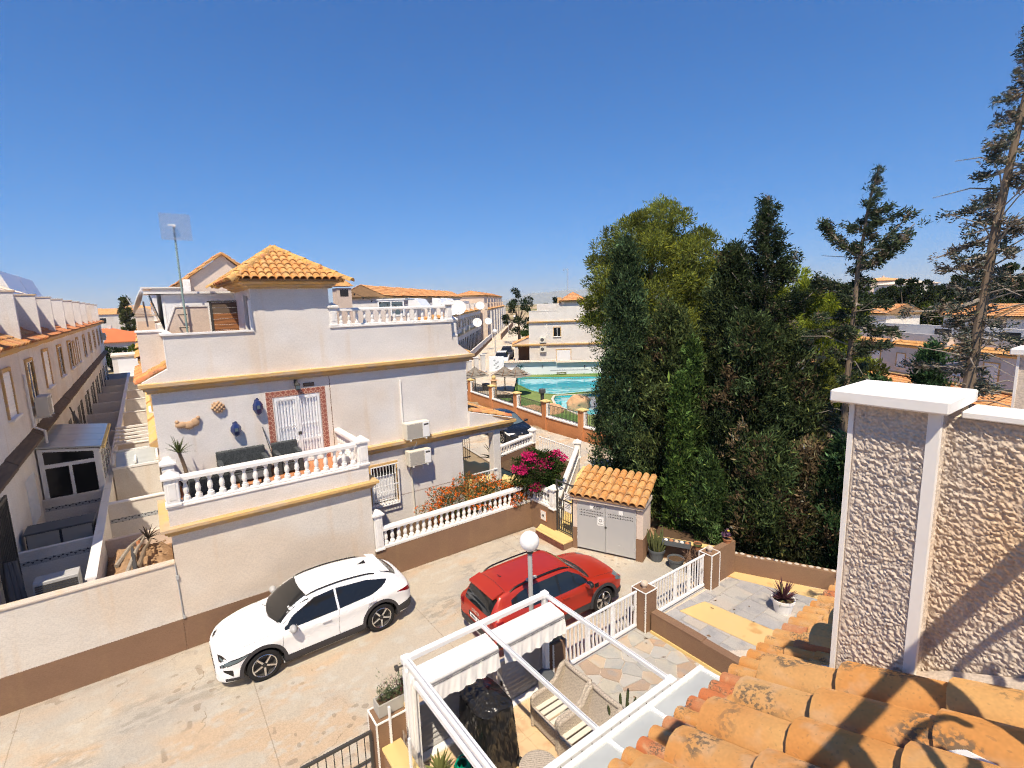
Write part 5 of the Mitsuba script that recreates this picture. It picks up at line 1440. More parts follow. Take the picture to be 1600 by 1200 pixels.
put(bb, 'strap', tube([(4.05 + 0.37 * math.cos(a), 6.62 + 0.52 * math.sin(a), 0.42) for a in np.linspace(0, 2 * PI, 40)], 0.01, 4), 'dark_grey')
put(bb, 'wheel', cat([lathe([(0.08, 0), (0.08, 0.04)], 14, 4.35, 6.62 + dy, 0.02) for dy in (-0.5,)]), 'rubber')
wc = thing('watering_can', 'green plastic watering can at the bottom edge of the patio', 'watering can')
flat('green_plastic', (0.0, 0.26, 0.16), 0.35, 0.5)
put(wc, 'body', lathe([(0.13, 0), (0.15, 0.05), (0.14, 0.28), (0.10, 0.34), (0.08, 0.34)], 16, 3.42, 6.42, 0.012, cap=False), 'green_plastic', smooth=40)
put(wc, 'handle', tube([(3.42 - 0.14 * math.cos(a), 6.42, 0.30 + 0.20 * math.sin(a)) for a in np.linspace(0, PI, 12)], 0.016, 6), 'green_plastic', smooth=True)
put(wc, 'spout', tube([(3.5, 6.30, 0.12), (3.60, 6.16, 0.34), (3.64, 6.10, 0.42)], [0.03, 0.02, 0.03], 8), 'green_plastic', smooth=True)
for i, (x, y, r, n, lab) in enumerate(((3.12, 6.62, 0.2, 22, 'spiky plant in the shaded corner under the left pergola post'), (3.1, 6.1, 0.2, 20, 'low bushy plant beside the green watering can'))):
    t = thing('potted_plant', lab, 'plant')
    pot(t, x, y, 0.012, r * 0.7, 0.22, 'terracotta' if i else 'dark_grey')
    if i == 0:
        strap_plant(t, (x, y, 0.2), n, 0.55, 0.06, (0.22, 0.24, 0.09), rng, droop=0.4)
    else:
        p_, d_ = blob_points(900, (x, y, 0.3), (0.27, 0.3, 0.18), rng)
        m_, c_ = leaf_mesh(p_, d_ + rng.normal(0, 0.5, d_.shape), 0.07, 0.03, rng, tint(900, (0.10, 0.15, 0.04), 0.3, rng))
        put(t, 'foliage', m_, 'leaf', color=c_, kind='stuff')
solo('garden_stone', ball(0.13, 3.2, 6.36, 0.1, (1.2, 0.8, 0.7), 2), 'white_paint', 'pale stone on the floor beside the watering can', 'stone', smooth=True)
t = thing('cactus_pot', 'tall dark columnar cactus in a pot between wicker armchair and glass awning', 'plant')
pot(t, 5.95, 5.22, 0.012, 0.2, 0.28, 'dark_grey')
for i in range(11):
    a = i * 2.4
    r = 0.04 + 0.012 * i
    x, y = 5.95 + r * math.cos(a), 5.22 + r * math.sin(a)
    h = rng.uniform(0.45, 0.75)
    ms, cs = lathe([(0.022, 0), (0.026, h * 0.5), (0.024, h * 0.92), (0.008, h)], 6, 0, 0, 0), None
    ms.vertices[:, 0] += ms.vertices[:, 2] * 0.18 * math.cos(a)
    ms.vertices[:, 1] += ms.vertices[:, 2] * 0.18 * math.sin(a)
    put(t, 'stem', moved(ms, M(x, y, 0.26)), 'cactus' if 'cactus' in scene else flat('cactus', (0.06, 0.075, 0.035), 0.7, 0.2), smooth=40)
t = thing('wood_crate', 'small wooden crate on the slate floor under the front beam', 'crate')
for i in range(4):
    put(t, 'slat', box(6.15 + i * 0.1, 6.24 + i * 0.1, 4.55, 4.95, 0.20, 0.22), 'wood')
put(t, 'frame', cat(box(6.15, 6.54, 4.55, 4.58, 0.012, 0.20), box(6.15, 6.54, 4.92, 4.95, 0.012, 0.20)), 'wood')
t = thing('water_tank', 'grey plastic bin at the foot of the white pergola post', 'bin')
put(t, 'body', lathe([(0.13, 0.0), (0.16, 0.50), (0.17, 0.52)], 16, 5.62, 6.9, 0.012), 'ac_grey', smooth=40)
put(t, 'lid', lathe([(0.18, 0.0), (0.18, 0.03), (0.1, 0.06)], 16, 5.62, 6.9, 0.532), 'pot_grey', smooth=40)
# spiked plant in a white pot on the grey paving
t = thing('potted_plant', 'purple spiked plant in a white pot on the grey paving', 'plant')
pot(t, 12.08, 5.42, 0.014, 0.27, 0.36, 'white_paint')
strap_plant(t, (12.08, 5.42, 0.33), 44, 0.62, 0.055, (0.13, 0.055, 0.07), rng, droop=0.25, up=0.35)
strap_plant(t, (12.08, 5.42, 0.33), 14, 0.5, 0.03, (0.25, 0.24, 0.10), rng, droop=0.5, up=0.1, name='dry_leaf')
# pots by the cupboard
flat('cactus_green', (0.10, 0.115, 0.045), 0.7, 0.2)
t = thing('potted_plant', 'grey pot crowded with tall dry cactus stems beside the meter cupboard', 'plant')
pot(t, 11.78, 9.02, 0.0, 0.25, 0.36, 'pot_grey')
for i in range(26):
    a, r = i * 2.4, 0.035 * math.sqrt(i)
    h = rng.uniform(0.35, 0.75)
    put(t, 'stem', tube([(11.78 + r * math.cos(a), 9.02 + r * math.sin(a), 0.3), (11.78 + 1.7 * r * math.cos(a), 9.02 + 1.7 * r * math.sin(a), 0.3 + h * 0.6), (11.78 + 2.0 * r * math.cos(a + .2), 9.02 + 2.0 * r * math.sin(a + .2), 0.3 + h)], [0.024, 0.028, 0.012], 6), 'cactus_green', smooth=40)
t = thing('plant_pot', 'empty grey flower pot in the middle of the row', 'pot')
pot(t, 11.84, 8.38, 0.0, 0.24, 0.30, 'pot_grey')
t = thing('potted_plant', 'grey pot with a dried brown plant beside the ball topped pier', 'plant')
pot(t, 11.95, 7.80, 0.0, 0.25, 0.32, 'pot_grey')
p_, d_ = blob_points(420, (11.95, 7.8, 0.46), (0.3, 0.3, 0.18), rng)
m_, c_ = leaf_mesh(p_, d_ + rng.normal(0, 0.6, d_.shape), 0.11, 0.012, rng, tint(420, (0.22, 0.14, 0.10), 0.3, rng))
put(t, 'dry_stems', m_, 'leaf_dry', color=c_, kind='stuff')
t = thing('planter_box', 'long dark planter of round pale stones on the low wall under the trees', 'planter')
with frame(12.02, 8.5, 0.58, -63):
    put(t, 'box', cut(box(-0.4, 0.4, -0.1, 0.1, 0, 0.14), box(-0.38, 0.38, -0.08, 0.08, 0.08, 0.2)), 'pot_grey')
    for i in range(5):
        put(t, 'stone', ball(0.065, -0.3 + i * 0.15, 0, 0.12, (1, 0.9, 0.8), 1), ('white_paint', 'terracotta', 'rough_grey', 'stucco_white', 'terracotta')[i], smooth=True)
t = thing('plant_pot', 'small green and terracotta pot on the low wall under the trees', 'pot')
pot(t, 12.30, 7.98, 0.58, 0.11, 0.20, 'terracotta')
put(t, 'sleeve', lathe([(0.118, 0.0), (0.122, 0.07)], 14, 12.30, 7.98, 0.70, cap=False), 'cactus_green')
t = thing('potted_plant', 'purple succulent with a yellow flower on the corner of the brown wall', 'plant')
pot(t, 12.60, 7.25, 0.98, 0.13, 0.12, 'terracotta')
for c, n in (((12.56, 7.2, 1.18), 20), ((12.68, 7.3, 1.2), 18), ((12.5, 7.32, 1.16), 16)):
    strap_plant(t, c, n, 0.16, 0.06, (0.22, 0.13, 0.22), rng, droop=0.1, up=0.2, each=False, name='rosette')
put(t, 'flower', ball(0.04, 12.62, 7.24, 1.32, (1, 1, 0.6), 1), flat('flower_yellow', (0.7, 0.5, 0.03), 0.7))
for i in range(26):
    x, y = (rng.uniform(5.7, 8.7), rng.uniform(4.2, 7.1)) if i < 18 else (rng.uniform(9.4, 12.4), rng.uniform(5.6, 6.9))
    a = rng.uniform(0, 6.28)
    s_ = rng.uniform(0.03, 0.07)
    m_ = leaf_mesh(np.array([[x, y, 0.022]]), np.array([[math.cos(a), math.sin(a), 0.12]]), s_ * 1.6, s_, rng)[0]
    k_ = solo('dry_leaf', m_, 'leaf_dry', 'fallen dry leaf on the patio floor', 'leaf', 'fallen leaves on the patio', color=np.repeat(tint(1, (0.16, 0.10, 0.06), 0.4, rng), 4, 0))
# street lamp in front of the gate
t = thing('street_lamp', 'white globe street lamp in front of the red car', 'street lamp', None)
lx, ly = 5.86, 7.62
put(t, 'post', tube([(lx, ly, 0.0), (lx, ly, 0.12), (lx, ly, 0.13), (lx, ly, 2.76)], [0.07, 0.07, 0.05, 0.048], 12), 'bark_grey' if False else 'grey_metal', smooth=40)
put(t, 'collar', lathe([(0.05, 0), (0.075, 0.03), (0.075, 0.07), (0.10, 0.09)], 14, lx, ly, 2.74), 'dark_metal', smooth=40)
put(t, 'globe', ball(0.20, lx, ly, 3.01, (1, 1, 1.03), 3), 'opal', smooth=True)
# ------------------------------------------------------------------ cars
from scipy.interpolate import PchipInterpolator


def cast(mesh, o, d):
    """First hit of each ray on the mesh: (points, normals, hit mask)."""
    v, f = mesh.vertices, mesh.faces
    a, b, c = v[f[:, 0]], v[f[:, 1]], v[f[:, 2]]
    e1, e2 = b - a, c - a
    d = np.array(d, float)
    h = np.cross(d, e2)
    det = (e1 * h).sum(1)
    ok = np.abs(det) > 1e-12
    inv = np.where(ok, 1 / np.where(ok, det, 1), 0)
    pts, nrm, hit = np.array(o, float).copy(), np.zeros((len(o), 3)), np.zeros(len(o), bool)
    fn = mesh.face_normals
    for i, q in enumerate(np.array(o, float)):
        s = q - a
        u = (s * h).sum(1) * inv
        k = np.cross(s, e1)
        w = (k @ d) * inv
        t = (e2 * k).sum(1) * inv
        g = ok & (u >= -1e-6) & (w >= -1e-6) & (u + w <= 1 + 1e-6) & (t > 0)
        if g.any():
            j = np.where(g)[0][np.argmin(t[g])]
            pts[i], nrm[i], hit[i] = q + d * t[j], fn[j], True
    return pts, nrm, hit


class Car:
    """A car body: front towards +x, wheels on z = 0. st: rows of (x, top z at the middle, roof or bonnet edge half width, edge drop, shoulder z, half width, sill z)."""

    def __init__(self, key, st, paint, R=0.345, axles=(1.34, -1.34), arch=0.07):
        self.key, self.R, self.axles = key, R, axles
        st = np.array(st, float)
        xs = np.unique(np.r_[np.linspace(st[0, 0], st[-1, 0], 64), st[:, 0]])
        I = [PchipInterpolator(st[:, 0], st[:, k])(xs) for k in range(1, 7)]
        ring = []
        for i, x in enumerate(xs):
            zt, we, dr_, zs, hw, zl = (q[i] for q in I)
            half = np.array([(0, zt), (we * 0.6, zt - dr_ * 0.25), (we, zt - dr_), (we + (hw * 0.965 - we) * 0.5, zt - dr_ + (zs + 0.02 - zt + dr_) * 0.5), (hw * 0.965, zs + 0.02), (hw, zs - 0.09), (hw * 0.985, zs - 0.25), (hw * 1.0, zl + 0.16), (hw * 0.95, zl), (hw * 0.5, zl - 0.02)])
            s = np.r_[0, np.cumsum(np.linalg.norm(np.diff(half, axis=0), axis=1))]
            tt = np.linspace(0, s[-1], 34)
            hy, hz = PchipInterpolator(s, half[:, 0])(tt), PchipInterpolator(s, half[:, 1])(tt)
            ring.append(np.r_[np.c_[np.full(34, x), hy, hz], np.c_[np.full(34, x), -hy, hz][::-1][:-1]])
        ring = np.array(ring)
        n = ring.shape[1]
        v = ring.reshape(-1, 3)
        f = []
        for i in range(len(xs) - 1):
            j = np.arange(n)
            k = (j + 1) % n
            f += [np.c_[i * n + j, (i + 1) * n + j, (i + 1) * n + k], np.c_[i * n + j, (i + 1) * n + k, i * n + k]]
        v = np.vstack([v, ring[0].mean(0), ring[-1].mean(0)])
        j = np.arange(n)
        k = (j + 1) % n
        f += [np.c_[np.full(n, len(v) - 2), j, k], np.c_[np.full(n, len(v) - 1), (len(xs) - 1) * n + k, (len(xs) - 1) * n + j]]
        m = trimesh.Trimesh(v, np.vstack(f), process=False)
        if m.volume < 0:
            m.invert()
        self.full = m
        hw = st[:, 5].max()
        cuts = [trimesh.creation.cylinder(R + arch, 0.42, 40, transform=axes([ax, s * (hw - 0.10), R + 0.0], [1, 0, 0], [0, 0, 1], [0, -1, 0])) for ax in axles for s in (-1, 1)]
        put(key, 'body', cut(m, *cuts), paint, smooth=32)
        for ax in axles:
            for s in (-1, 1):
                a = np.linspace(-0.25, PI + 0.25, 26)
                rr_ = R + arch - 0.004
                vv = np.array([(ax + rr_ * math.cos(t), s * y, R + rr_ * math.sin(t)) for y in (hw - 0.30, hw - 0.02) for t in a])
                ff = [q for i in range(25) for q in ([i, i + 1, i + 27], [i, i + 27, i + 26])]
                put(key, 'wheel_well', cat(trimesh.Trimesh(vv, np.array(ff), process=False), lathe([(0.001, 0), (rr_, 0.001)], 26).apply_transform(axes([ax, s * (hw - 0.301), R], [1, 0, 0], [0, 0, 1], [0, -s, 0]))), 'black_plastic')
        self.hw = hw

    def patch(self, name, mat_, P_, d, off=0.004, smooth=True, parent=None, label=None):
        """A sheet laid on the body: P_ is a grid (nu, nv, 3) of ray origins, d the ray's way."""
        nu, nv = P_.shape[:2]
        p, n, hit = cast(self.full, P_.reshape(-1, 3), d)
        if not hit.all():
            good = np.where(hit)[0]
            for i in np.where(~hit)[0]:
                g = good[np.argmin(np.linalg.norm(P_.reshape(-1, 3)[good] - P_.reshape(-1, 3)[i], axis=1))]
                p[i], n[i] = p[g], n[g]
        p = p + n * off
        i, j = np.meshgrid(np.arange(nu - 1), np.arange(nv - 1), indexing='ij')
        a = (i * nv + j).ravel()
        f = np.vstack([np.c_[a, a + nv, a + nv + 1], np.c_[a, a + nv + 1, a + 1]])
        m = trimesh.Trimesh(p, f, process=False)
        if m.face_normals.mean(0) @ n.mean(0) < 0:
            m.invert()
        return put(parent or self.key, name, m, mat_, smooth=smooth, label=label)

    def side(self, name, mat_, xs, top, bot, s, nv=7, **kw):
        """A patch on a flank: s = 1 left, -1 right; top and bottom heights along xs."""
        g = np.array([[(x, s * 2.0, b + (t - b) * v) for v in np.linspace(0, 1, nv)] for x, t, b in zip(xs, top, bot)], float)
        return self.patch(name, mat_, g, (0, -s, 0), **kw)

    def above(self, name, mat_, ys, x0, x1, nv=7, **kw):
        g = np.array([[(a + (b - a) * v, y, 3.0) for v in np.linspace(0, 1, nv)] for y, a, b in zip(ys, x0, x1)], float)
        return self.patch(name, mat_, g, (0, 0, -1), **kw)

    def front(self, name, mat_, ys, z0, z1, way=1, nv=5, **kw):
        g = np.array([[(way * 4.0, y, a + (b - a) * v) for v in np.linspace(0, 1, nv)] for y, a, b in zip(ys, z0, z1)], float)
        return self.patch(name, mat_, g, (-way, 0, 0), **kw)

    def seam(self, pts, s=1, d=None, r=0.004, name='panel_gap', m='black_plastic'):
        q = []
        for (x0, z0), (x1, z1) in zip(pts[:-1], pts[1:]):
            for t in np.linspace(0, 1, 8)[:-1]:
                q.append((x0 + (x1 - x0) * t, z0 + (z1 - z0) * t))
        q.append(pts[-1])
        o = np.array([(x, s * 2.0, z) for x, z in q]) if d is None else np.array([(x, z, 3.0) for x, z in q])
        p, n, hit = cast(self.full, o, (0, -s, 0) if d is None else d)
        put(self.key, name, tube(p[hit] + n[hit] * 0.0005, r, 4), m)

    def wheels(self, spokes=5, twin=False, dark='black_plastic', rim='chrome'):
        R = self.R
        ty = proto(lathe([(R * 0.70, -0.10), (R * 0.90, -0.112), (R * 0.985, -0.095), (R, -0.05), (R, 0.05), (R * 0.985, 0.095), (R * 0.90, 0.112), (R * 0.70, 0.10)], 32, cap=False), 'rubber', smooth=50)
        ri = proto(cat(lathe([(R * 0.70, 0.085), (R * 0.73, 0.104), (R * 0.66, 0.10), (R * 0.64, 0.02), (0.02, 0.0)], 32, cap=False)), 'dark_metal', smooth=40)
        rg = proto(lathe([(R * 0.655, 0.098), (R * 0.70, 0.108), (R * 0.735, 0.10)], 36, cap=False), rim, smooth=50)
        sp = []
        for dv in ((-0.16, 0.16) if twin else (0,)):
            sp.append(hull([(0.03, -0.022, 0.055), (0.03, 0.022, 0.055), (R * 0.67, -0.02 + R * 0.6 * dv, 0.075), (R * 0.67, 0.02 + R * 0.6 * dv, 0.075), (0.03, -0.022, 0.08), (0.03, 0.022, 0.08), (R * 0.67, -0.016 + R * 0.6 * dv, 0.103), (R * 0.67, 0.016 + R * 0.6 * dv, 0.103)]))
        sp = proto(cat(sp), rim)
        hb = proto(lathe([(0.05, 0.05), (0.048, 0.092), (0.02, 0.098)], 14), dark, smooth=40)
        for ax in self.axles:
            for s in (-1, 1):
                m = axes([ax, s * (self.hw - 0.125), R], [1, 0, 0], [0, 0, -s], [0, s, 0])
                w = place(self.key, 'wheel', ri, m)
                place(w, 'tyre', ty, m)
                place(w, 'rim_ring', rg, m)
                place(w, 'hub', hb, m)
                for k in range(spokes):
                    place(w, 'spoke', sp, m @ M(deg=360 * k / spokes + 18))

    def arches(self, w=0.075, m='clad', lo=-0.12):
        R = self.R
        for ax in self.axles:
            for s in (-1, 1):
                a = np.linspace(lo, PI - lo, 30)
                r0, r1 = R + 0.066, R + 0.066 + w
                pr = []
                for t in a:
                    for r_, y in ((r0, self.hw - 0.09), (r0, self.hw + 0.012), (r1, self.hw + 0.008), (r1, self.hw - 0.09)):
                        pr.append((ax + r_ * math.cos(t), s * y, R + r_ * math.sin(t)))
                f = []
                for i in range(len(a) - 1):
                    for j in range(4):
                        q = [i * 4 + j, i * 4 + (j + 1) % 4, i * 4 + 4 + (j + 1) % 4, i * 4 + 4 + j]
                        f += [[q[0], q[1], q[2]], [q[0], q[2], q[3]]]
                k = len(a) * 4 - 4
                f += [[0, 2, 1], [0, 3, 2], [k, k + 1, k + 2], [k, k + 2, k + 3]]
                mm = trimesh.Trimesh(np.array(pr), np.array(f), process=False)
                mm.fix_normals()
                put(self.key, 'wheel_arch', mm, m, smooth=35)

    def mirror(self, x, z, m):
        for s in (-1, 1):
            k = put(self.key, 'mirror', ball(0.5, x, s * (self.hw + 0.10), z, (0.16, 0.24, 0.17), 2), m, smooth=True)
            put(k, 'arm', tube([(x + 0.02, s * (self.hw - 0.08), z - 0.06), (x, s * (self.hw + 0.04), z - 0.03)], 0.025, 6), 'black_plastic')
            put(k, 'mirror_glass', box(x - 0.088, x - 0.078, s * (self.hw + 0.10) - 0.08, s * (self.hw + 0.10) + 0.08, z - 0.05, z + 0.05), 'chrome')

    def handles(self, xz, m):
        for x, z in xz:
            for s in (-1, 1):
                p, n, h = cast(self.full, np.array([(x, s * 2.0, z)]), (0, -s, 0))
                y = p[0, 1]
                put(self.key, 'door_handle', cat(hull([(x + a, y + s * b, z + c) for a in (-0.10, 0.10) for b in (0.03, 0.045) for c in (-0.014, 0.014)]), box(x - 0.10, x - 0.075, min(y, y + s * 0.03), max(y, y + s * 0.03), z - 0.014, z + 0.014), box(x + 0.075, x + 0.10, min(y, y + s * 0.03), max(y, y + s * 0.03), z - 0.014, z + 0.014)), m)

    def roof_rail(self, x0, x1, y, z0, m, lift=0.055, w=0.018):
        for s in (-1, 1):
            q = np.array([(x, s * y, 3.0) for x in np.linspace(x0, x1, 14)])
            p, n, h = cast(self.full, q, (0, 0, -1))
            t = np.linspace(0, 1, 14)
            p[:, 2] += lift * np.clip(np.minimum(t, 1 - t) * 9, 0, 1)
            put(self.key, 'roof_rail', tube(p, w, 8), m, smooth=True)

    def plate(self, x, z, way, text, tilt=0.0):
        a = axes([x, 0.0, z], [0, way, 0], [0, 0, 1], [way, 0, 0])
        k = put(self.key, 'number_plate', moved(box(-0.26, 0.26, -0.055, 0.055, 0, 0.012, 0.003), a), 'paper')
        tm_ = meshkit.text_mesh(text, 0.07, 0.003)
        tm_.apply_translation([-tm_.extents[0] / 2, -0.035, 0.0125])
        put(k, 'lettering', moved(tm_, a), 'print_dark')
        return k


# --- white crossover by the garden wall
flat('trim_dark', (0.012, 0.012, 0.013), 0.35, 0.5)
kw_ = thing('parked_car', 'white crossover parked along the house wall', 'car')
with frame(m=M(2.58, 11.90, 0, 180.6, 0.975)):
    c = Car(kw_, [(-2.225, 0.80, 0.50, 0.05, 0.72, 0.62, 0.46), (-2.19, 0.98, 0.58, 0.05, 0.84, 0.78, 0.36), (-2.02, 1.11, 0.62, 0.06, 0.93, 0.885, 0.30), (-1.62, 1.36, 0.54, 0.06, 0.97, 0.918, 0.26), (-1.15, 1.475, 0.54, 0.06, 0.96, 0.92, 0.22), (-0.45, 1.515, 0.565, 0.055, 0.935, 0.918, 0.20), (0.25, 1.475, 0.58, 0.055, 0.915, 0.918, 0.20), (0.62, 1.33, 0.62, 0.06, 0.905, 0.918, 0.20), (0.98, 1.05, 0.70, 0.06, 0.90, 0.918, 0.21), (1.22, 0.985, 0.78, 0.06, 0.885, 0.92, 0.24), (1.75, 0.905, 0.72, 0.08, 0.79, 0.90, 0.24), (2.05, 0.80, 0.62, 0.10, 0.68, 0.80, 0.22), (2.19, 0.68, 0.52, 0.10, 0.56, 0.64, 0.22), (2.225, 0.58, 0.46, 0.06, 0.50, 0.54, 0.24)], 'paint_white', R=0.35, axles=(1.34, -1.34))
    ys = np.linspace(-0.72, 0.72, 15)
    ws = c.above('windscreen', 'glass_dark', ys, 1.06 - 0.20 * (ys / 0.72) ** 2, 0.34 - 0.10 * (ys / 0.72) ** 2, 9)
    for y0, y1 in ((0.1, 0.62), (-0.55, 0.0)):
        c.seam([(1.07, y0), (0.93, y1)], d=(0, 0, -1), r=0.009, name='wiper', m='black_plastic')
    ys = np.linspace(-0.50, 0.50, 11)
    c.above('rear_window', 'glass_dark', ys, np.full(11, -1.62) - 0.02, -2.02 + 0.10 * (ys / 0.5) ** 2, 7)
    for s in (1, -1):
        xs = np.linspace(0.86, -0.31, 16)
        c.side('front_side_window', 'glass_dark', xs, np.interp(xs, [-0.31, 0.15, 0.62, 0.86], [1.405, 1.37, 1.17, 0.985]), np.interp(xs, [-0.31, 0.86], [0.985, 0.955]), s)
        xs = np.linspace(-0.36, -1.62, 16)
        c.side('rear_side_window', 'glass_dark', xs, np.interp(xs, [-1.62, -1.4, -1.1, -0.36], [1.20, 1.26, 1.335, 1.405]), np.interp(xs, [-1.62, -1.5, -1.15, -0.36], [1.19, 1.12, 1.03, 0.99]), s)
        c.side('headlight', 'glass_sky', np.linspace(2.13, 1.62, 9), np.interp(np.linspace(2.13, 1.62, 9), [1.62, 2.13], [0.765, 0.68]), np.interp(np.linspace(2.13, 1.62, 9), [1.62, 1.75, 2.13], [0.75, 0.69, 0.585]), s)
        c.side('headlight_bezel', 'trim_dark', np.linspace(2.15, 1.58, 9), np.interp(np.linspace(2.15, 1.58, 9), [1.58, 2.15], [0.785, 0.70]), np.interp(np.linspace(2.15, 1.58, 9), [1.58, 1.75, 2.15], [0.765, 0.67, 0.565]), s, off=0.002)
        c.side('tail_light', 'lens_red', np.linspace(-2.17, -1.78, 9), np.interp(np.linspace(-2.17, -1.78, 9), [-2.17, -1.78], [0.93, 0.90]), np.interp(np.linspace(-2.17, -1.78, 9), [-2.17, -1.78], [0.80, 0.89]), s)
        c.side('sill', 'clad', np.linspace(0.93, -0.93, 12), np.full(12, 0.40), np.full(12, 0.22), s, off=0.008)
        c.side('bumper_side', 'clad', np.linspace(-1.76, -2.18, 8), np.interp(np.linspace(-1.76, -2.18, 8), [-2.18, -1.76], [0.58, 0.50]), np.full(8, 0.33), s, off=0.008)
        c.side('bumper_side', 'clad', np.linspace(1.76, 2.08, 8), np.full(8, 0.33), np.full(8, 0.255), s, off=0.006)
        c.side('fog_trim', 'trim_dark', np.linspace(2.10, 1.93, 5), np.interp(np.linspace(2.10, 1.93, 5), [1.93, 2.10], [0.50, 0.53]), np.interp(np.linspace(2.10, 1.93, 5), [1.93, 2.10], [0.36, 0.49]), s)
        c.seam([(0.92, 0.93), (0.94, 0.60), (0.86, 0.34)], s)
        c.seam([(-0.335, 0.98), (-0.30, 0.60), (-0.30, 0.34)], s)
        c.seam([(-1.18, 0.96), (-1.02, 0.74), (-0.95, 0.50)], s)
        c.seam([(1.62, 0.84), (0.9, 0.885), (-0.3, 0.89), (-1.6, 0.90)], s, r=0.003, name='crease', m='paint_white')
    ys = np.linspace(-0.46, 0.46, 9)
    c.front('grille', 'trim_dark', ys, np.full(9, 0.27), np.full(9, 0.50), 1)
    c.front('tailgate_trim', 'lens_red', np.linspace(-0.6, 0.6, 9), np.full(9, 0.86), np.full(9, 0.885), -1)
    c.front('rear_bumper', 'clad', np.linspace(-0.75, 0.75, 11), np.full(11, 0.34), np.full(11, 0.52), -1, off=0.008)
    c.seam([(1.12, 0.80), (1.7, 0.70), (2.06, 0.56)], d=(0, 0, -1), r=0.004)
    c.seam([(1.12, -0.80), (1.7, -0.70), (2.06, -0.56)], d=(0, 0, -1), r=0.004)
    c.arches(0.07)
    c.wheels(5)
    c.mirror(0.72, 1.02, 'grey_metal')
    c.handles([(-0.02, 0.86), (-1.12, 0.90)], 'paint_white')
    c.roof_rail(0.30, -1.35, 0.545, 1.5, 'trim_dark', 0.03, 0.017)
    put(kw_, 'aerial', hull([(-1.30, 0, 1.54), (-1.10, 0, 1.475), (-1.34, -0.03, 1.455), (-1.34, 0.03, 1.455)]), 'trim_dark')
    put(kw_, 'spoiler', hull([(x, y, z) for y in (-0.55, 0.55) for x, z in ((-1.50, 1.415), (-1.74, 1.345), (-1.76, 1.31), (-1.55, 1.37))]), 'paint_white')
    c.plate(2.232, 0.52, 1, '')if False else None

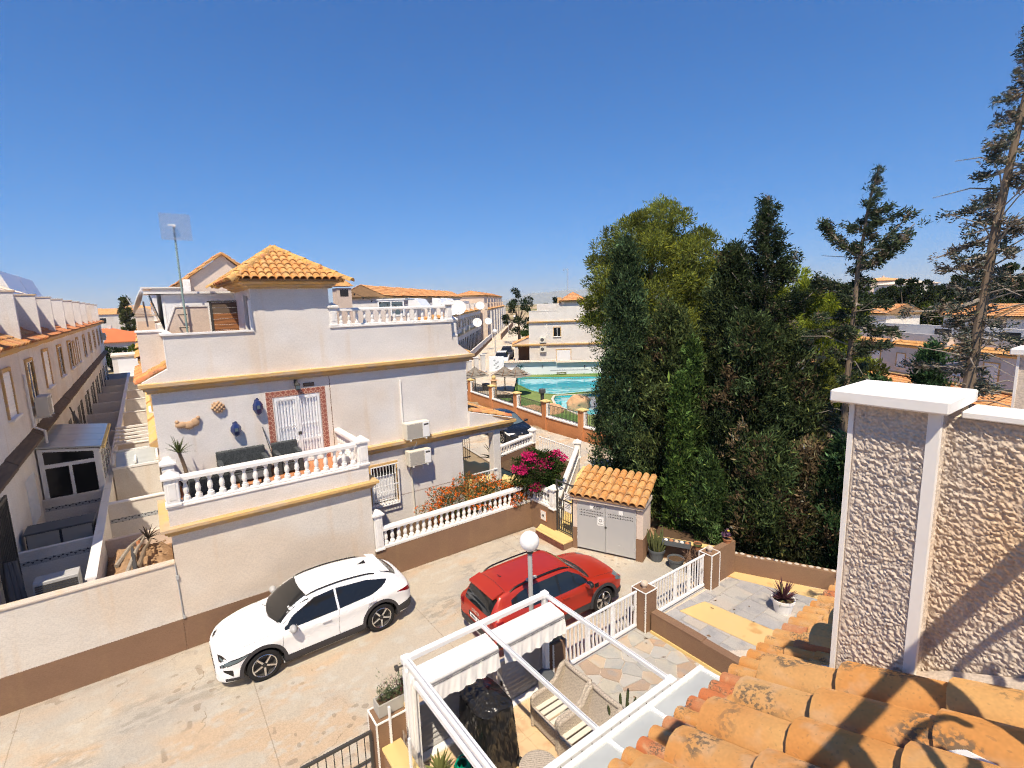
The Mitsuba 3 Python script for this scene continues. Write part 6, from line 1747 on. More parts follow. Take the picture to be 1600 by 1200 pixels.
# --- red compact off-roader
kr_ = thing('parked_car', 'orange red compact off roader with roof rails behind the globe lamp', 'car')
with frame(m=M(7.40, 9.03, 0, -1.5, 0.925)):
    c = Car(kr_, [(-2.17, 0.95, 0.52, 0.05, 0.86, 0.72, 0.55), (-2.14, 1.10, 0.60, 0.05, 0.98, 0.84, 0.42), (-2.04, 1.32, 0.58, 0.06, 1.02, 0.885, 0.36), (-1.82, 1.56, 0.57, 0.06, 1.03, 0.90, 0.34), (-1.35, 1.625, 0.59, 0.05, 1.03, 0.90, 0.30), (-0.5, 1.64, 0.60, 0.05, 1.01, 0.895, 0.28), (0.28, 1.60, 0.60, 0.05, 1.00, 0.895, 0.28), (0.62, 1.42, 0.63, 0.06, 1.0, 0.895, 0.28), (0.95, 1.14, 0.70, 0.05, 1.0, 0.90, 0.28), (1.15, 1.09, 0.76, 0.05, 0.985, 0.905, 0.30), (1.7, 1.02, 0.74, 0.08, 0.90, 0.895, 0.32), (2.0, 0.94, 0.68, 0.10, 0.82, 0.84, 0.30), (2.13, 0.82, 0.60, 0.08, 0.72, 0.74, 0.30), (2.17, 0.72, 0.56, 0.06, 0.62, 0.66, 0.34)], 'paint_red', R=0.355, axles=(1.33, -1.33))
    ys = np.linspace(-0.70, 0.70, 15)
    c.above('windscreen', 'glass_dark', ys, 1.00 - 0.14 * (ys / 0.70) ** 2, 0.38 - 0.06 * (ys / 0.70) ** 2, 9)
    c.seam([(1.0, 0.0), (0.92, 0.5)], d=(0, 0, -1), r=0.01, name='wiper')
    c.seam([(1.0, -0.5), (0.95, 0.0)], d=(0, 0, -1), r=0.01, name='wiper')
    c.above('scuttle', 'trim_dark', ys, 1.10 - 0.14 * (ys / 0.70) ** 2, 1.0 - 0.14 * (ys / 0.70) ** 2, 4)
    ys = np.linspace(-0.58, 0.58, 11)
    c.front('rear_window', 'glass_dark', ys, np.full(11, 1.08), 1.50 - 0.05 * (ys / 0.58) ** 2, -1, 8)
    for s in (1, -1):
        xs = np.linspace(0.80, -0.12, 14)
        c.side('front_side_window', 'glass_dark', xs, np.interp(xs, [-0.12, 0.22, 0.58, 0.80], [1.52, 1.50, 1.30, 1.12]), np.interp(xs, [-0.12, 0.8], [1.07, 1.07]), s)
        xs = np.linspace(-0.19, -1.02, 12)
        c.side('rear_side_window', 'glass_dark', xs, np.full(12, 1.52), np.interp(xs, [-1.02, -0.19], [1.10, 1.07]), s)
        xs = np.linspace(-1.09, -1.58, 8)
        c.side('quarter_window', 'glass_dark', xs, np.interp(xs, [-1.58, -1.3, -1.09], [1.38, 1.48, 1.51]), np.interp(xs, [-1.58, -1.09], [1.17, 1.11]), s)
        c.side('pillar_trim', 'trim_dark', np.linspace(-0.12, -0.19, 3), np.full(3, 1.52), np.full(3, 1.07), s, off=0.003)
        c.side('sill', 'clad', np.linspace(0.90, -0.90, 12), np.full(12, 0.50), np.full(12, 0.31), s, off=0.008)
        c.side('headlight', 'glass_sky', np.linspace(2.10, 1.78, 7), np.interp(np.linspace(2.10, 1.78, 7), [1.78, 2.1], [0.92, 0.84]), np.interp(np.linspace(2.10, 1.78, 7), [1.78, 2.1], [0.82, 0.70]), s)
        c.side('tail_light', 'lens_red', np.linspace(-2.10, -1.92, 5), np.full(5, 1.06), np.full(5, 0.84), s)
        c.front('tail_light', 'lens_red', s * np.linspace(0.62, 0.82, 4), np.full(4, 0.84), np.full(4, 1.05), -1)
        c.side('bumper_side', 'clad', np.linspace(-1.77, -2.12, 7), np.full(7, 0.62), np.full(7, 0.42), s, off=0.008)
        c.side('bumper_side', 'clad', np.linspace(1.77, 2.08, 7), np.full(7, 0.52), np.full(7, 0.35), s, off=0.008)
        c.side('vent_trim', 'trim_dark', np.linspace(0.98, 1.12, 4), np.full(4, 0.97), np.full(4, 0.86), s)
        c.seam([(0.90, 1.03), (0.93, 0.7), (0.84, 0.5)], s)
        c.seam([(-0.155, 1.06), (-0.16, 0.50)], s)
        c.seam([(-1.05, 1.09), (-1.06, 0.90), (-0.95, 0.52)], s)
    c.front('rear_bumper', 'clad', np.linspace(-0.78, 0.78, 11), np.full(11, 0.40), np.full(11, 0.64), -1, off=0.012)
    c.front('skid_plate', 'alu', np.linspace(-0.4, 0.4, 7), np.full(7, 0.40), np.full(7, 0.48), -1, off=0.02)
    c.front('tailgate_recess', 'trim_dark', np.linspace(-0.36, 0.36, 7), np.full(7, 0.70), np.full(7, 0.845), -1, off=0.003)
    c.front('grille', 'trim_dark', np.linspace(-0.6, 0.6, 9), np.full(9, 0.62), np.full(9, 0.78), 1)
    c.front('front_bumper', 'clad', np.linspace(-0.7, 0.7, 9), np.full(9, 0.36), np.full(9, 0.50), 1, off=0.01)
    kp = c.plate(-2.172, 0.775, -1, 'DCI 4WD') if False else None
    a = axes([-2.185, 0.0, 0.775], [0, -1, 0], [0, 0, 1], [-1, 0, 0])
    kp = put(kr_, 'number_plate', moved(box(-0.26, 0.26, -0.055, 0.055, 0, 0.012, 0.003), a), 'paper')
    put(kp, 'lettering', moved(cat([box(-0.22 + i * 0.062, -0.18 + i * 0.062, -0.035, 0.035, 0.0122, 0.014) for i in range(7) if i != 4]), a), 'print_dark')
    tb = meshkit.text_mesh('DACIA', 0.065, 0.004, True)
    tb.apply_scale([1.25, 1, 1])
    tb.apply_translation([-tb.bounds[:, 0].mean(), 0, 0])
    p_, n_, h_ = cast(c.full, np.array([(-4.0, 0.0, 0.955)]), (1, 0, 0))
    put(kr_, 'lettering', moved(tb, axes([p_[0, 0] - 0.012, 0.0, 0.915], [0, -1, 0], [0.12, 0, 0.99], [-0.99, 0, 0.12])), 'chrome')
    c.arches(0.085)
    c.wheels(5, True)
    c.mirror(0.72, 1.10, 'trim_dark')
    c.handles([(-0.02, 0.96), (-0.92, 0.97)], 'paint_red')
    c.roof_rail(0.30, -1.55, 0.60, 1.6, 'trim_dark', 0.06, 0.021)
    put(kr_, 'roof_rail_clamp', hull([(x, -0.60 + a, 1.68 + b) for x in (-1.05, -0.75) for a in (-0.03, 0.03) for b in (-0.03, 0.02)]), 'grey_metal')
    put(kr_, 'aerial', tube([(-1.40, 0, 1.61), (-1.52, 0, 1.72)], [0.012, 0.005], 6), 'black_plastic')
    c.seam([(1.10, 0.72), (1.6, 0.70), (2.02, 0.62)], d=(0, 0, -1), r=0.004)
    c.seam([(1.10, -0.72), (1.6, -0.70), (2.02, -0.62)], d=(0, 0, -1), r=0.004)
    c.seam([(-1.66, 0.56), (-1.64, 0.0), (-1.66, -0.56)], d=(0, 0, -1), r=0.005)
    put(kr_, 'spoiler', hull([(x, y, z) for y in (-0.56, 0.56) for x, z in ((-1.70, 1.60), (-2.0, 1.52), (-2.02, 1.48), (-1.85, 1.50))]), 'paint_red')

# --- black hatchback in the pool street
kb_ = thing('parked_car', 'black hatchback parked facing the white garden balusters by the pool street', 'car')
with frame(16.75, 23.9, 0, -97.5):
    c = Car(kb_, [(-2.12, 0.90, 0.50, 0.05, 0.82, 0.68, 0.45), (-2.02, 1.10, 0.58, 0.06, 0.92, 0.83, 0.34), (-1.7, 1.36, 0.58, 0.06, 0.95, 0.88, 0.28), (-1.2, 1.49, 0.56, 0.06, 0.95, 0.89, 0.22), (-0.4, 1.54, 0.56, 0.06, 0.94, 0.89, 0.20), (0.3, 1.48, 0.57, 0.06, 0.93, 0.89, 0.20), (0.8, 1.22, 0.64, 0.06, 0.92, 0.89, 0.20), (1.25, 0.99, 0.74, 0.06, 0.89, 0.89, 0.22), (1.75, 0.86, 0.70, 0.10, 0.76, 0.86, 0.22), (2.02, 0.72, 0.60, 0.10, 0.62, 0.76, 0.22), (2.12, 0.60, 0.5, 0.06, 0.52, 0.62, 0.24)], 'paint_black', R=0.33, axles=(1.3, -1.3))
    ys = np.linspace(-0.68, 0.68, 13)
    c.above('windscreen', 'glass_sky', ys, 1.22 - 0.2 * (ys / 0.68) ** 2, 0.42 - 0.1 * (ys / 0.68) ** 2, 9)
    for s in (1, -1):
        xs = np.linspace(0.95, -0.3, 12)
        c.side('front_side_window', 'glass_dark', xs, np.interp(xs, [-0.3, 0.2, 0.95], [1.43, 1.38, 1.03]), np.full(12, 1.0), s)
        xs = np.linspace(-0.36, -1.5, 12)
        c.side('rear_side_window', 'glass_dark', xs, np.interp(xs, [-1.5, -0.36], [1.25, 1.43]), np.full(12, 1.01), s)
        c.side('headlight', 'opal', np.linspace(2.02, 1.62, 8), np.interp(np.linspace(2.02, 1.62, 8), [1.62, 2.02], [0.78, 0.68]), np.interp(np.linspace(2.02, 1.62, 8), [1.62, 2.02], [0.71, 0.57]), s)
    c.front('grille', 'trim_dark', np.linspace(-0.45, 0.45, 7), np.full(7, 0.26), np.full(7, 0.40), 1)
    put(kb_, 'emblem', ball(0.06, 2.08, 0, 0.66, (0.4, 1, 0.8), 1), 'chrome', smooth=True)
    put(kb_, 'number_plate', moved(box(-0.26, 0.26, -0.055, 0.055, 0, 0.012), axes([2.12, 0, 0.48], [0, 1, 0], [0, 0, 1], [1, 0, 0])), 'paper')
    c.arches(0.03, 'paint_black')
    c.wheels(5)
    c.mirror(0.85, 1.04, 'paint_black')
    c.handles([(0.0, 0.87), (-1.0, 0.88)], 'paint_black')
# ------------------------------------------------------------------ terraced houses
def win(parent, x0, x1, y, z0, z1, kind='dark', frame_m='ochre', rec=0.0):
    """A window on a wall that faces -y at y: frame, panes or shutter, sill."""
    k = put(parent, 'window', box(x0, x1, y - 0.010, y + 0.02, z0, z1), {'dark': 'glass_dark', 'shutter': 'white_metal', 'sky': 'glass_sky'}[kind])
    put(k, 'frame', cat(box(x0 - 0.09, x0, y - 0.05, y + 0.01, z0, z1), box(x1, x1 + 0.09, y - 0.05, y + 0.01, z0, z1), box(x0 - 0.09, x1 + 0.09, y - 0.05, y + 0.01, z1, z1 + 0.10)), frame_m)
    put(k, 'sill', box(x0 - 0.10, x1 + 0.10, y - 0.13, y + 0.01, z0 - 0.06, z0 - 0.002), 'white_paint')
    if kind == 'shutter':
        put(k, 'slats', cat([box(x0 + 0.01, x1 - 0.01, y - 0.022, y - 0.011, z0 + i * 0.11, z0 + i * 0.11 + 0.095) for i in range(int((z1 - z0) / 0.11))]), 'white_metal')
    else:
        put(k, 'glazing_bar', cat(box((x0 + x1) / 2 - 0.025, (x0 + x1) / 2 + 0.025, y - 0.03, y - 0.011, z0, z1), box(x0, x1, y - 0.03, y - 0.012, z0, z0 + 0.04), box(x0, x1, y - 0.03, y - 0.012, z1 - 0.04, z1)), 'white_metal')
    return k


def small_ac(x, z, y, lab, group='small air conditioning units on far houses'):
    t = thing('air_conditioner', lab, 'air conditioner', group)
    put(t, 'casing', box(x - 0.4, x + 0.4, y - 0.36, y - 0.06, z, z + 0.6, 0.02), 'ac_cream')
    put(t, 'fan_grille', lathe([(0.22, 0), (0.22, 0.012), (0.05, 0.02)], 16).apply_transform(axes([x - 0.1, y - 0.361, z + 0.3], [1, 0, 0], [0, 0, 1], [0, -1, 0])), 'dark_grey')
    put(t, 'bracket', box(x - 0.35, x + 0.35, y - 0.36, y - 0.0, z - 0.05, z - 0.003), 'white_metal')


def dish(label, x, y, z, r, dirv, m=0.9, group=None):
    t = thing('satellite_dish', label, 'satellite dish', group)
    d = np.array(dirv, float)
    d /= np.linalg.norm(d)
    s = np.cross([0, 0, 1.0], d)
    s /= np.linalg.norm(s)
    u = np.cross(d, s)
    A = axes([x, y, z], s, u, d)
    put(t, 'reflector', moved(lathe([(0.02, 0.0), (r * 0.5, r * 0.05), (r, r * 0.2), (r * 0.98, r * 0.23), (r * 0.5, r * 0.08), (0.02, 0.03)], 24), A), 'white_paint', smooth=40)
    put(t, 'feed_arm', tube([np.array([x, y, z]) - u * r * 0.8 + d * 0.15 * r, np.array([x, y, z]) + d * r * 0.9], 0.02, 5), 'grey_metal')
    put(t, 'mast', tube([(x - d[0] * 0.06, y - d[1] * 0.06, z), (x - d[0] * 0.1, y - d[1] * 0.1, z - r - 0.4)], 0.03, 6), 'grey_metal')
    return t


def row_house(label, W, D, group, wins=(), wall='stucco', roof=True, fin=True, turret=None, seed=0, pieces=False, far=False, lower=(), strip_m='tile', extra=None, h=0.0, finh=7.4):
    """One house of a terrace in the present frame: street wall on y = 0 facing -y, x from 0 to W."""
    t = thing('row_house', label, 'house', group)
    g = np.random.default_rng(seed)
    ww = put(t, 'wall', box(0, W - 0.003, 0, D, -1.5, 6.0), wall)
    put(t, 'ledge', hull([(x, y, z) for x in (0, W - 0.003) for y, z in ((-0.24, 3.16), (-0.24, 3.24), (0.0, 3.42), (0.0, 3.10))]), 'wood_grey' if strip_m == 'tile_red' else 'ochre')
    put(t, 'eave', hull([(x, y, z) for x in (0, W - 0.003) for y, z in ((-0.22, 5.98), (-0.22, 6.06), (0.0, 6.07), (0.0, 5.84))]), 'ochre')
    dn = np.array([0, -0.68, -0.37])
    L = float(np.linalg.norm(dn))
    rk = put(t, 'roof', poly_slab([(0, -0.22, 6.09), (W - 0.003, -0.22, 6.09), (W - 0.003, 0.45, 6.45), (0, 0.45, 6.45)], 0.04), 'tile_bed')
    if pieces:
        tile_slope(rk, (0, 0.45, 6.46), (1, 0, 0), dn / L, L + 0.05, W, g, mats=('tile_red', 'tile', 'tile_red'))
    else:
        put(rk, 'tile_row', corrugated((0, 0.46, 6.47), (1, 0, 0), dn / L, L + 0.05, W - 0.01, 0.25), strip_m, kind='stuff')
    put(t, 'parapet', box(0, W - 0.003, 0.452, 0.60, 6.001, 7.2), wall)
    if fin:
        put(t, 'fin', box(0.0, 0.16, -0.14, 0.451, 6.10, finh), wall)
        put(t, 'fin_cap', box(-0.03, 0.19, -0.17, 0.62, finh + 0.002, finh + 0.05), 'rough_grey')
        put(t, 'fin', box(0.16, 0.17, -0.10, 0.451, 6.12, finh - 0.2), 'stucco_pink')
    if turret:
        x0, x1, y0, y1, zt, kind = turret
        put(t, 'turret', box(x0, x1, y0, y1, 6.0, zt), wall)
        put(t, 'turret_eave', box(x0 - 0.25, x1 + 0.25, y0 - 0.25, y1 + 0.25, zt, zt + 0.16), 'ochre')
        e = [(x0 - 0.38, y0 - 0.38), (x1 + 0.38, y0 - 0.38), (x1 + 0.38, y1 + 0.38), (x0 - 0.38, y1 + 0.38)]
        cx, cy = (x0 + x1) / 2, (y0 + y1) / 2
        rz = zt + 0.162
        ap = [(cx, cy, rz + 1.0)] if kind == 'hip' else [(x0 - 0.38, cy, rz + 1.0), (x1 + 0.38, cy, rz + 1.0)]
        rt = put(t, 'turret_roof', hull([(a, b, rz) for a, b in e] + ap), 'tile_bed')
        if kind == 'hip':
            for i in range(4):
                a, b, c = np.array([*e[i], rz + 0.02]), np.array([*e[(i + 1) % 4], rz + 0.02]), np.array([cx, cy, rz + 1.03])
                ac = (b - a) / np.linalg.norm(b - a)
                mid = a + ac * ((c - a) @ ac)
                dn2 = mid - c
                L2 = float(np.linalg.norm(dn2))
                m = corrugated(c + ac * ((a - c) @ ac), ac, dn2 / L2, L2, float(np.linalg.norm(b - a)), 0.25)
                q = (m.triangles_center - c)
                u_, w_ = q @ ac, q @ (dn2 / L2)
                ok = (u_ > ((a - c) @ ac) * w_ / L2) & (u_ < ((b - c) @ ac) * w_ / L2)
                m.update_faces(ok)
                put(rt, 'tile_row', m, 'tile_far', kind='stuff')
        else:
            for s in (-1, 1):
                a = np.array([x0 - 0.38, cy, rz + 1.03])
                dn2 = np.array([0, s * ((y1 - y0) / 2 + 0.40), -1.0])
                L2 = float(np.linalg.norm(dn2))
                put(rt, 'tile_row', corrugated(a, (1, 0, 0), dn2 / L2, L2, x1 - x0 + 0.76, 0.25), 'tile_far', kind='stuff')
    for x0, x1, z0, z1, kind in wins:
        win(t, x0, x1, 0, z0, z1, kind)
    for x0, x1, z0, z1, m in lower:
        put(t, 'doorway', box(x0, x1, -0.02, 0.03, z0, z1), m)
    return t


rng = np.random.default_rng(33)
GL = 'terraced houses along the left alley'
ybd = [9.2, 13.45, 17.1, 21.0, 25.0, 28.9, 33.0, 37.3, 41.7, 46.0, 50.3, 54.5, 58.6, 62.6]
pos = ['first', 'second', 'third', 'fourth', 'fifth', 'sixth', 'seventh', 'eighth', 'ninth', 'tenth', 'eleventh', 'twelfth', 'thirteenth']
ww_ = {2: [(1.25, 2.25, 4.22, 5.45, 'shutter')], 3: [(0.85, 2.0, 4.05, 5.45, 'dark')], 4: [(0.35, 1.65, 4.22, 5.55, 'shutter')], 5: [(0.65, 1.85, 4.2, 5.5, 'dark')], 6: [(0.5, 1.7, 4.2, 5.5, 'dark'), (2.8, 3.5, 4.2, 5.4, 'shutter')], 7: [(0.5, 1.4, 4.2, 5.5, 'shutter')], 8: [(0.3, 1.4, 4.2, 5.5, 'dark')]}
for i in range(1, 13):
    w = ybd[i + 1] - ybd[i]
    g0 = 0.96 + 0.0062 * (ybd[i] - 20)
    with frame(-3.10, ybd[i], g0, 90):
        lo = [(0.5, 1.5, -0.2, 2.2, 'dark_metal'), (2.1, 3.1, -0.2, 2.3, 'black_plastic')] if i > 3 else ([(1.5, 2.7, -0.2, 2.55, 'dark_metal')] if i == 1 else [])
        k = row_house(f'terraced house on the left side of the alley, {pos[i]} counted from the front', w, 7.0, GL, ww_.get(i, [(0.6, 1.6, 4.2, 5.5, 'dark')]), 'stucco', turret=(0.0, w - 0.0, 2.0, 5.0, 8.5, 'gable') if i in (1, 2, 3, 4, 5) else None, seed=i, pieces=i < 4, lower=lo, strip_m='tile_red', finh=7.62)
        put(k, 'terrace_wall', box(0.2, w - 0.2, 0.601, 0.75, 7.2, 7.6), 'stucco')
        if i in (3, 4):
            put(k, 'terrace_canopy', hull([(0.1, 0.46, 7.75), (w - 0.1, 0.46, 7.75), (0.1, 0.46, 7.78), (w - 0.1, 0.46, 7.78), (0.1, 2.2, 8.5), (w - 0.1, 2.2, 8.5), (0.1, 2.2, 8.55), (w - 0.1, 2.2, 8.55)]), 'rough_grey')
        if i in (5, 6):
            put(k, 'terrace_enclosure', hull([(0.0, 0.76, 7.25), (w - 0.05, 0.76, 7.25), (0.0, 1.3, 8.75), (w - 0.05, 1.3, 8.75), (0.0, 1.95, 8.85), (w - 0.05, 1.95, 8.85), (0.0, 1.95, 7.25), (w - 0.05, 1.95, 7.25)]), 'white_metal')
            put(k, 'glass_side', hull([(w - 0.04, 0.75, 7.3), (w - 0.02, 0.75, 7.3), (w - 0.04, 1.35, 8.65), (w - 0.02, 1.35, 8.65), (w - 0.04, 1.9, 8.65), (w - 0.02, 1.9, 8.65), (w - 0.04, 1.9, 7.3), (w - 0.02, 1.9, 7.3)]), 'glass_dark')
        if i in (1, 2, 3):
            put(k, 'window_grille', cat([box(1.2 + j * 0.14, 1.23 + j * 0.14, -0.12, -0.09, 1.2, 2.5) for j in range(9)]), 'white_metal' if i != 1 else 'dark_metal', kind='stuff')
with frame(-3.10, 22.6, 1.0, 90):
    aircon(-0.95, -0.05, 3.66, 4.30, 0.0, 'grey air conditioning unit under the dark alley window', group=None)
    t = thing('drain_pipe', 'pale drain pipe down the left alley wall beside the air conditioner', 'pipe')
    put(t, 'pipe', tube([(-1.55, -0.05, 5.1), (-1.5, -0.05, 4.0), (-1.45, -0.05, 3.45), (-1.45, -0.28, 3.3), (-1.45, -0.28, 2.9)], 0.04, 7), 'white_paint', smooth=40)
with frame(-3.10, 59.5, 1.2, 90):
    small_ac(0.2, 4.5, 0, 'air conditioning unit near the far end of the left alley wall')

# houses of the row behind the corner house
GR = 'terraced houses behind the corner house'
yb2 = [20.5, 24.9, 29.3, 33.7, 38.1, 42.5, 46.9, 51.3, 55.7]
for i in range(8):
    w = yb2[i + 1] - yb2[i]
    with frame(0.0, yb2[i + 1], 0.25 + 0.09 * i, -90):
        k = row_house(f'terraced house behind the corner house, {pos[i]} counted from the front', w, 9.2, GR, [(1.5, 2.7, 4.1, 5.3, 'shutter')], 'stucco_pink' if i % 2 else 'stucco', turret=(0.5, 3.0, 2.2, 4.6, 8.7, 'gable') if i in (1, 3, 5) else None, seed=40 + i, strip_m='tile', finh=7.5)
        put(k, 'wall', box(0, w - 0.004, 8.6, 8.75, 6.0, 7.2), 'stucco')
# white roof enclosures and dish behind the corner house
re_ = thing('roof_enclosure', 'white panelled roof terrace enclosure behind the antenna mast', 'enclosure')
put(re_, 'panel', hull([(x, y, z) for x in (0.62, 3.0) for y, z in ((19.6, 6.6), (19.6, 8.42), (24.6, 8.55), (24.6, 6.6))]), 'white_metal')
put(re_, 'roof', hull([(x, y, z) for x in (0.18, 3.2) for y, z in ((19.45, 8.43), (19.45, 8.50), (24.7, 8.56), (24.7, 8.63))]), 'white_paint')
put(re_, 'glass_side', hull([(0.30, 19.65, 8.40), (0.58, 19.65, 7.32), (0.34, 24.5, 8.50), (0.60, 24.5, 7.3), (0.33, 19.65, 8.40), (0.61, 19.65, 7.32)]), 'glass_dark')
for x in (0.66, 1.12, 2.0):
    put(re_, 'joint', box(x, x + 0.03, 19.585, 19.6, 7.0, 8.42), 'white_paint')
re_ = thing('roof_enclosure', 'second white roof enclosure further back behind the first one', 'enclosure')
put(re_, 'panel', hull([(x, y, z) for x in (0.5, 4.0) for y, z in ((26.0, 6.6), (26.0, 8.86), (31.0, 8.9), (31.0, 6.6))]), 'white_metal')
put(re_, 'roof', hull([(x, y, z) for x in (0.15, 4.2) for y, z in ((25.8, 8.87), (25.8, 8.93), (31.2, 8.95), (31.2, 9.0))]), 'white_paint')
gb = thing('roof_turret', 'pink gabled stair turret with a tiled roof behind the hipped turret', 'turret')
put(gb, 'wall', ext([(1.9, 6.5), (4.3, 6.5), (4.3, 9.25), (3.15, 10.25), (1.9, 9.3)], 'y', 25.4, 28.5), 'stucco_pink')
for s, x1_, z1_ in ((-1, 1.55, 9.10), (1, 4.65, 9.05)):
    dn = np.array([x1_ - 3.15, 0, z1_ - 10.32])
    L = float(np.linalg.norm(dn))
    put(gb, 'roof', corrugated((3.15, 25.2, 10.34), (0, 1, 0), dn / L, L, 3.5, 0.25), 'tile_far', kind='stuff')
    put(gb, 'verge', hull([np.array([3.15, 25.2 + a, 10.36 + b]) + dn * t for a in (0, 0.1) for b in (0, -0.08) for t in (0, 1)]), 'tile_pale')
put(gb, 'pillar', box(1.6, 1.85, 25.0, 25.3, 6.5, 9.2), 'white_paint')
dish('white satellite dish at the edge of the roof terrace behind the antenna', 0.10, 21.6, 8.25, 0.46, (-0.9, 0.1, 0.35))
hb = solo('arched_panel', ext([(5.9, 7.3), (7.4, 7.3), (7.4, 8.0), (7.15, 8.3), (6.65, 8.45), (6.15, 8.3), (5.9, 8.0)], 'y', 25.3, 25.4), 'white_paint', 'white arched panel on the terrace beyond the string lights', 'panel')

# ------------------------------------------------------------------ yards of the alley
struct('alley_yard', cat(box(-3.1, -0.0, 13.47, 62.0, -0.06, 0.86), box(-3.3, 0.2, 62.0, 76.0, -0.06, 1.0)), 'rough_grey')
mat('tile_band', P(proc(lambda p, n, uv: mix((0.035, 0.045, 0.06), (0.40, 0.42, 0.44), smoothstep(0.30, 0.24, dr.abs(dr.abs(p.x / 0.16 - dr.floor(p.x / 0.16) - 0.5) - (p.z / 0.12 - dr.floor(p.z / 0.12)) * 0.5)))), 0.4, 0.4))
dvw = thing('alley_wall', 'long whitewashed dividing wall down the middle of the alley', 'wall')
put(dvw, 'wall', box(-1.56, -1.42, 13.47, 62.0, 0.86, 2.25), 'stucco_white')
put(dvw, 'coping', box(-1.59, -1.39, 13.47, 62.0, 2.251, 2.29), 'white_paint')
YC = [16.25, 20.6, 23.6, 27.2, 31.0, 37.0, 41.5, 46.5, 51.0, 56.0, 61.5]
for i, y in enumerate(YC):
    t = thing('yard_wall', f'white wall across the left alley yards, {pos[i]} from the front', 'wall', 'white cross walls of the left alley yards')
    put(t, 'wall', box(-3.095, -1.565, y, y + 0.12, 0.86, 2.2 + 0.012 * i), 'stucco_white')
    if i < 3:
        put(t, 'tile_band', box(-3.05, -1.58, y - 0.006, y - 0.0005, 1.84, 1.96), 'tile_band')
YR = [18.5, 22.6, 26.9, 30.8, 35.6, 41.0, 45.8, 51.0, 56.0]
for i, y in enumerate(YR):
    t = thing('yard_wall', f'white wall across the right alley yards, {pos[i]} from the front', 'wall', 'white cross walls of the right alley yards')
    put(t, 'wall', box(-1.415, -0.005, y, y + 0.12, 0.86, 2.28 + 0.014 * i), 'stucco_white')
    put(t, 'coping', box(-1.415, -0.005, y - 0.03, y + 0.15, 2.281 + 0.014 * i, 2.32 + 0.014 * i), 'white_paint')
    if i < 2:
        put(t, 'tile_band', box(-1.40, -0.02, y - 0.006, y - 0.0005, 1.70, 1.82), 'tile_band')
pgl = thing('yard_pergola', 'white slatted lean to roof over a right alley yard', 'pergola')
for i in range(5):
    put(pgl, 'beam', box(-1.42, -0.05, 25.2 + i * 0.55, 25.32 + i * 0.55, 2.72 + 0.05 * i, 2.80 + 0.05 * i), 'white_paint')
put(pgl, 'side_beam', cat(box(-1.46, -1.38, 25.0, 27.8, 2.62, 2.70), box(-0.08, -0.01, 25.0, 27.8, 2.62, 2.70)), 'white_paint')
cb_ = thing('glazed_lean_to', 'white framed glass lean to roof in the nearer right alley yard', 'lean-to')
put(cb_, 'frame', cat(box(-1.40, -0.05, 22.0, 22.08, 2.45, 2.53), box(-1.40, -0.05, 23.6, 23.68, 2.70, 2.78), box(-1.40, -1.33, 22.08, 23.6, 2.58, 2.66), box(-0.12, -0.05, 22.08, 23.6, 2.58, 2.66), box(-0.76, -0.70, 22.08, 23.6, 2.58, 2.66)), 'white_metal')
put(cb_, 'pane', hull([(x, y, z) for x in (-1.3, -0.13) for y, z in ((22.1, 2.50), (22.1, 2.52), (23.58, 2.72), (23.58, 2.74))]), 'frosted')
put(cb_, 'front_panel', box(-1.38, -0.06, 22.02, 22.07, 1.2, 2.44), 'stucco_white')
# glazed room in the left yards
sr = thing('glazed_room', 'white framed glazed room built against the left alley houses', 'glazed room')
z0_, y0_ = 1.95, 20.82
put(sr, 'base', box(-3.09, -1.57, y0_ + 0.03, 25.0, 0.86, z0_), 'stucco_white')
put(sr, 'front_frame', cat(box(-3.05, -2.93, y0_, y0_ + 0.08, z0_, 3.70), box(-1.72, -1.56, y0_, y0_ + 0.08, z0_, 3.52), box(-2.93, -1.72, y0_, y0_ + 0.08, z0_, z0_ + 0.10), box(-2.93, -1.72, y0_, y0_ + 0.08, 3.14, 3.26), box(-2.37, -2.29, y0_, y0_ + 0.08, z0_ + 0.1, 3.14), hull([(-3.05, y0_, 3.70), (-1.56, y0_, 3.48), (-3.05, y0_ + 0.08, 3.70), (-1.56, y0_ + 0.08, 3.48), (-3.05, y0_, 3.78), (-1.56, y0_, 3.56), (-3.05, y0_ + 0.08, 3.78), (-1.56, y0_ + 0.08, 3.56)])), 'white_metal')
for x0, x1 in ((-2.93, -2.37), (-2.29, -1.72)):
    put(sr, 'pane', box(x0, x1, y0_ + 0.03, y0_ + 0.045, z0_ + 0.1, 3.14), 'glass_dark')
put(sr, 'pane', hull([(-2.93, y0_ + 0.03, 3.26), (-1.72, y0_ + 0.03, 3.26), (-1.72, y0_ + 0.03, 3.50), (-2.93, y0_ + 0.03, 3.68), (-2.93, y0_ + 0.045, 3.26), (-1.72, y0_ + 0.045, 3.26), (-1.72, y0_ + 0.045, 3.50), (-2.93, y0_ + 0.045, 3.68)]), 'glass_dark')
put(sr, 'side_frame', cat([box(-1.58, -1.55, y0_ + 0.1 + i * 1.0, y0_ + 0.2 + i * 1.0, z0_, 3.50) for i in range(5)] + [box(-1.58, -1.55, y0_ + 0.1, 25.0, 3.40, 3.50), box(-1.58, -1.55, y0_ + 0.1, 25.0, z0_, z0_ + 0.1)]), 'white_metal')
put(sr, 'side_glass', box(-1.59, -1.58, y0_ + 0.1, 25.0, z0_ + 0.1, 3.40), 'glass_dark')
for i in range(4):
    a = y0_ - 0.06 + i * 1.06
    put(sr, 'roof_panel', hull([(x, y, z + h) for x, z in ((-3.08, 3.82), (-1.50, 3.60)) for y in (a, a + 1.03) for h in (0, 0.05)]), 'frosted')
put(sr, 'gutter', box(-1.50, -1.42, y0_ - 0.08, 25.1, 3.54, 3.62), 'yellow_paint')
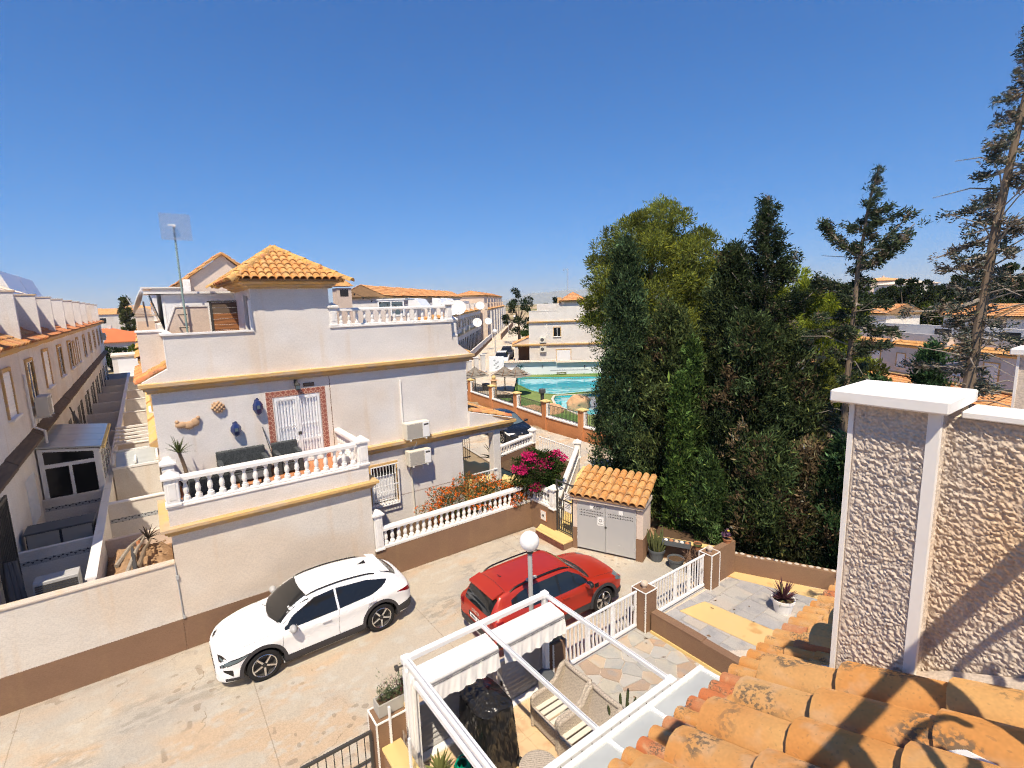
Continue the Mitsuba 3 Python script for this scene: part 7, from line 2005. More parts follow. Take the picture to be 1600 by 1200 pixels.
t = thing('storage_cabinet', 'grey pair of low storage cabinets behind the second white alley wall', 'cabinet')
put(t, 'top', box(-3.0, -1.62, 16.9, 17.6, 2.38, 2.43), 'pot_grey')
for x0, x1 in ((-2.95, -2.34), (-2.28, -1.68)):
    put(t, 'door', box(x0, x1, 16.95, 17.0, 1.2, 2.37), 'ac_grey')
put(t, 'body', box(-2.98, -1.64, 17.001, 17.58, 0.9, 2.379), 'dark_grey')
t = thing('condenser', 'dark grey louvred condenser box in the nearest shaded alley yard', 'condenser')
put(t, 'casing', box(-2.55, -1.78, 14.35, 14.75, 1.35, 2.10, 0.01), 'grey_metal')
put(t, 'louvre', cat([box(-2.52, -1.81, 14.335, 14.35, 1.40 + i * 0.05, 1.43 + i * 0.05) for i in range(13)]), 'dark_metal', kind='stuff')
# bed of earth with a dead palm
dm = thing('soil_heap', 'dry brown heap of earth in the walled bed next to the low wall', 'soil')
def heap(u, v):
    x, y = -1.40 + 1.38 * u, 13.5 + 2.9 * v
    e_ = np.minimum(np.minimum(u, 1 - u) * 6, 1) * np.minimum(np.minimum(v, 1 - v) * 6, 1)
    q = np.c_[x * 3, y * 3, 0 * x]
    return np.stack([x, y, 1.45 + 0.30 * e_ * (0.5 + meshkit.fbm(q, 3)) + 0.06 * meshkit.fbm(q * 5, 2)], 1)
mat('dry_earth', P(proc(lambda p, n, uv: mix((0.28, 0.17, 0.095), (0.40, 0.27, 0.17), fbm(p.x * 8, p.y * 8, p.z * 8, 4))), 0.95, 0.05))
put(dm, 'earth', grid(40, 60, heap), 'dry_earth', smooth=True)
put(dm, 'clod', cat([ball(rng.uniform(0.02, 0.05), rng.uniform(-1.3, -0.1), rng.uniform(13.7, 16.2), 1.78, (1, 1, 0.6), 1) for _ in range(60)]), 'dry_earth', kind='stuff')
put(dm, 'kerb', cat(box(-1.41, -0.0, 16.4, 16.52, 0.86, 1.95)), 'stucco_pink')
dp = thing('dead_palm', 'fallen dead palm with dry grey fronds on the earth heap', 'palm')
for i, (a, b, m) in enumerate((((-0.95, 13.9, 1.9), (-0.55, 15.9, 2.05), 'bark_grey'), ((-0.7, 14.2, 1.95), (-0.45, 15.6, 2.0), 'bark'), ((-1.15, 14.8, 1.85), (-0.6, 15.9, 2.05), 'bark_grey'), ((-0.75, 13.8, 1.92), (-0.85, 15.7, 2.0), 'dark_metal'))):
    put(dp, 'frond_stem', tube([a, (np.array(a) + b) / 2 + [0, 0, 0.09], b], [0.055, 0.045, 0.025], 6), m)
strap_plant(dp, (-0.5, 15.75, 2.0), 22, 0.55, 0.05, (0.07, 0.055, 0.045), rng, droop=0.5, up=0.1, name='dead_leaf')
put(dp, 'orange_stub', hull(np.array([(-0.72, 15.2, 2.0), (-0.62, 15.25, 2.0), (-0.66, 15.5, 2.12), (-0.75, 15.45, 2.1), (-0.70, 15.3, 2.15)])), 'terracotta')
t = thing('iron_gate', 'black iron barred gate at the nearest left alley house', 'gate')
with frame(-3.04, 14.6, 0.96, 90):
    put(t, 'frame', cat(box(0, 1.5, -0.05, 0.0, 0.0, 0.06), box(0, 1.5, -0.05, 0.0, 2.7, 2.78), box(0, 0.06, -0.05, 0.0, 0.06, 2.7), box(1.44, 1.5, -0.05, 0.0, 0.06, 2.7), box(0.06, 1.44, -0.05, 0.0, 1.2, 1.25)), 'dark_metal')
    for i in range(11):
        put(t, 'bar', box(0.12 + i * 0.12, 0.145 + i * 0.12, -0.04, -0.015, 0.06, 2.7), 'dark_metal')
t = thing('patio_blind', 'dark rolled tubes leaning in the shaded alley corner', 'tubes')
for i in range(3):
    put(t, 'tube', tube([(-2.8 + i * 0.09, 14.0 + 0.1 * i, 0.9), (-2.95 + i * 0.07, 14.7, 2.6)], 0.05, 7), 'dark_grey', smooth=40)
t = thing('folded_parasol', 'dark folded parasol leaning on the left alley wall', 'parasol')
put(t, 'canopy', tube([(-1.9, 28.2, 1.2), (-2.5, 28.8, 2.4), (-2.9, 29.3, 3.6)], [0.16, 0.13, 0.05], 8), 'pot_grey', smooth=40)
put(t, 'pole', tube([(-2.9, 29.3, 3.6), (-2.98, 29.42, 3.85)], 0.03, 6), 'dark_metal')
# ------------------------------------------------------------------ end of the alley and the town to the left
rng = np.random.default_rng(55)


def bungalow(label, x, y, deg, W, D, H, group, roof='tile_far_red', wall='stucco_white', rise=1.1, nwin=3, z=None, chim=True):
    """A simple far house: walls, pitched roof, windows."""
    zz = float(gz(x, y)) if z is None else z
    t = thing('far_house', label, 'house', group)
    with frame(x, y, zz, deg):
        put(t, 'wall', box(-W / 2, W / 2, -D / 2, D / 2, -1.5, H), wall)
        e = 0.35
        put(t, 'roof', hull([(sx * (W / 2 + e), sy * (D / 2 + e), H) for sx in (-1, 1) for sy in (-1, 1)] + [(sx * (W / 2 + e), sy * (D / 2 + e), H + 0.12) for sx in (-1, 1) for sy in (-1, 1)] + [(-W / 4, 0, H + rise), (W / 4, 0, H + rise)]), roof)
        for i in range(nwin):
            xc = -W / 2 + W * (i + 0.5) / nwin
            win(t, xc - 0.5, xc + 0.5, -D / 2, H - 1.9, H - 0.7, 'dark' if rng.uniform() < 0.6 else 'shutter', 'white_paint')
        if chim:
            put(t + '__roof', 'chimney', box(W * 0.2, W * 0.2 + 0.5, -0.3, 0.2, H + 0.2, H + rise + 0.5), wall)
    return t


GA = 'red roofed houses at the end of the alley'
for x, y, W, lab in ((-2.6, 98, 11, 'red roofed white house straight beyond the end of the alley'), (-15.5, 104, 12, 'red roofed white house left of the alley end'), (9.5, 108, 12, 'red roofed white house partly behind the corner house'), (-7.5, 121, 13, 'red roofed white house in the second line beyond the alley'), (8, 130, 13, 'red roofed white house in the second line near the pink fin')):
    bungalow(lab, x, y, rng.uniform(-12, 12), W, 8, 3.0, GA, rise=1.5)
t = thing('garage', 'white flat roofed garage block closing the end of the alley', 'garage')
with frame(-0.9, 72.5, 1.0, 0):
    put(t, 'wall', box(-2.2, 3.4, 0, 5, -1, 2.2), 'stucco_white')
    put(t, 'roof_slab', box(-2.3, 3.5, -0.15, 5.1, 2.2, 2.4), 'rough_grey')
    put(t, 'door', box(-1.7, 0.5, -0.03, 0.02, -0.1, 1.9), 'white_metal')
    put(t, 'window', box(1.0, 1.7, -0.03, 0.02, 1.0, 1.7), 'glass_dark')
    put(t, 'side_door', box(2.0, 2.9, -0.03, 0.02, -0.1, 1.9), 'ac_grey')
t = thing('garden_wall', 'white garden wall beyond the alley garage', 'wall')
put(t, 'wall', box(-9, 6, 84, 84.2, 0, 2.6), 'stucco_white')
t = thing('sun_sail', 'pale grey awning in the garden beyond the alley', 'awning')
put(t, 'canopy', hull([(-6.5, 86, 4.6), (-4.2, 85, 4.4), (-3.9, 88, 5.3), (-6.2, 89, 5.4), (-6.5, 86, 4.55), (-3.9, 88, 5.25)]), 'ac_grey')
put(t, 'pole', cat(tube([(-6.4, 86.1, 1), (-6.4, 86.1, 4.6)], 0.05, 6)), 'white_metal')


def town(n, az0, az1, r0, r1, group, label, seed, zoff=0.0):
    g = np.random.default_rng(seed)
    cols = ['stucco_pink', 'stucco_white', 'ochre', 'stucco', 'stucco_pink']
    for i in range(n):
        az, r = math.radians(g.uniform(az0, az1)), g.uniform(r0, r1)
        x, y = r * math.sin(az), r * math.cos(az)
        t = thing('town_house', label, 'house', group)
        W, D, H = g.uniform(8, 15), g.uniform(8, 12), g.uniform(4.5, 7.5)
        wm = cols[int(g.integers(5))]
        with frame(x, y, float(gz(x, y)) + zoff, math.degrees(-az) + g.uniform(-25, 25)):
            put(t, 'wall', box(-W / 2, W / 2, -D / 2, D / 2, -3, H), wm)
            put(t, 'roof', hull([(sx * (W / 2 + .3), sy * (D / 2 + .3), H) for sx in (-1, 1) for sy in (-1, 1)] + [(-W * .2, 0, H + 1.5), (W * .2, 0, H + 1.5)]), 'tile_far')
            for k in range(3):
                xc = -W / 2 + W * (k + 0.5) / 3
                put(t, 'window', box(xc - 0.6, xc + 0.6, -D / 2 - 0.03, -D / 2 + 0.05, H - 2.2, H - 0.9), 'glass_dark')


town(26, -14, 16, 230, 620, 'houses of the town on the low hill to the left', 'small pale house on the low hill beyond the alley', 3)
town(9, -9, 2, 150, 210, 'nearer town houses beyond the alley', 'pale house with tiled roof in the middle distance beyond the alley', 4)

# ------------------------------------------------------------------ the terrace row along the far street
GA_ = 'terraced houses along the left side of the far street'
e_ = np.array([0.6267, 0.7792])
for i in range(9):
    d0 = 44 + i * 6.0
    p = SL(d0, -10.4)
    with frame(p[0], p[1], 0.35 + 0.012 * (d0 - 44), math.degrees(math.atan2(e_[1], e_[0]))):
        k = row_house(f'terraced house in the first block of the far street, {pos[i]} from the near end', 6.0, 8.6, GA_, [(0.7, 1.6, 4.0, 5.2, 'dark'), (2.6, 3.5, 4.0, 5.2, 'shutter'), (4.4, 5.3, 4.0, 5.2, 'dark')], 'stucco', turret=(0.38 if i == 0 else -0.0, 6.0, 3.0, 6.4, 8.3, 'hip' if False else 'gable') if i < 8 else None, seed=70 + i, lower=[(0.5, 1.5, -0.5, 2.4, 'black_plastic'), (2.5, 3.5, -0.5, 2.4, 'black_plastic'), (4.4, 5.4, -0.5, 2.4, 'black_plastic')], finh=7.3)
        put(k, 'terrace_wall', box(0.0, 5.99, 2.2, 2.36, 6.0, 7.7), 'stucco_white')
        if i in (1, 3, 4):
            put(k, 'terrace_enclosure', hull([(0.4, 0.7, 7.21), (5, 0.7, 7.21), (0.4, 1.4, 8.2), (5, 1.4, 8.2), (0.4, 2.19, 8.3), (5, 2.19, 8.3), (0.4, 2.19, 7.21), (5, 2.19, 7.21)]), 'white_metal')
        put(k, 'yard_wall', box(0.0, 5.99, -2.0, -1.85, -0.5, 1.3), 'stucco')
        put(k, 'yard_wall_foot', box(0.0, 5.99, -2.02, -2.0, -0.5, 0.6), 'stucco_brown')
        if i in (4, 5):
            small_ac(3.9, 3.3, 0, f'air conditioning unit on the first block of the far street, {pos[i - 4]} one')
for i in range(7):
    d0 = 98.5 + i * 8.0
    p = SL(d0, -9.2)
    with frame(p[0], p[1], 0.9 + 0.008 * (d0 - 98), math.degrees(math.atan2(e_[1], e_[0]))):
        k = row_house(f'terraced house in the second block of the far street, {pos[i]} from the near end', 8.0, 8.6, GA_, [(1.0, 2.0, 4.0, 5.2, 'dark'), (5.5, 6.5, 4.0, 5.2, 'shutter')], 'stucco_pink', turret=(1.0, 6.6, 0.6, 6.4, 8.6, 'hip'), seed=90 + i, lower=[(1, 2, -0.5, 2.4, 'black_plastic'), (5, 6.4, -0.5, 2.4, 'black_plastic')], finh=7.3)
        put(k, 'bay', box(3.2, 4.8, -0.6, -0.001, -0.5, 5.7), 'stucco_white')
        put(k, 'yard_wall', box(0.0, 7.99, -2.6, -2.45, -0.5, 1.2), 'stucco_brown')
eh = SL(44, -14.5)
with frame(eh[0], eh[1], 0.35, math.degrees(math.atan2(e_[1], e_[0]))):
    t = thing('conservatory', 'white framed roof conservatory with blue panes at the near end of the far row', 'conservatory')
    put(t, 'base', box(-0.6, 2.6, -3.4, -1.0, 6.0, 6.7), 'stucco_pink')
    put(t, 'frame', cat(box(-0.65, -0.6, -3.3, -3.18, 6.7, 8.1), box(-0.65, -0.6, -1.12, -1.0, 6.7, 8.1), box(-0.65, -0.6, -2.22, -2.1, 6.7, 8.1), box(-0.65, -0.6, -3.18, -1.12, 6.7, 6.85), box(-0.65, -0.6, -3.18, -1.12, 7.95, 8.1), box(-0.7, 2.7, -3.45, -0.95, 8.1, 8.22)), 'white_metal')
    put(t, 'pane', box(-0.62, -0.61, -3.18, -1.12, 6.85, 7.95), 'glass_sky')
for i, (d, s, h, r, lab) in enumerate(((43, -7.1, 7.6, 0.72, 'large white satellite dish right behind the corner pier of the roof terrace'), (46, -6.95, 7.6, 0.72, 'second large white satellite dish overlapping the first one'), (70, -7.5, 7.7, 0.6, 'white satellite dish high on the far street row'), (64, -7.3, 5.6, 0.6, 'white satellite dish low on the far street row'), (78, -7.2, 5.3, 0.55, 'white satellite dish furthest along the far street row'))):
    p = SL(d, s)
    dish(lab, p[0], p[1], h, r, (-0.35, -0.75, 0.35))
for i, (d, s) in enumerate(((74, -5.9), (104, -5.4), (140, -5.6))):
    p = SL(d, s)
    t = thing('street_lamp', f'small globe lamp along the far street, {pos[i]} from the near end', 'street lamp', 'globe lamps along the far street')
    put(t, 'post', tube([(p[0], p[1], p[2]), (p[0], p[1], p[2] + 3.0)], 0.07, 7), 'grey_metal', smooth=40)
    put(t, 'globe', ball(0.36, p[0], p[1], p[2] + 3.25, sub=2), 'opal', smooth=True)
for i, (d, s, pm, lab) in enumerate(((62, -4.2, 'paint_white', 'white car parked in the far street'), (68, -3.9, 'clad', 'grey car parked behind the white one in the far street'))):
    k = thing('parked_car', lab, 'car')
    p = SL(d, s)
    with frame(p[0], p[1], p[2] + 0.05, math.degrees(math.atan2(e_[1], e_[0])) + 180):
        put(k, 'body', hull([(x, y, z) for y, k_ in ((-0.88, 1), (0.88, 1)) for x, z in ((-2.1, 0.3), (2.1, 0.3), (2.15, 0.65), (1.3, 0.9), (-1.9, 0.95), (-2.15, 0.8))]), pm)
        put(k, 'cabin', hull([(x, y, z) for x, y, z in ((1.2, -0.8, 0.88), (1.2, 0.8, 0.88), (-1.9, -0.8, 0.93), (-1.9, 0.8, 0.93), (0.35, -0.58, 1.45), (0.35, 0.58, 1.45), (-1.5, -0.58, 1.45), (-1.5, 0.58, 1.45))]), 'glass_dark')
        put(k, 'roof', hull([(x, y, z) for y in (-0.57, 0.57) for x, z in ((0.30, 1.455), (-1.45, 1.455), (0.2, 1.49), (-1.35, 1.49))]), pm)
        for x in (-1.3, 1.3):
            for s_ in (-1, 1):
                put(k, 'wheel', lathe([(0.32, -0.1), (0.32, 0.1)], 14).apply_transform(axes([x, s_ * 0.82, 0.32], [1, 0, 0], [0, 0, 1], [0, -1, 0])), 'rubber')

# ------------------------------------------------------------------ the pool
mat('turf', P(proc(lambda p, n, uv: mix((0.085, 0.16, 0.045), (0.16, 0.21, 0.075), smoothstep(0.35, 0.65, fbm(p.x * 0.35, p.y * 0.35, 0.0, 3)))), 0.9, 0.05))
pool = [(32.3, 43.7), (39.5, 37.0), (40.0, 33.5), (35.5, 29.5), (31.0, 32.0), (28.6, 32.6), (28.0, 34.0), (28.3, 36.0), (29.5, 39.5), (30.8, 42.5)]
kid = [(28.1, 32.3), (30.4, 30.9), (32.5, 28.4), (30.0, 24.6), (26.3, 23.8), (24.4, 25.4), (25.6, 29.3), (27.0, 31.3)]
dkp = shapely.Polygon(deck).difference(shapely.Polygon(pool)).difference(shapely.Polygon(kid))
struct('pool_deck', ext(np.array(dkp.exterior.coords)[:-1], 'z', -0.30, -0.12, [np.array(r.coords)[:-1] for r in dkp.interiors]), 'turf')
mat('pool_tile', P(proc(lambda p, n, uv: mix((0.03, 0.50, 0.62), (0.06, 0.62, 0.72), fbm(p.x * 0.9, p.y * 2.0, p.z, 3))), 0.4, 0.3))
flat('pool_blue', (0.02, 0.15, 0.50), 0.4, 0.3)
for nm, pg_, dep in (('pool_basin', pool, 1.3), ('pool_basin', kid, 0.45)):
    q = shapely.Polygon(pg_)
    qo = q.buffer(0.25)
    k_ = struct(nm, cat(ext(np.array(qo.exterior.coords)[:-1], 'z', -0.13 - dep - 0.1, -0.16 - dep), ext(np.array(qo.exterior.coords)[:-1], 'z', -0.16 - dep, -0.135, [np.array(q.exterior.coords)[:-1]])), 'pool_tile')
kq = shapely.Polygon(pool).intersection(shapely.Polygon([(28, 32), (40.5, 31.5), (36, 28), (31, 31)]))
struct('pool_step', ext(np.array((kq if kq.geom_type == 'Polygon' else max(kq.geoms, key=lambda g: g.area)).buffer(-0.02).exterior.coords)[:-1], 'z', -1.40, -0.45), 'pool_blue')


def water(poly, z, n=70):
    q = shapely.Polygon(poly)
    x0, y0, x1, y1 = q.bounds
    gx_, gy_ = np.meshgrid(np.linspace(x0, x1, n), np.linspace(y0, y1, n), indexing='ij')
    pts = np.stack([gx_.ravel(), gy_.ravel()], 1)
    h = 0.012 * (meshkit.fbm(np.c_[pts[:, 0] * 0.9, pts[:, 1] * 2.2, np.zeros(len(pts))], 3) - 0.5) * 2
    i, j = np.meshgrid(np.arange(n - 1), np.arange(n - 1), indexing='ij')
    a = (i * n + j).ravel()
    f = np.vstack([np.c_[a, a + n, a + n + 1], np.c_[a, a + n + 1, a + 1]])
    m = trimesh.Trimesh(np.c_[pts, z + h], f, process=False)
    c = m.triangles_center
    m.update_faces(shapely.contains_xy(q.buffer(0.1), c[:, 0], c[:, 1]))
    return m


struct('pool_water', water(pool, -0.21), 'glass_thin', smooth=True)
struct('wading_water', water(kid, -0.21, 40), 'glass_thin', smooth=True)
flat('kerb_stone', (0.55, 0.50, 0.42), 0.7)
for nm, pg_ in (('pool_kerb', pool), ('pool_kerb', kid)):
    q = shapely.Polygon(pg_)
    struct(nm, ext(np.array(q.buffer(0.22).exterior.coords)[:-1], 'z', -0.118, -0.085, [np.array(q.buffer(0.02).exterior.coords)[:-1]]), 'turf' if pg_ is pool else 'kerb_stone')
mat('rockwork', P(proc(lambda p, n, uv: mix((0.62, 0.40, 0.24), (0.50, 0.30, 0.17), fbm(p.x * 2, p.y * 2, p.z * 3, 4))), 0.9, 0.05))
for i, (x, y, sx, sy, h, lab) in enumerate(((23.6, 27.6, 1.0, 0.8, 0.42, 'peach artificial rock mound behind the orange pool wall, left one'), (27.3, 28.6, 1.1, 0.7, 0.45, 'peach artificial rock mound beside the wading pool next to the cypress'), (22.9, 29.4, 1.1, 0.8, 0.25, 'low peach rock bank behind the orange wall pillars'))):
    m = ball(1.0, sub=3)
    d = meshkit.fbm(m.vertices * 2.3 + i * 7, 3)
    m.vertices = m.vertices * (0.75 + 0.5 * d[:, None]) * [sx, sy, h * 1.6] + [x, y, -0.2]
    solo('rock_mound', m, 'rockwork', lab, 'rock', smooth=50)
# white wall with painted palms behind the pool
ww2 = thing('pool_wall', 'white pool wall with painted palm trees and a tiled top', 'wall')
mat('sky_wall', P((0.72, 0.78, 0.84), 0.8))
with frame(*SL(56.2, 0.0)[:2], -0.15, math.degrees(math.atan2(-0.6267, 0.7792))):
    put(ww2, 'wall', box(-3.6, 8.0, 0, 0.25, -0.3, 1.42), 'sky_wall')
    put(ww2, 'tile_top', corrugated((-3.7, 0.35, 1.62), (1, 0, 0), (0, -0.97, -0.24), 0.75, 6.0, 0.22), 'rough_grey', kind='stuff')
    put(ww2, 'tile_top', corrugated((2.35, 0.35, 1.48), (1, 0, 0), (0, -0.97, -0.24), 0.75, 5.6, 0.22), 'rough_grey', kind='stuff')
    put(ww2, 'tall_panel', box(-5.2, -3.55, -0.6, -0.4, -0.3, 2.25), 'sky_wall')
    flat('mural_green', (0.10, 0.22, 0.20), 0.8)
    flat('mural_grey', (0.30, 0.34, 0.38), 0.8)
    def mural_palm(x, z0, h, m_):
        parts = [ext([(x - 0.09, z0), (x + 0.09, z0), (x + 0.05, z0 + h * 0.8), (x - 0.05, z0 + h * 0.8)], 'y', -0.006, -0.001)]
        for a in (-150, -120, -60, -30, 15, 165, 90):
            c_, s_ = math.cos(math.radians(a)), math.sin(math.radians(a))
            L_ = h * 0.32
            parts.append(ext([(x, z0 + h * 0.78), (x + c_ * L_ * 0.5 - s_ * 0.05, z0 + h * 0.78 + s_ * L_ * 0.5 + 0.09), (x + c_ * L_, z0 + h * 0.74 + s_ * L_), (x + c_ * L_ * 0.5, z0 + h * 0.76 + s_ * L_ * 0.5 - 0.02)], 'y', -0.012, -0.007))
        return cat(parts)
    put(ww2, 'painted_palm', mural_palm(-1.75, -0.1, 1.5, 0), 'mural_green')
    put(ww2, 'painted_palm', mural_palm(-2.05, -0.1, 0.7, 0), 'mural_green')
    put(ww2, 'painted_palm', mural_palm(-1.4, -0.1, 0.65, 0), 'mural_green')
    put(ww2, 'painted_flower', moved(cat([ball(0.14, -4.4 + 0.22 * math.sin(i * 2.1), -0.61, 0.95 + i * 0.17, (1, 0.05, 0.6), 1) for i in range(6)]), np.eye(4)), 'mural_grey')
    put(ww2, 'wall_lamp', cat(box(0.72, 0.80, -0.12, 0, 0.85, 1.05), box(5.4, 5.48, -0.12, 0, 0.75, 0.95)), 'dark_metal')
    put(ww2, 'painted_line', box(1.6, 5.9, -0.008, -0.002, 0.42, 0.50), 'mural_grey')
    t = thing('pool_bench', 'pale green bench against the white pool wall', 'bench')
    put(t, 'seat', box(2.3, 3.4, -0.55, -0.15, 0.18, 0.26), 'cactus_green')
    put(t, 'leg', box(2.4, 2.5, -0.5, -0.2, 0.03, 0.18), 'cactus_green')
    put(t, 'leg', box(3.2, 3.3, -0.5, -0.2, 0.03, 0.18), 'cactus_green')
# changing hut and posts left of the pool
t = thing('pool_hut', 'small grey hut with an orange tiled roof at the left edge of the pool', 'hut')
with frame(23.4, 45.0, -0.1, 5):
    put(t, 'wall', box(-1.6, 1.4, -1.2, 1.2, -0.3, 2.3), 'stucco')
    put(t, 'roof', corrugated((-1.8, 1.4, 3.0), (1, 0, 0), (0, -0.96, -0.24), 2.8, 3.4, 0.25), 'tile_far', kind='stuff')
    put(t, 'doorway', box(-0.9, 0.2, -1.23, -1.15, -0.2, 1.9), 'black_plastic')
for i in range(4):
    p = SL(49.5 + i * 1.6, -7.4 + i * 0.55)
    t = thing('white_pillar', f'white pillar of the pool entrance, {pos[i]} from the hut', 'pillar', 'white pillars of the pool entrance')
    put(t, 'shaft', box(p[0] - 0.25, p[0] + 0.25, p[1] - 0.12, p[1] + 0.12, -0.2, 2.0 + 0.15 * i), 'stucco_white')
    put(t, 'cap', box(p[0] - 0.3, p[0] + 0.3, p[1] - 0.17, p[1] + 0.17, 2.0 + 0.15 * i, 2.1 + 0.15 * i), 'white_paint')
# parasols
mat('thatch', P(proc(lambda p, n, uv: mix((0.17, 0.155, 0.135), (0.30, 0.27, 0.23), fbm(p.x * 3, p.y * 3, p.z * 26, 3))), 0.95, 0.05))
for x, y, lab in ((23.3, 37.6, 'grey thatched parasol left of the others behind the first orange pillar'), (25.4, 36.0, 'grey thatched parasol behind the front one by the pool'), (25.9, 34.9, 'grey thatched parasol in front beside the pool edge')):
    t = thing('parasol', lab, 'parasol')
    put(t, 'pole', tube([(x, y, -0.12), (x, y, 2.45)], 0.05, 8), 'dark_metal', smooth=40)
    for i in range(4):
        r0, z0 = 1.25 - i * 0.29, 1.62 + i * 0.17
        m = lathe([(r0, z0), (r0 * 0.62, z0 + 0.16), (max(r0 - 0.45, 0.03), z0 + 0.24)], 26, x, y, 0, cap=False)
        m.vertices[:, 2] += 0.03 * np.sin(np.arange(len(m.vertices)) * 7.3)
        put(t, 'thatch_tier', m, 'thatch')
    for i in range(8):
        a = i * PI / 4
        put(t, 'rib', tube([(x, y, 2.3), (x + 1.3 * math.cos(a), y + 1.3 * math.sin(a), 1.72)], 0.015, 4), 'wood')
# pool fence: orange wall, pillars, bars
pf_ = thing('pool_fence', 'orange pool wall with pillars and thin dark bars', 'fence')
fp = [(20.1, 14.2), (19.85, 17.0), (19.75, 20.4), (19.95, 23.9), (20.45, 27.6), (20.95, 31.4), (21.5, 35.4), (22.2, 40.5), (22.9, 46.0)]
for i in range(len(fp) - 1):
    a, b = np.array(fp[i]), np.array(fp[i + 1])
    L = float(np.linalg.norm(b - a))
    with frame(a[0], a[1], 0, math.degrees(math.atan2(*(b - a)[::-1]))):
        put(pf_, 'wall', box(0, L, -0.12, 0.12, -0.3, 0.72), 'orange_wall')
        put(pf_, 'sill', box(0.21, L - 0.21, -0.17, 0.17, 0.721, 0.80), 'white_paint')
        put(pf_, 'pillar', box(-0.2, 0.2, -0.19, 0.19, -0.3, 1.68), 'orange_wall')
        for s in (0.215, L - 0.215):
            put(pf_, 'pillar_edge', box(s - 0.012, s + 0.012, -0.13, 0.13, 0.80, 1.62), 'white_paint')
        put(pf_, 'pillar_cap', hull([(x, y, z) for x in (-0.27, 0.27) for y in (-0.26, 0.26) for z in (1.681, 1.74)] + [(0, 0, 1.84)]), 'yellow_paint')
        n = int((L - 0.44) / 0.125)
        for k in range(n):
            x = 0.22 + (L - 0.44) * (k + 0.5) / n
            put(pf_, 'bar', box(x - 0.011, x + 0.011, -0.011, 0.011, 0.80, 1.50), 'dark_metal')
        put(pf_, 'rail', cat(box(0.22, L - 0.22, -0.015, 0.015, 1.50, 1.53), box(0.22, L - 0.22, -0.015, 0.015, 0.87, 0.90)), 'dark_metal')
        put(pf_, 'scroll_panel', cat([tube([(0.34, 0, 0.84), (0.34, 0, 1.5)], 0.02, 4), tube([(0.27 + 0.05 * math.sin(t_), 0.0, 0.95 + t_ * 0.07) for t_ in np.linspace(0, 7, 14)], 0.016, 4)]), 'white_metal')
t = thing('globe_lamp', 'stone pedestal with a pale ball finial beside the second orange pillar', 'pedestal')
put(t, 'base', lathe([(0.25, 0), (0.22, 0.7), (0.3, 0.75), (0.2, 0.85)], 12, 22.4, 33.3, 1.0), 'rockwork', smooth=40)
put(t, 'base', lathe([(0.2, 0), (0.2, 1.1)], 12, 22.4, 33.3, -0.12), 'rockwork', smooth=40)
put(t, 'ball', ball(0.18, 22.4, 33.3, 2.0), 'yellow_paint', smooth=True)
t = thing('pool_shower', 'dark pool shower column beside the right orange pillar', 'shower')
put(t, 'column', box(24.2, 24.4, 29.4, 29.6, -0.1, 0.95), 'dark_metal')
put(t, 'head', box(24.08, 24.52, 29.3, 29.7, 0.95, 1.3, 0.05), 'dark_grey')
t = thing('litter_bin', 'black litter bin under the left thatched parasol', 'bin')
put(t, 'body', lathe([(0.28, 0), (0.34, 0.95)], 14, 24.1, 37.1, -0.12), 'black_plastic', smooth=40)
put(t, 'rim', lathe([(0.36, 0), (0.36, 0.06)], 14, 24.1, 37.1, 0.83), 'dark_grey')


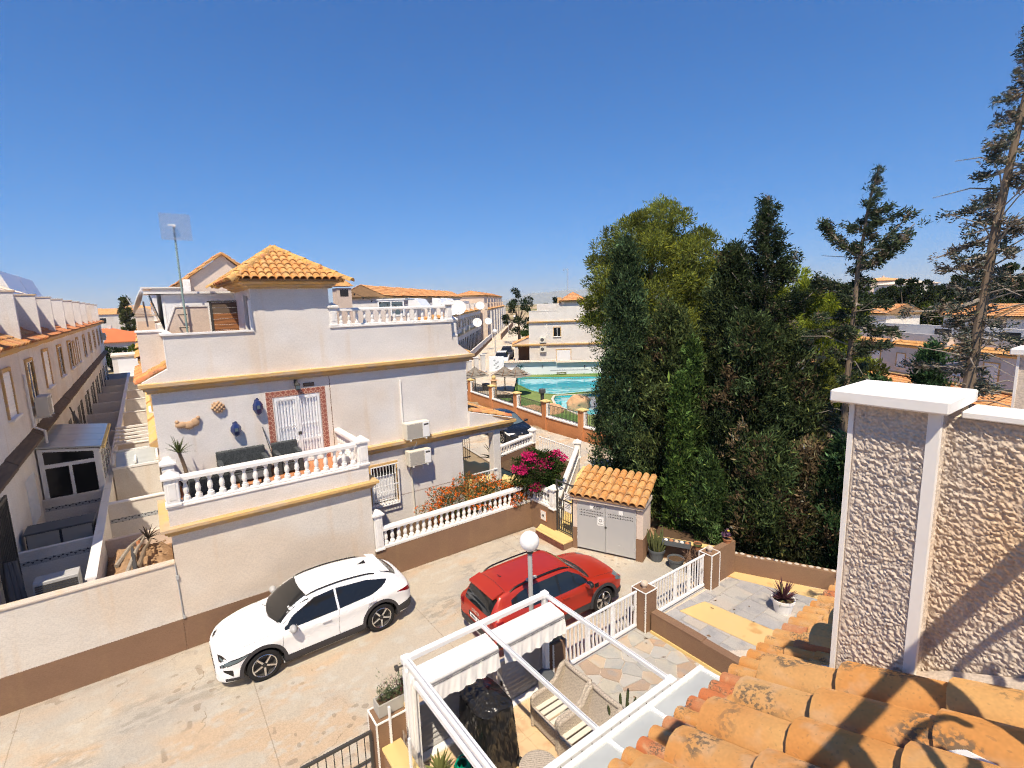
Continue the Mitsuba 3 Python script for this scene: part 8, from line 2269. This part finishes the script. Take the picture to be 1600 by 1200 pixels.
def person(label, x, y, z, deg, shirt, hair, trousers, lean=0.35):
    """A seated figure: one continuous body, hair and clothes over it."""
    t = thing('person', label, 'person')
    J = {'hip': (0, 0, 0.16), 'waist': (0.03, 0, 0.34), 'chest': (0.10 + lean * 0.25, 0, 0.55), 'neck': (0.13 + lean * 0.4, 0, 0.70), 'head': (0.17 + lean * 0.45, 0, 0.83)}
    for s, n in ((1, 'l'), (-1, 'r')):
        J.update({f'sh{n}': (0.11 + lean * 0.3, s * 0.18, 0.62), f'el{n}': (0.28 + lean * .3, s * 0.24, 0.42), f'wr{n}': (0.46 + lean * 0.2, s * 0.14, 0.34), f'hd{n}': (0.53 + lean * 0.2, s * 0.11, 0.33), f'hp{n}': (0.02, s * 0.10, 0.15), f'kn{n}': (0.40, s * 0.16, 0.46), f'an{n}': (0.50, s * 0.13, 0.07), f'ft{n}': (0.66, s * 0.15, 0.04)})
    R_ = {'hip': 0.13, 'waist': 0.12, 'chest': 0.14, 'neck': 0.055, 'head': 0.10, 'sh': 0.06, 'el': 0.045, 'wr': 0.032, 'hd': 0.036, 'hp': 0.095, 'kn': 0.06, 'an': 0.042, 'ft': 0.034}
    rad_ = lambda k: R_.get(k, R_.get(k[:-1], 0.05))
    sph = lambda k, g=1.0: ball(rad_(k) * g, *J[k], sub=1).vertices
    bone = lambda a, b, g=1.0: man(hull(np.vstack([sph(a, g), sph(b, g)])))
    bones = [('hip', 'waist'), ('waist', 'chest'), ('chest', 'neck'), ('neck', 'head')]
    for n in 'lr':
        bones += [('chest', f'sh{n}'), (f'sh{n}', f'el{n}'), (f'el{n}', f'wr{n}'), (f'wr{n}', f'hd{n}'), ('hip', f'hp{n}'), (f'hp{n}', f'kn{n}'), (f'kn{n}', f'an{n}'), (f'an{n}', f'ft{n}')]
    body = m3.Manifold()
    for a, b in bones:
        body = body + bone(a, b)
    with frame(x, y, z, deg):
        bm = tri(body.refine_to_length(0.05))
        bm = trimesh.Trimesh(bm.vertices, bm.faces, process=True)
        trimesh.smoothing.filter_taubin(bm, iterations=6)
        put(t, 'body', bm, 'skin' if 'skin' in scene else flat('skin', (0.42, 0.24, 0.16), 0.6), smooth=True)
        sh = m3.Manifold()
        for a, b in [('hip', 'waist'), ('waist', 'chest'), ('chest', 'shl'), ('chest', 'shr'), ('shl', 'ell'), ('shr', 'elr')]:
            sh = sh + bone(a, b, 1.12)
        put(t, 'shirt', sh, shirt, smooth=50)
        tr_ = m3.Manifold()
        for n in 'lr':
            tr_ = tr_ + bone('hip', f'hp{n}', 1.1) + bone(f'hp{n}', f'kn{n}', 1.12)
        put(t, 'trousers', tr_, trousers, smooth=50)
        h = np.array(J['head'])
        put(t, 'hair', hull(np.vstack([ball(0.108, h[0] - 0.02, 0, h[2] + 0.02, (1, 0.95, 1), 2).vertices, ball(0.06, h[0] - 0.08, 0, h[2] - 0.10, sub=1).vertices])), hair, smooth=True)
        put(t, 'face', cat(ball(0.018, h[0] + 0.10, 0, h[2] - 0.01, sub=1), ball(0.012, h[0] + 0.09, 0.035, h[2] + 0.02, sub=1), ball(0.012, h[0] + 0.09, -0.035, h[2] + 0.02, sub=1)), 'skin')


person('person in a white shirt sitting hunched behind the orange pool wall', 21.7, 31.0, -0.12, 150, 'white_cloth', 'dark_grey', 'terracotta', 0.9)
person('dark haired person in dark clothes sitting beside the one in white', 22.4, 30.6, -0.12, 100, 'black_plastic', 'black_plastic', 'clad', 0.2)

# ------------------------------------------------------------------ white villa beyond the pool
fh = thing('pool_villa', 'pale villa with stepped roof terrace and tiled turret beyond the pool wall', 'house')
with frame(*SL(62.0, 0.0)[:2], -0.42, math.degrees(math.atan2(-0.6267, 0.7792))):
    put(fh, 'wall', box(-0.75, 9.2, 0, 6, -1, 6.0), 'stucco_white')
    put(fh, 'cornice', hull([(x, y, z) for x in (-1.0, 9.4) for y, z in ((-0.26, 5.95), (-0.26, 6.05), (0.1, 6.06), (0.1, 5.78))]), 'ochre')
    put(fh, 'cornice', hull([(x, y, z) for x in (-2.85, 9.3) for y, z in ((-0.24, 3.15), (-0.24, 3.28), (0.1, 3.32), (0.1, 3.0))]), 'ochre')
    put(fh, 'parapet', ext([(-0.7, 6.06), (9.2, 6.06), (9.2, 7.25), (6.0, 7.25), (6.0, 8.25), (3.55, 8.25), (3.55, 7.9), (2.7, 7.9), (2.7, 7.27), (-0.7, 7.27)], 'y', 0, 0.2), 'stucco_white')
    put(fh, 'coping', box(-0.75, 2.72, -0.04, 0.25, 7.272, 7.33), 'white_paint')
    put(fh, 'terrace_wall', box(0.3, 3.6, 2.0, 2.2, 6.06, 8.15), 'stucco_white')
    put(fh, 'turret', box(3.6, 6.0, 0.2, 3.0, 6.06, 8.25), 'stucco_white')
    put(fh, 'turret_eave', box(3.3, 6.25, -0.25, 3.25, 8.251, 8.40), 'ochre')
    e = [(3.1, -0.4), (6.4, -0.4), (6.4, 3.5), (3.1, 3.5)]
    c = np.array([4.75, 1.5, 9.45])
    rt = put(fh, 'turret_roof', hull([(a, b, 8.40) for a, b in e] + [tuple(c - [0, 0, 0.03])]), 'tile_bed')
    for i in (0, 1, 3):
        a, b = np.array([*e[i], 8.42]), np.array([*e[(i + 1) % 4], 8.42])
        ac = (b - a) / np.linalg.norm(b - a)
        mid = a + ac * ((c - a) @ ac)
        dn2 = mid - c
        L2 = float(np.linalg.norm(dn2))
        m = corrugated(c + ac * ((a - c) @ ac), ac, dn2 / L2, L2, float(np.linalg.norm(b - a)), 0.25)
        q = m.triangles_center - c
        u_, w_ = q @ ac, q @ (dn2 / L2)
        m.update_faces((u_ > ((a - c) @ ac) * w_ / L2) & (u_ < ((b - c) @ ac) * w_ / L2))
        put(rt, 'tile_row', m, 'tile_far', kind='stuff')
    put(fh, 'chimney', box(2.9, 3.4, 2.3, 2.8, 7.5, 8.9), 'ochre')
    win(fh, 2.3, 3.1, 0, 4.15, 5.25, 'dark')
    win(fh, 2.6, 4.3, 0, 0.9, 2.5, 'shutter')
    put(fh, 'porch_roof', corrugated((-0.75, 4.0, 4.1), (0, -1, 0), (-0.93, 0, -0.37), 2.3, 4.2, 0.25), 'tile_far', kind='stuff')
    put(fh, 'porch_gable', ext([(-2.8, 3.3), (-0.75, 3.3), (-0.75, 4.1)], 'y', -0.1, 0.1), 'stucco_pink')
    put(fh, 'porch_back', box(-2.2, -0.75, 3.0, 3.2, -0.5, 3.0), 'stucco_brown')
    put(fh, 'porch_column', box(-2.55, -2.15, -0.05, 0.35, -0.5, 3.0), 'stucco_white')
    put(fh, 'drain_pipe', tube([(1.45, -0.05, 5.7), (1.45, -0.05, 4.2)], 0.05, 6), 'white_paint')
    small_ac(0.95, 3.5, 0, 'upper small air conditioning unit on the pale villa beyond the pool')
    small_ac(0.95, 2.35, 0, 'lower small air conditioning unit on the pale villa beyond the pool')
    t = thing('television_mast', 'thin television mast above the pale villa beyond the pool', 'antenna')
    put(t, 'mast', tube([(4.2, 2.0, 8.3), (4.2, 2.0, 12.4)], 0.03, 5), 'grey_metal')
    put(t, 'arm', cat(box(3.7, 4.3, 1.98, 2.02, 12.2, 12.25), box(3.7, 3.74, 1.9, 2.1, 12.1, 12.35)), 'grey_metal')

# ------------------------------------------------------------------ houses on the lower ground to the right
GRH = 'terraced houses on the lower ground to the right'
a235 = 235.3
P0 = np.array([67.2, 28.3])
ex = np.array([math.cos(math.radians(a235)), math.sin(math.radians(a235))])
for i in range(5):
    p = P0 + ex * 6.2 * i
    with frame(p[0], p[1], -3.3, a235):
        k = row_house(f'orange roofed terraced house on the lower ground to the right, {pos[i]} from the left', 6.2, 9.0, GRH, [(0.8, 1.8, 3.9, 5.2, 'shutter'), (3.6, 4.8, 3.6, 5.3, 'shutter')], 'stucco_white', turret=(0.6, 5.6, 4.5, 8.4, 8.6, 'gable') if i in (0, 2, 3) else None, seed=120 + i, finh=7.3)
        put(k, 'terrace_wall', box(0.0, 6.19, 2.5, 2.7, 6.0, 7.9), 'stucco_white')
        put(k, 'terrace_window', box(2.0, 3.8, 2.47, 2.52, 6.75, 7.6), 'glass_dark')
        dn = np.array([0, -2.2, -0.8])
        L = float(np.linalg.norm(dn))
        put(k, 'porch_roof', corrugated((0, -0.01, 3.05), (1, 0, 0), dn / L, L, 6.15, 0.25), 'tile_far', kind='stuff')
        put(k, 'porch_wall', box(0, 6.15, -2.1, -0.01, -0.5, 2.1), 'stucco_pink')
bungalow('red roofed house among the trees behind the right houses', 112, 52, 200, 14, 9, 4.5, 'houses among the trees to the right', wall='stucco_pink')
bungalow('orange roofed house among the trees further right', 104, 22, 235, 15, 9, 4.5, 'houses among the trees to the right', wall='ochre', roof='tile_far')
bungalow('pale house high among the trees at the right horizon', 150, 22, 240, 14, 9, 6, 'houses among the trees to the right', wall='stucco_white', roof='tile_far')
bungalow('pale house at the horizon left of the bare conifer', 190, 62, 215, 16, 9, 6, 'houses among the trees to the right', wall='stucco_pink', roof='tile_far')
bungalow('grey roofed house on the horizon between the two conifers', 165, 48, 220, 13, 9, 5, 'houses among the trees to the right', wall='stucco_white', roof='rough_grey')
# far blue hills beyond everything
def hills(u, v):
    az = np.radians(22 + 46 * u)
    r = 12000 + 1800 * v
    q = np.c_[u * 9, v * 3, 0 * u]
    prof = meshkit.fbm(q, 4)
    h = 400 * np.exp(-((u - 0.46) / 0.17) ** 2) * (0.55 + 0.9 * prof) * np.sin(v * PI) ** 0.7
    return np.stack([r * np.sin(az), r * np.cos(az), h - 35], 1)
flat('hill_scrub', (0.16, 0.15, 0.11), 0.95, 0.05)
struct('hills', grid(120, 16, hills), 'hill_scrub', smooth=True)
# ------------------------------------------------------------------ trees
def unit(v):
    return v / (np.linalg.norm(v, axis=-1, keepdims=True) + 1e-9)


def sprays(c, d, n, spread, L, W, rng, base, var=0.34, warm=0.10, hue=(2.6, 2.1, 1.6)):
    """n leaves round each of the spray centres c that grow along d."""
    m = len(c)
    p = np.repeat(c, n, 0) + rng.normal(0, 1, (m * n, 3)) * spread
    q = unit(np.repeat(d, n, 0) + rng.normal(0, 0.5, (m * n, 3)))
    kc = np.repeat(np.exp(rng.normal(0, var * 0.8, m)), n)
    col = tint(m * n, base, var, rng, warm, hue) * kc[:, None]
    return leaf_mesh(p, q, L * np.exp(rng.normal(0, 0.25, m * n)), W, rng, np.clip(col, 0.004, 0.6))


def cypress(label, x, y, h, r, seed, base=(0.035, 0.055, 0.022), n=1000, per=17, prof=0.75, ragged=0.18, L=0.15, W=0.05, group=None, lean=(0, 0), brown=0.0, inner=True):
    """A columnar conifer: trunk, and upright plumes of sprays that stand apart from one another."""
    g = np.random.default_rng(seed)
    t = thing('cypress', label, 'tree', group)
    z0 = float(gz(x, y)) - 0.05
    put(t, 'trunk', tube([(x, y, z0 - 0.2), (x + lean[0] * 0.5, y + lean[1] * 0.5, z0 + h * 0.5), (x + lean[0], y + lean[1], z0 + h * 0.97)], [0.05 + 0.014 * h, 0.04 + 0.007 * h, 0.02], 8), 'bark')
    k = max(30, n // 11)
    tc = g.uniform(0.0, 0.97, k) ** 0.9
    ac = g.uniform(0, 2 * PI, k)
    env = lambda q: r * np.minimum(1, (1 - q) ** prof * 1.25 + 0.02) * np.minimum(1, 0.6 + q * 5)
    lob = 1 + ragged * np.sin(ac * 3 + tc * 9 + seed) + g.normal(0, 0.08 + ragged * 0.7, k)
    m_ = n // k
    tip = g.uniform(0, 1, (k, m_))
    ln = (0.35 + 0.55 * r) * g.uniform(0.7, 1.5, k) * (0.35 + 0.65 * np.minimum(1, env(tc) / r))
    hgt = tc[:, None] * h + tip * ln[:, None]
    tt = np.clip(hgt / h, 0, 1)
    R = np.minimum(env(tc)[:, None] * lob[:, None] * (0.55 + 0.45 * np.sqrt(tip)), env(tt * 0.97) * (1.05 + 0.5 * ragged))
    wd = (1 - tip * 0.75) * 0.16 * (0.4 + r)
    o = np.stack([np.cos(ac), np.sin(ac)], 1)
    c = np.stack([x + lean[0] * tt + R * o[:, :1] + g.normal(0, 1, tip.shape) * wd, y + lean[1] * tt + R * o[:, 1:] + g.normal(0, 1, tip.shape) * wd, z0 + hgt], -1).reshape(-1, 3)
    d = unit(np.c_[np.repeat(o * 0.55, m_, 0), np.full(k * m_, 0.9)] + g.normal(0, 0.3, (k * m_, 3)))
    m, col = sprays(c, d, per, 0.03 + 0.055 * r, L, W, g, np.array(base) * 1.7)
    plume = np.repeat(np.exp(g.normal(0, 0.34, k)), m_ * per * 4)
    col = np.clip(col * plume[:, None], 0.005, 0.5)
    if brown > 0:
        b = np.repeat(g.uniform(0, 1, k) < brown, m_ * per * 4)
        col[b] = np.clip(col[b].mean(1, keepdims=True) * np.array([2.3, 1.65, 0.95]), 0, 0.4)
    put(t, 'crown', m, 'leaf', color=col, kind='stuff')
    if inner:
        k = n // 4
        ti, ai = g.uniform(0.03, 0.93, k), g.uniform(0, 2 * PI, k)
        Ri = env(ti) * g.uniform(0.1, 0.55, k)
        ci = np.stack([x + lean[0] * ti + Ri * np.cos(ai), y + lean[1] * ti + Ri * np.sin(ai), z0 + h * ti], 1)
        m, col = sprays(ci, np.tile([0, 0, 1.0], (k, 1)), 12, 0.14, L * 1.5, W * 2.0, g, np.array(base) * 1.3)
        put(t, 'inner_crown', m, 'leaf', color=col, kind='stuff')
    return t


def branchy_conifer(label, x, y, h, trunk, branches, seed, base, per=12, L=0.15, W=0.055, z=0.0, dead=0.15, droop=0.1, dens=9.0, brown_mix=0.15, twigs=10, rad=0.17):
    """A thin conifer: a bare trunk with separate limbs, each hung with sprays. trunk: points (x, y, z, r); branches: rows (height, azimuth, length, rise)."""
    g = np.random.default_rng(seed)
    t = thing('conifer', label, 'tree')
    tp = np.array(trunk, float)
    put(t, 'trunk', tube(tp[:, :3], tp[:, 3], 9), 'bark')
    cs, ds = [], []
    bt = []
    for hb, az, ln, rise in branches:
        b = np.array([np.interp(hb, tp[:, 2], tp[:, k]) for k in range(3)])
        b[2] = hb
        o = np.array([math.cos(az), math.sin(az), 0])
        s = np.linspace(0, 1, 6)
        pts = b + o * (ln * s)[:, None] + np.array([0, 0, 1]) * (rise * ln * s ** 1.4 - droop * ln * s * (1 - s) * 1.5)[:, None] + g.normal(0, 0.02, (6, 3)) * s[:, None]
        bt.append(tube(pts, 0.012 + 0.028 * (1 - s) * min(1, ln), 5))
        m = max(3, int(dens * ln))
        u = g.uniform(0.15, 1.0, m) ** 0.8
        q = np.stack([np.interp(u, s, pts[:, k]) for k in range(3)], 1) + g.normal(0, rad * 0.45, (m, 3)) * np.array([1, 1, 0.7]) * (0.4 + 0.6 * ln)
        cs.append(q)
        ds.append(unit(np.tile(o * 0.8 + [0, 0, 0.15], (m, 1)) + g.normal(0, 0.5, (m, 3))))
    for k, m in enumerate(bt):
        put(t, 'branch', m, 'bark_grey')
    c, d = np.vstack(cs), np.vstack(ds)
    m, col = sprays(c, d, per, rad * 0.42, L, W, g, base, 0.3)
    k = np.repeat(g.uniform(0, 1, len(c)) < brown_mix, per * 4)
    col[k] = np.clip(col[k].mean(1, keepdims=True) * np.array([3.0, 2.35, 1.75]), 0, 0.4)
    put(t, 'crown', m, 'leaf', color=col, kind='stuff')
    dt = []
    for i in range(twigs):
        hb = g.uniform(tp[0, 2] + 0.15 * h, tp[-1, 2] * 0.85)
        b = np.array([np.interp(hb, tp[:, 2], tp[:, k]) for k in range(2)] + [hb])
        a = g.uniform(0, 2 * PI)
        o = np.array([math.cos(a), math.sin(a), g.uniform(-0.1, 0.5)])
        ln = g.uniform(0.5, 1.3)
        dt.append(tube([b, b + o * ln * 0.5 + [0, 0, 0.08], b + o * ln + g.normal(0, 0.12, 3)], [0.016, 0.011, 0.005], 4))
    if dt:
        put(t, 'dead_twigs', cat(dt), 'bark_grey', kind='stuff')
    return t


def clump_tree(name, label, x, y, z0, h, r, seed, base, group=None, nclump=34, per=240, L=0.2, W=0.045, crown=0.62, kind='pine', var=0.3, flat_=1.0, warm=0.2, hue=(1.4, 1.25, 0.6)):
    """A round crowned tree: trunk, forked limbs, a crown of many separate leaf clumps with gaps."""
    g = np.random.default_rng(seed)
    t = thing(name, label, 'tree', group)
    cz = z0 + h * (1 - crown / 2)
    rz = h * crown / 2
    top = np.array([x, y, cz - rz * 0.3])
    put(t, 'trunk', tube([(x, y, z0 - 0.3), (x + g.normal(0, 0.1), y + g.normal(0, 0.1), (z0 + top[2]) / 2), top], [0.03 * h + 0.05, 0.022 * h + 0.03, 0.015 * h + 0.02], 8), 'bark')
    d = unit(g.normal(size=(nclump, 3)))
    k = g.uniform(0.35, 1.15, nclump) ** 0.6
    cc = np.array([x, y, cz]) + d * np.array([r, r, rz * flat_]) * k[:, None]
    li = []
    for c in cc[:12]:
        li.append(tube([top, (top + c) / 2 + g.normal(0, 0.1, 3) * r * 0.3, c], [0.012 * h + 0.01, 0.008 * h, 0.01], 5))
    put(t, 'limbs', cat(li), 'bark', kind='stuff')
    ps, dd, cols = [], [], []
    for c in cc:
        rr_ = r * g.uniform(0.11, 0.24)
        n = int(per * g.uniform(0.6, 1.2))
        q, dv = blob_points(n, c, (rr_, rr_, rr_ * 0.75), g, 0.6)
        ps.append(q)
        dd.append(dv * 0.7 + [0, 0, 0.5] + g.normal(0, 0.5, q.shape))
        cols.append(tint(n, np.array(base) * math.exp(g.normal(0, 0.22)), var, g, warm, hue))
    m, col = leaf_mesh(np.vstack(ps), np.vstack(dd), L, W, g, np.vstack(cols))
    put(t, 'crown', m, 'leaf', color=col, kind='stuff')
    return t


struct('tree_bed', sheet([(12.4, 9.6), (13.0, 7.3), (14.2, 4.9), (15.3, 2.4), (24, 2.0), (24, 12.4), (15.5, 12.3), (12.9, 11.9)], -0.03), 'dry_earth')
# the row behind the cupboard and the yard wall, from left to right
cypress('dense dark green columnar cypress rising behind the meter cupboard', 13.75, 12.0, 9.75, 1.05, 1, (0.033, 0.055, 0.026), 2700, 18, 0.85, 0.12, 0.12, 0.042)
cypress('broad olive cypress right of the dense dark one, its top lost in the pine', 14.35, 10.55, 7.4, 1.15, 2, (0.042, 0.058, 0.022), 1700, 16, 0.6, 0.2, brown=0.05)
cypress('slim bright green young cypress in the middle of the tree row', 13.25, 9.35, 5.6, 0.34, 3, (0.042, 0.075, 0.02), 800, 15, 0.7, 0.12, 0.12, 0.04)
cypress('second slim bright green young cypress just behind the first', 14.2, 9.65, 6.5, 0.42, 4, (0.04, 0.07, 0.02), 800, 15, 0.7, 0.14, 0.12, 0.04)
cypress('dark ragged cypress with a blunt top left of the tallest spire', 16.3, 9.55, 9.4, 1.2, 5, (0.033, 0.047, 0.02), 2100, 16, 0.75, 0.28, brown=0.03)
g = np.random.default_rng(66)
br = []
for hb in np.linspace(1.6, 10.75, 150):
    e_ = 0.10 + 0.95 * min(1.0, ((10.95 - hb) / 3.8) ** 0.9)
    br.append((hb, g.uniform(0, 2 * PI), e_ * g.uniform(0.55, 1.05), g.uniform(0.15, 0.7)))
br += [(8.2, 2.35, 0.9, 1.35), (8.0, -0.95, 0.9, 1.3), (6.9, -1.2, 1.5, 0.75), (6.8, -1.05, 1.45, 0.8), (7.6, 2.2, 1.0, 1.0)]
branchy_conifer('tallest dark spire with feathery tiers in the middle of the tree row', 16.4, 8.5, 10.8, [(16.4, 8.5, -0.3, 0.16), (16.4, 8.52, 5, 0.11), (16.4, 8.5, 9, 0.05), (16.4, 8.5, 10.9, 0.02)], br, 67, (0.036, 0.055, 0.026), per=22, L=0.12, W=0.042, dens=20.0, brown_mix=0.05, twigs=10, rad=0.20, droop=0.0)
cypress('wide dark cypress below the tallest spire, brown at its foot', 15.3, 8.2, 6.9, 1.25, 7, (0.030, 0.045, 0.019), 2000, 16, 0.5, 0.25, brown=0.10)
cypress('short green cypress right above the flower pots', 13.35, 8.35, 3.0, 0.5, 8, (0.034, 0.06, 0.02), 700, 15, 0.6, 0.2, 0.12, 0.04)
cypress('olive cypress left of the thin conifer, patchy with dead sprays', 15.9, 7.3, 6.4, 1.1, 9, (0.036, 0.05, 0.02), 1500, 15, 0.6, 0.3, brown=0.16)
cypress('low dark cypress close behind the yard wall', 14.2, 7.0, 3.5, 0.95, 10, (0.030, 0.046, 0.018), 1200, 15, 0.5, 0.3, brown=0.22)
cypress('half dead brown cypress at the foot of the thin conifer', 14.9, 6.2, 3.3, 1.0, 12, (0.045, 0.05, 0.022), 1100, 14, 0.5, 0.35, brown=0.45)
cypress('dark green shrubby cypress against the right pier', 15.0, 5.2, 3.5, 0.85, 13, (0.026, 0.05, 0.02), 1200, 15, 0.45, 0.3, brown=0.05)
cypress('green cypress seen just left of the pier cap', 16.4, 5.1, 5.3, 0.6, 14, (0.028, 0.05, 0.02), 900, 14, 0.7, 0.35, brown=0.08)
cypress('dark little cypress beyond the pier cap in front of the right houses', 21.6, 5.4, 5.9, 0.75, 15, (0.022, 0.045, 0.02), 900, 14, 0.7, 0.2, 0.14, 0.05)
# thin conifer with upswept arms
g = np.random.default_rng(77)
TR = [(16.0, 5.78, -0.2, 0.13), (16.0, 5.8, 5.2, 0.08), (16.0, 5.74, 8.4, 0.055), (16.06, 5.62, 10.2, 0.03), (16.12, 5.46, 11.1, 0.02)]
# right vector of the picture at this azimuth: arms to the left and right of the trunk
rv = math.atan2(-0.94, 0.34)
br = []
for hb in np.linspace(3.0, 10.95, 60):
    f = (11.3 - hb) / 6.0
    br.append((hb, g.uniform(0, 2 * PI), min(0.62, 0.14 + 0.5 * f) * g.uniform(0.5, 1.0), g.uniform(0.0, 0.5)))
br += [(8.55, rv, 1.15, 0.85), (8.5, rv + 0.15, 1.05, 0.7), (8.4, rv - 0.2, 0.9, 0.75), (8.75, rv, 1.0, 1.1), (8.9, rv + PI, 1.0, 0.95), (8.8, rv + PI + 0.2, 0.9, 1.1), (7.9, rv + PI, 0.95, 0.45), (7.7, rv + PI - 0.2, 0.95, 0.5), (9.6, rv, 0.75, 0.35), (9.9, rv, 0.5, 0.3), (9.5, rv + PI, 0.5, 0.2), (7.5, rv, 0.8, -0.05), (7.2, rv + PI, 0.9, -0.1), (6.9, rv, 1.1, -0.2), (6.9, rv + PI, 1.05, -0.25), (6.4, rv, 0.9, 0.0)]
branchy_conifer('thin conifer with upswept side arms left of the pier cap', 16, 5.7, 11, TR, br, 78, (0.06, 0.085, 0.05), per=26, L=0.10, W=0.036, dens=24.0, brown_mix=0.10, twigs=26, rad=0.13)
# leaning grey conifer at the right edge
TR = [(12.76, 2.62, 0.0, 0.14), (12.76, 2.56, 5.6, 0.10), (12.78, 2.42, 8.9, 0.07), (12.80, 2.28, 10.6, 0.05), (12.82, 2.14, 12.3, 0.03)]
rv = math.atan2(-0.98, 0.17)
br = []
for i, hb in enumerate(np.linspace(3.5, 12.3, 180)):
    side = rv + (PI if g.uniform() < 0.62 else 0)
    br.append((hb, side + g.uniform(-0.7, 0.7), (g.uniform(0.7, 1.3) if i % 12 == 0 else g.uniform(0.10, 0.55)) * min(1, 0.3 + (12.6 - hb) * 0.22), g.uniform(-0.45, 0.1)))
branchy_conifer('leaning half bare grey conifer at the right edge of the view', 12.8, 2.3, 12, TR, br, 79, (0.085, 0.105, 0.085), per=14, L=0.075, W=0.03, dens=20.0, brown_mix=0.38, twigs=60, rad=0.10, droop=0.3)
# pines
clump_tree('pine', 'big yellow green pine towering behind the dark cypresses', 29.9, 23.8, -0.5, 14.3, 4.3, 21, (0.155, 0.18, 0.04), nclump=330, per=300, L=0.30, W=0.075, crown=0.80)
clump_tree('pine', 'lower yellow green pine between big pine and dark spire', 33.0, 20.0, -0.8, 11.6, 3.0, 22, (0.14, 0.165, 0.04), nclump=100, per=380, L=0.30, W=0.075, crown=0.75)
clump_tree('pine', 'bright yellow green pine right of the dark spire', 27.6, 12.3, -1.2, 9.9, 2.7, 23, (0.19, 0.23, 0.035), nclump=130, per=380, L=0.28, W=0.07, crown=0.8)
clump_tree('pine', 'dull green pine low behind the thin conifer', 24.5, 9.5, -1.0, 6.2, 2.2, 24, (0.11, 0.13, 0.035), nclump=50, per=380, L=0.24, W=0.07, crown=0.8)
# trees and shrubs in the distance
DG = 'dark trees on the right horizon'
k = 0
for az in np.linspace(58.5, 80.5, 25):
    r = g.uniform(80, 150)
    a = math.radians(az + g.uniform(-0.4, 0.4))
    x, y = r * math.sin(a), r * math.cos(a)
    hh = g.uniform(5.5, 9.0) * (1.25 if az > 74 else 1.0)
    clump_tree('distant_tree', 'dark green tree in the belt on the right horizon', x, y, float(gz(x, y)), hh, g.uniform(2.6, 4.6), 200 + k, ((0.035, 0.055, 0.022), (0.05, 0.07, 0.02), (0.03, 0.045, 0.02))[k % 3], DG, nclump=44, per=110, L=0.55, W=0.3, crown=0.9)
    k += 1
for x, y, hh, r, lab, b in ((53.5, 71, 9.2, 3.0, 'round dark tree beside the far street', (0.03, 0.05, 0.022)), (58, 67, 8.6, 2.6, 'dark tree behind the pale villa', (0.028, 0.045, 0.02)), (49, 60.5, 3.4, 2.0, 'green shrub in the garden at the far street', (0.05, 0.09, 0.025)), (45, 56.5, 2.9, 1.8, 'bright shrub beside the cars of the far street', (0.08, 0.13, 0.03)), (52, 64.5, 4.6, 2.2, 'leafy tree left of the pale villa', (0.045, 0.08, 0.025)), (-3.6, 82, 3.4, 2.4, 'dark shrub beyond the alley garage', (0.035, 0.06, 0.025)), (-0.3, 80.5, 3.2, 2.1, 'bright yellow green shrub at the end of the alley', (0.14, 0.19, 0.02)), (62, 60, 8.4, 2.6, 'dark tree at the right of the pale villa', (0.03, 0.05, 0.02))):
    zz = float(gz(x, y))
    clump_tree('distant_tree', lab, x, y, zz, hh, r, int(x * 3 + 500), b, None, nclump=30, per=170, L=0.30, W=0.13, crown=0.9)
x, y = -2.2, 140
cypress('single tall cypress standing in the town beyond the alley', x, y, 10.0, 1.3, 31, (0.05, 0.06, 0.022), 500, 12, 0.5, 0.1, 0.5, 0.2, inner=False)
for i, (x, y) in enumerate(((84, 60), (128, 74), (92, 33), (-20, 150), (30, 150), (2, 190), (-9, 175), (14, 240), (-30, 260), (6, 118))):
    clump_tree('distant_tree', ('green tree far behind the pine', 'dark tree on the far right ridge', 'olive tree behind the right houses', 'green tree at the left edge of the town', 'green tree behind the corner house terrace', 'green tree among the town houses beyond the alley', 'dark tree above the red roofs left of the alley', 'distant tree in the town right of the tall cypress', 'distant tree at the far left of the town', 'green tree just behind the red roof at the alley end')[i], x, y, float(gz(x, y)), 7, 3.4, 300 + i, (0.045, 0.065, 0.022), None, nclump=24, per=110, L=0.5, W=0.2, crown=0.85)
lp_ = thing('street_lamp', 'tall street lamp with flat head above the alley roofs', 'street lamp')
put(lp_, 'post', tube([(-6.0, 72, 1.0), (-6.0, 72, 9.0)], 0.10, 7), 'green_metal')
put(lp_, 'head', cat(box(-6.9, -5.9, 71.8, 72.2, 9.0, 9.25)), 'white_metal')
# ------------------------------------------------------------------ the air: a thin haze over the whole place
scene['air'] = {'type': 'homogeneous', 'albedo': {'type': 'rgb', 'value': [0.80, 0.90, 0.98]}, 'sigma_t': 0.00011}
scene['haze'] = {'type': 'cube', 'to_world': T().translate([5000.0, 6000.0, 200.0]).scale([11000.0, 11000.0, 240.0]), 'bsdf': {'type': 'null'}, 'interior': {'type': 'ref', 'id': 'air'}}
labels['haze'] = {'kind': 'stuff'}
scene['camera']['medium'] = {'type': 'ref', 'id': 'air'}
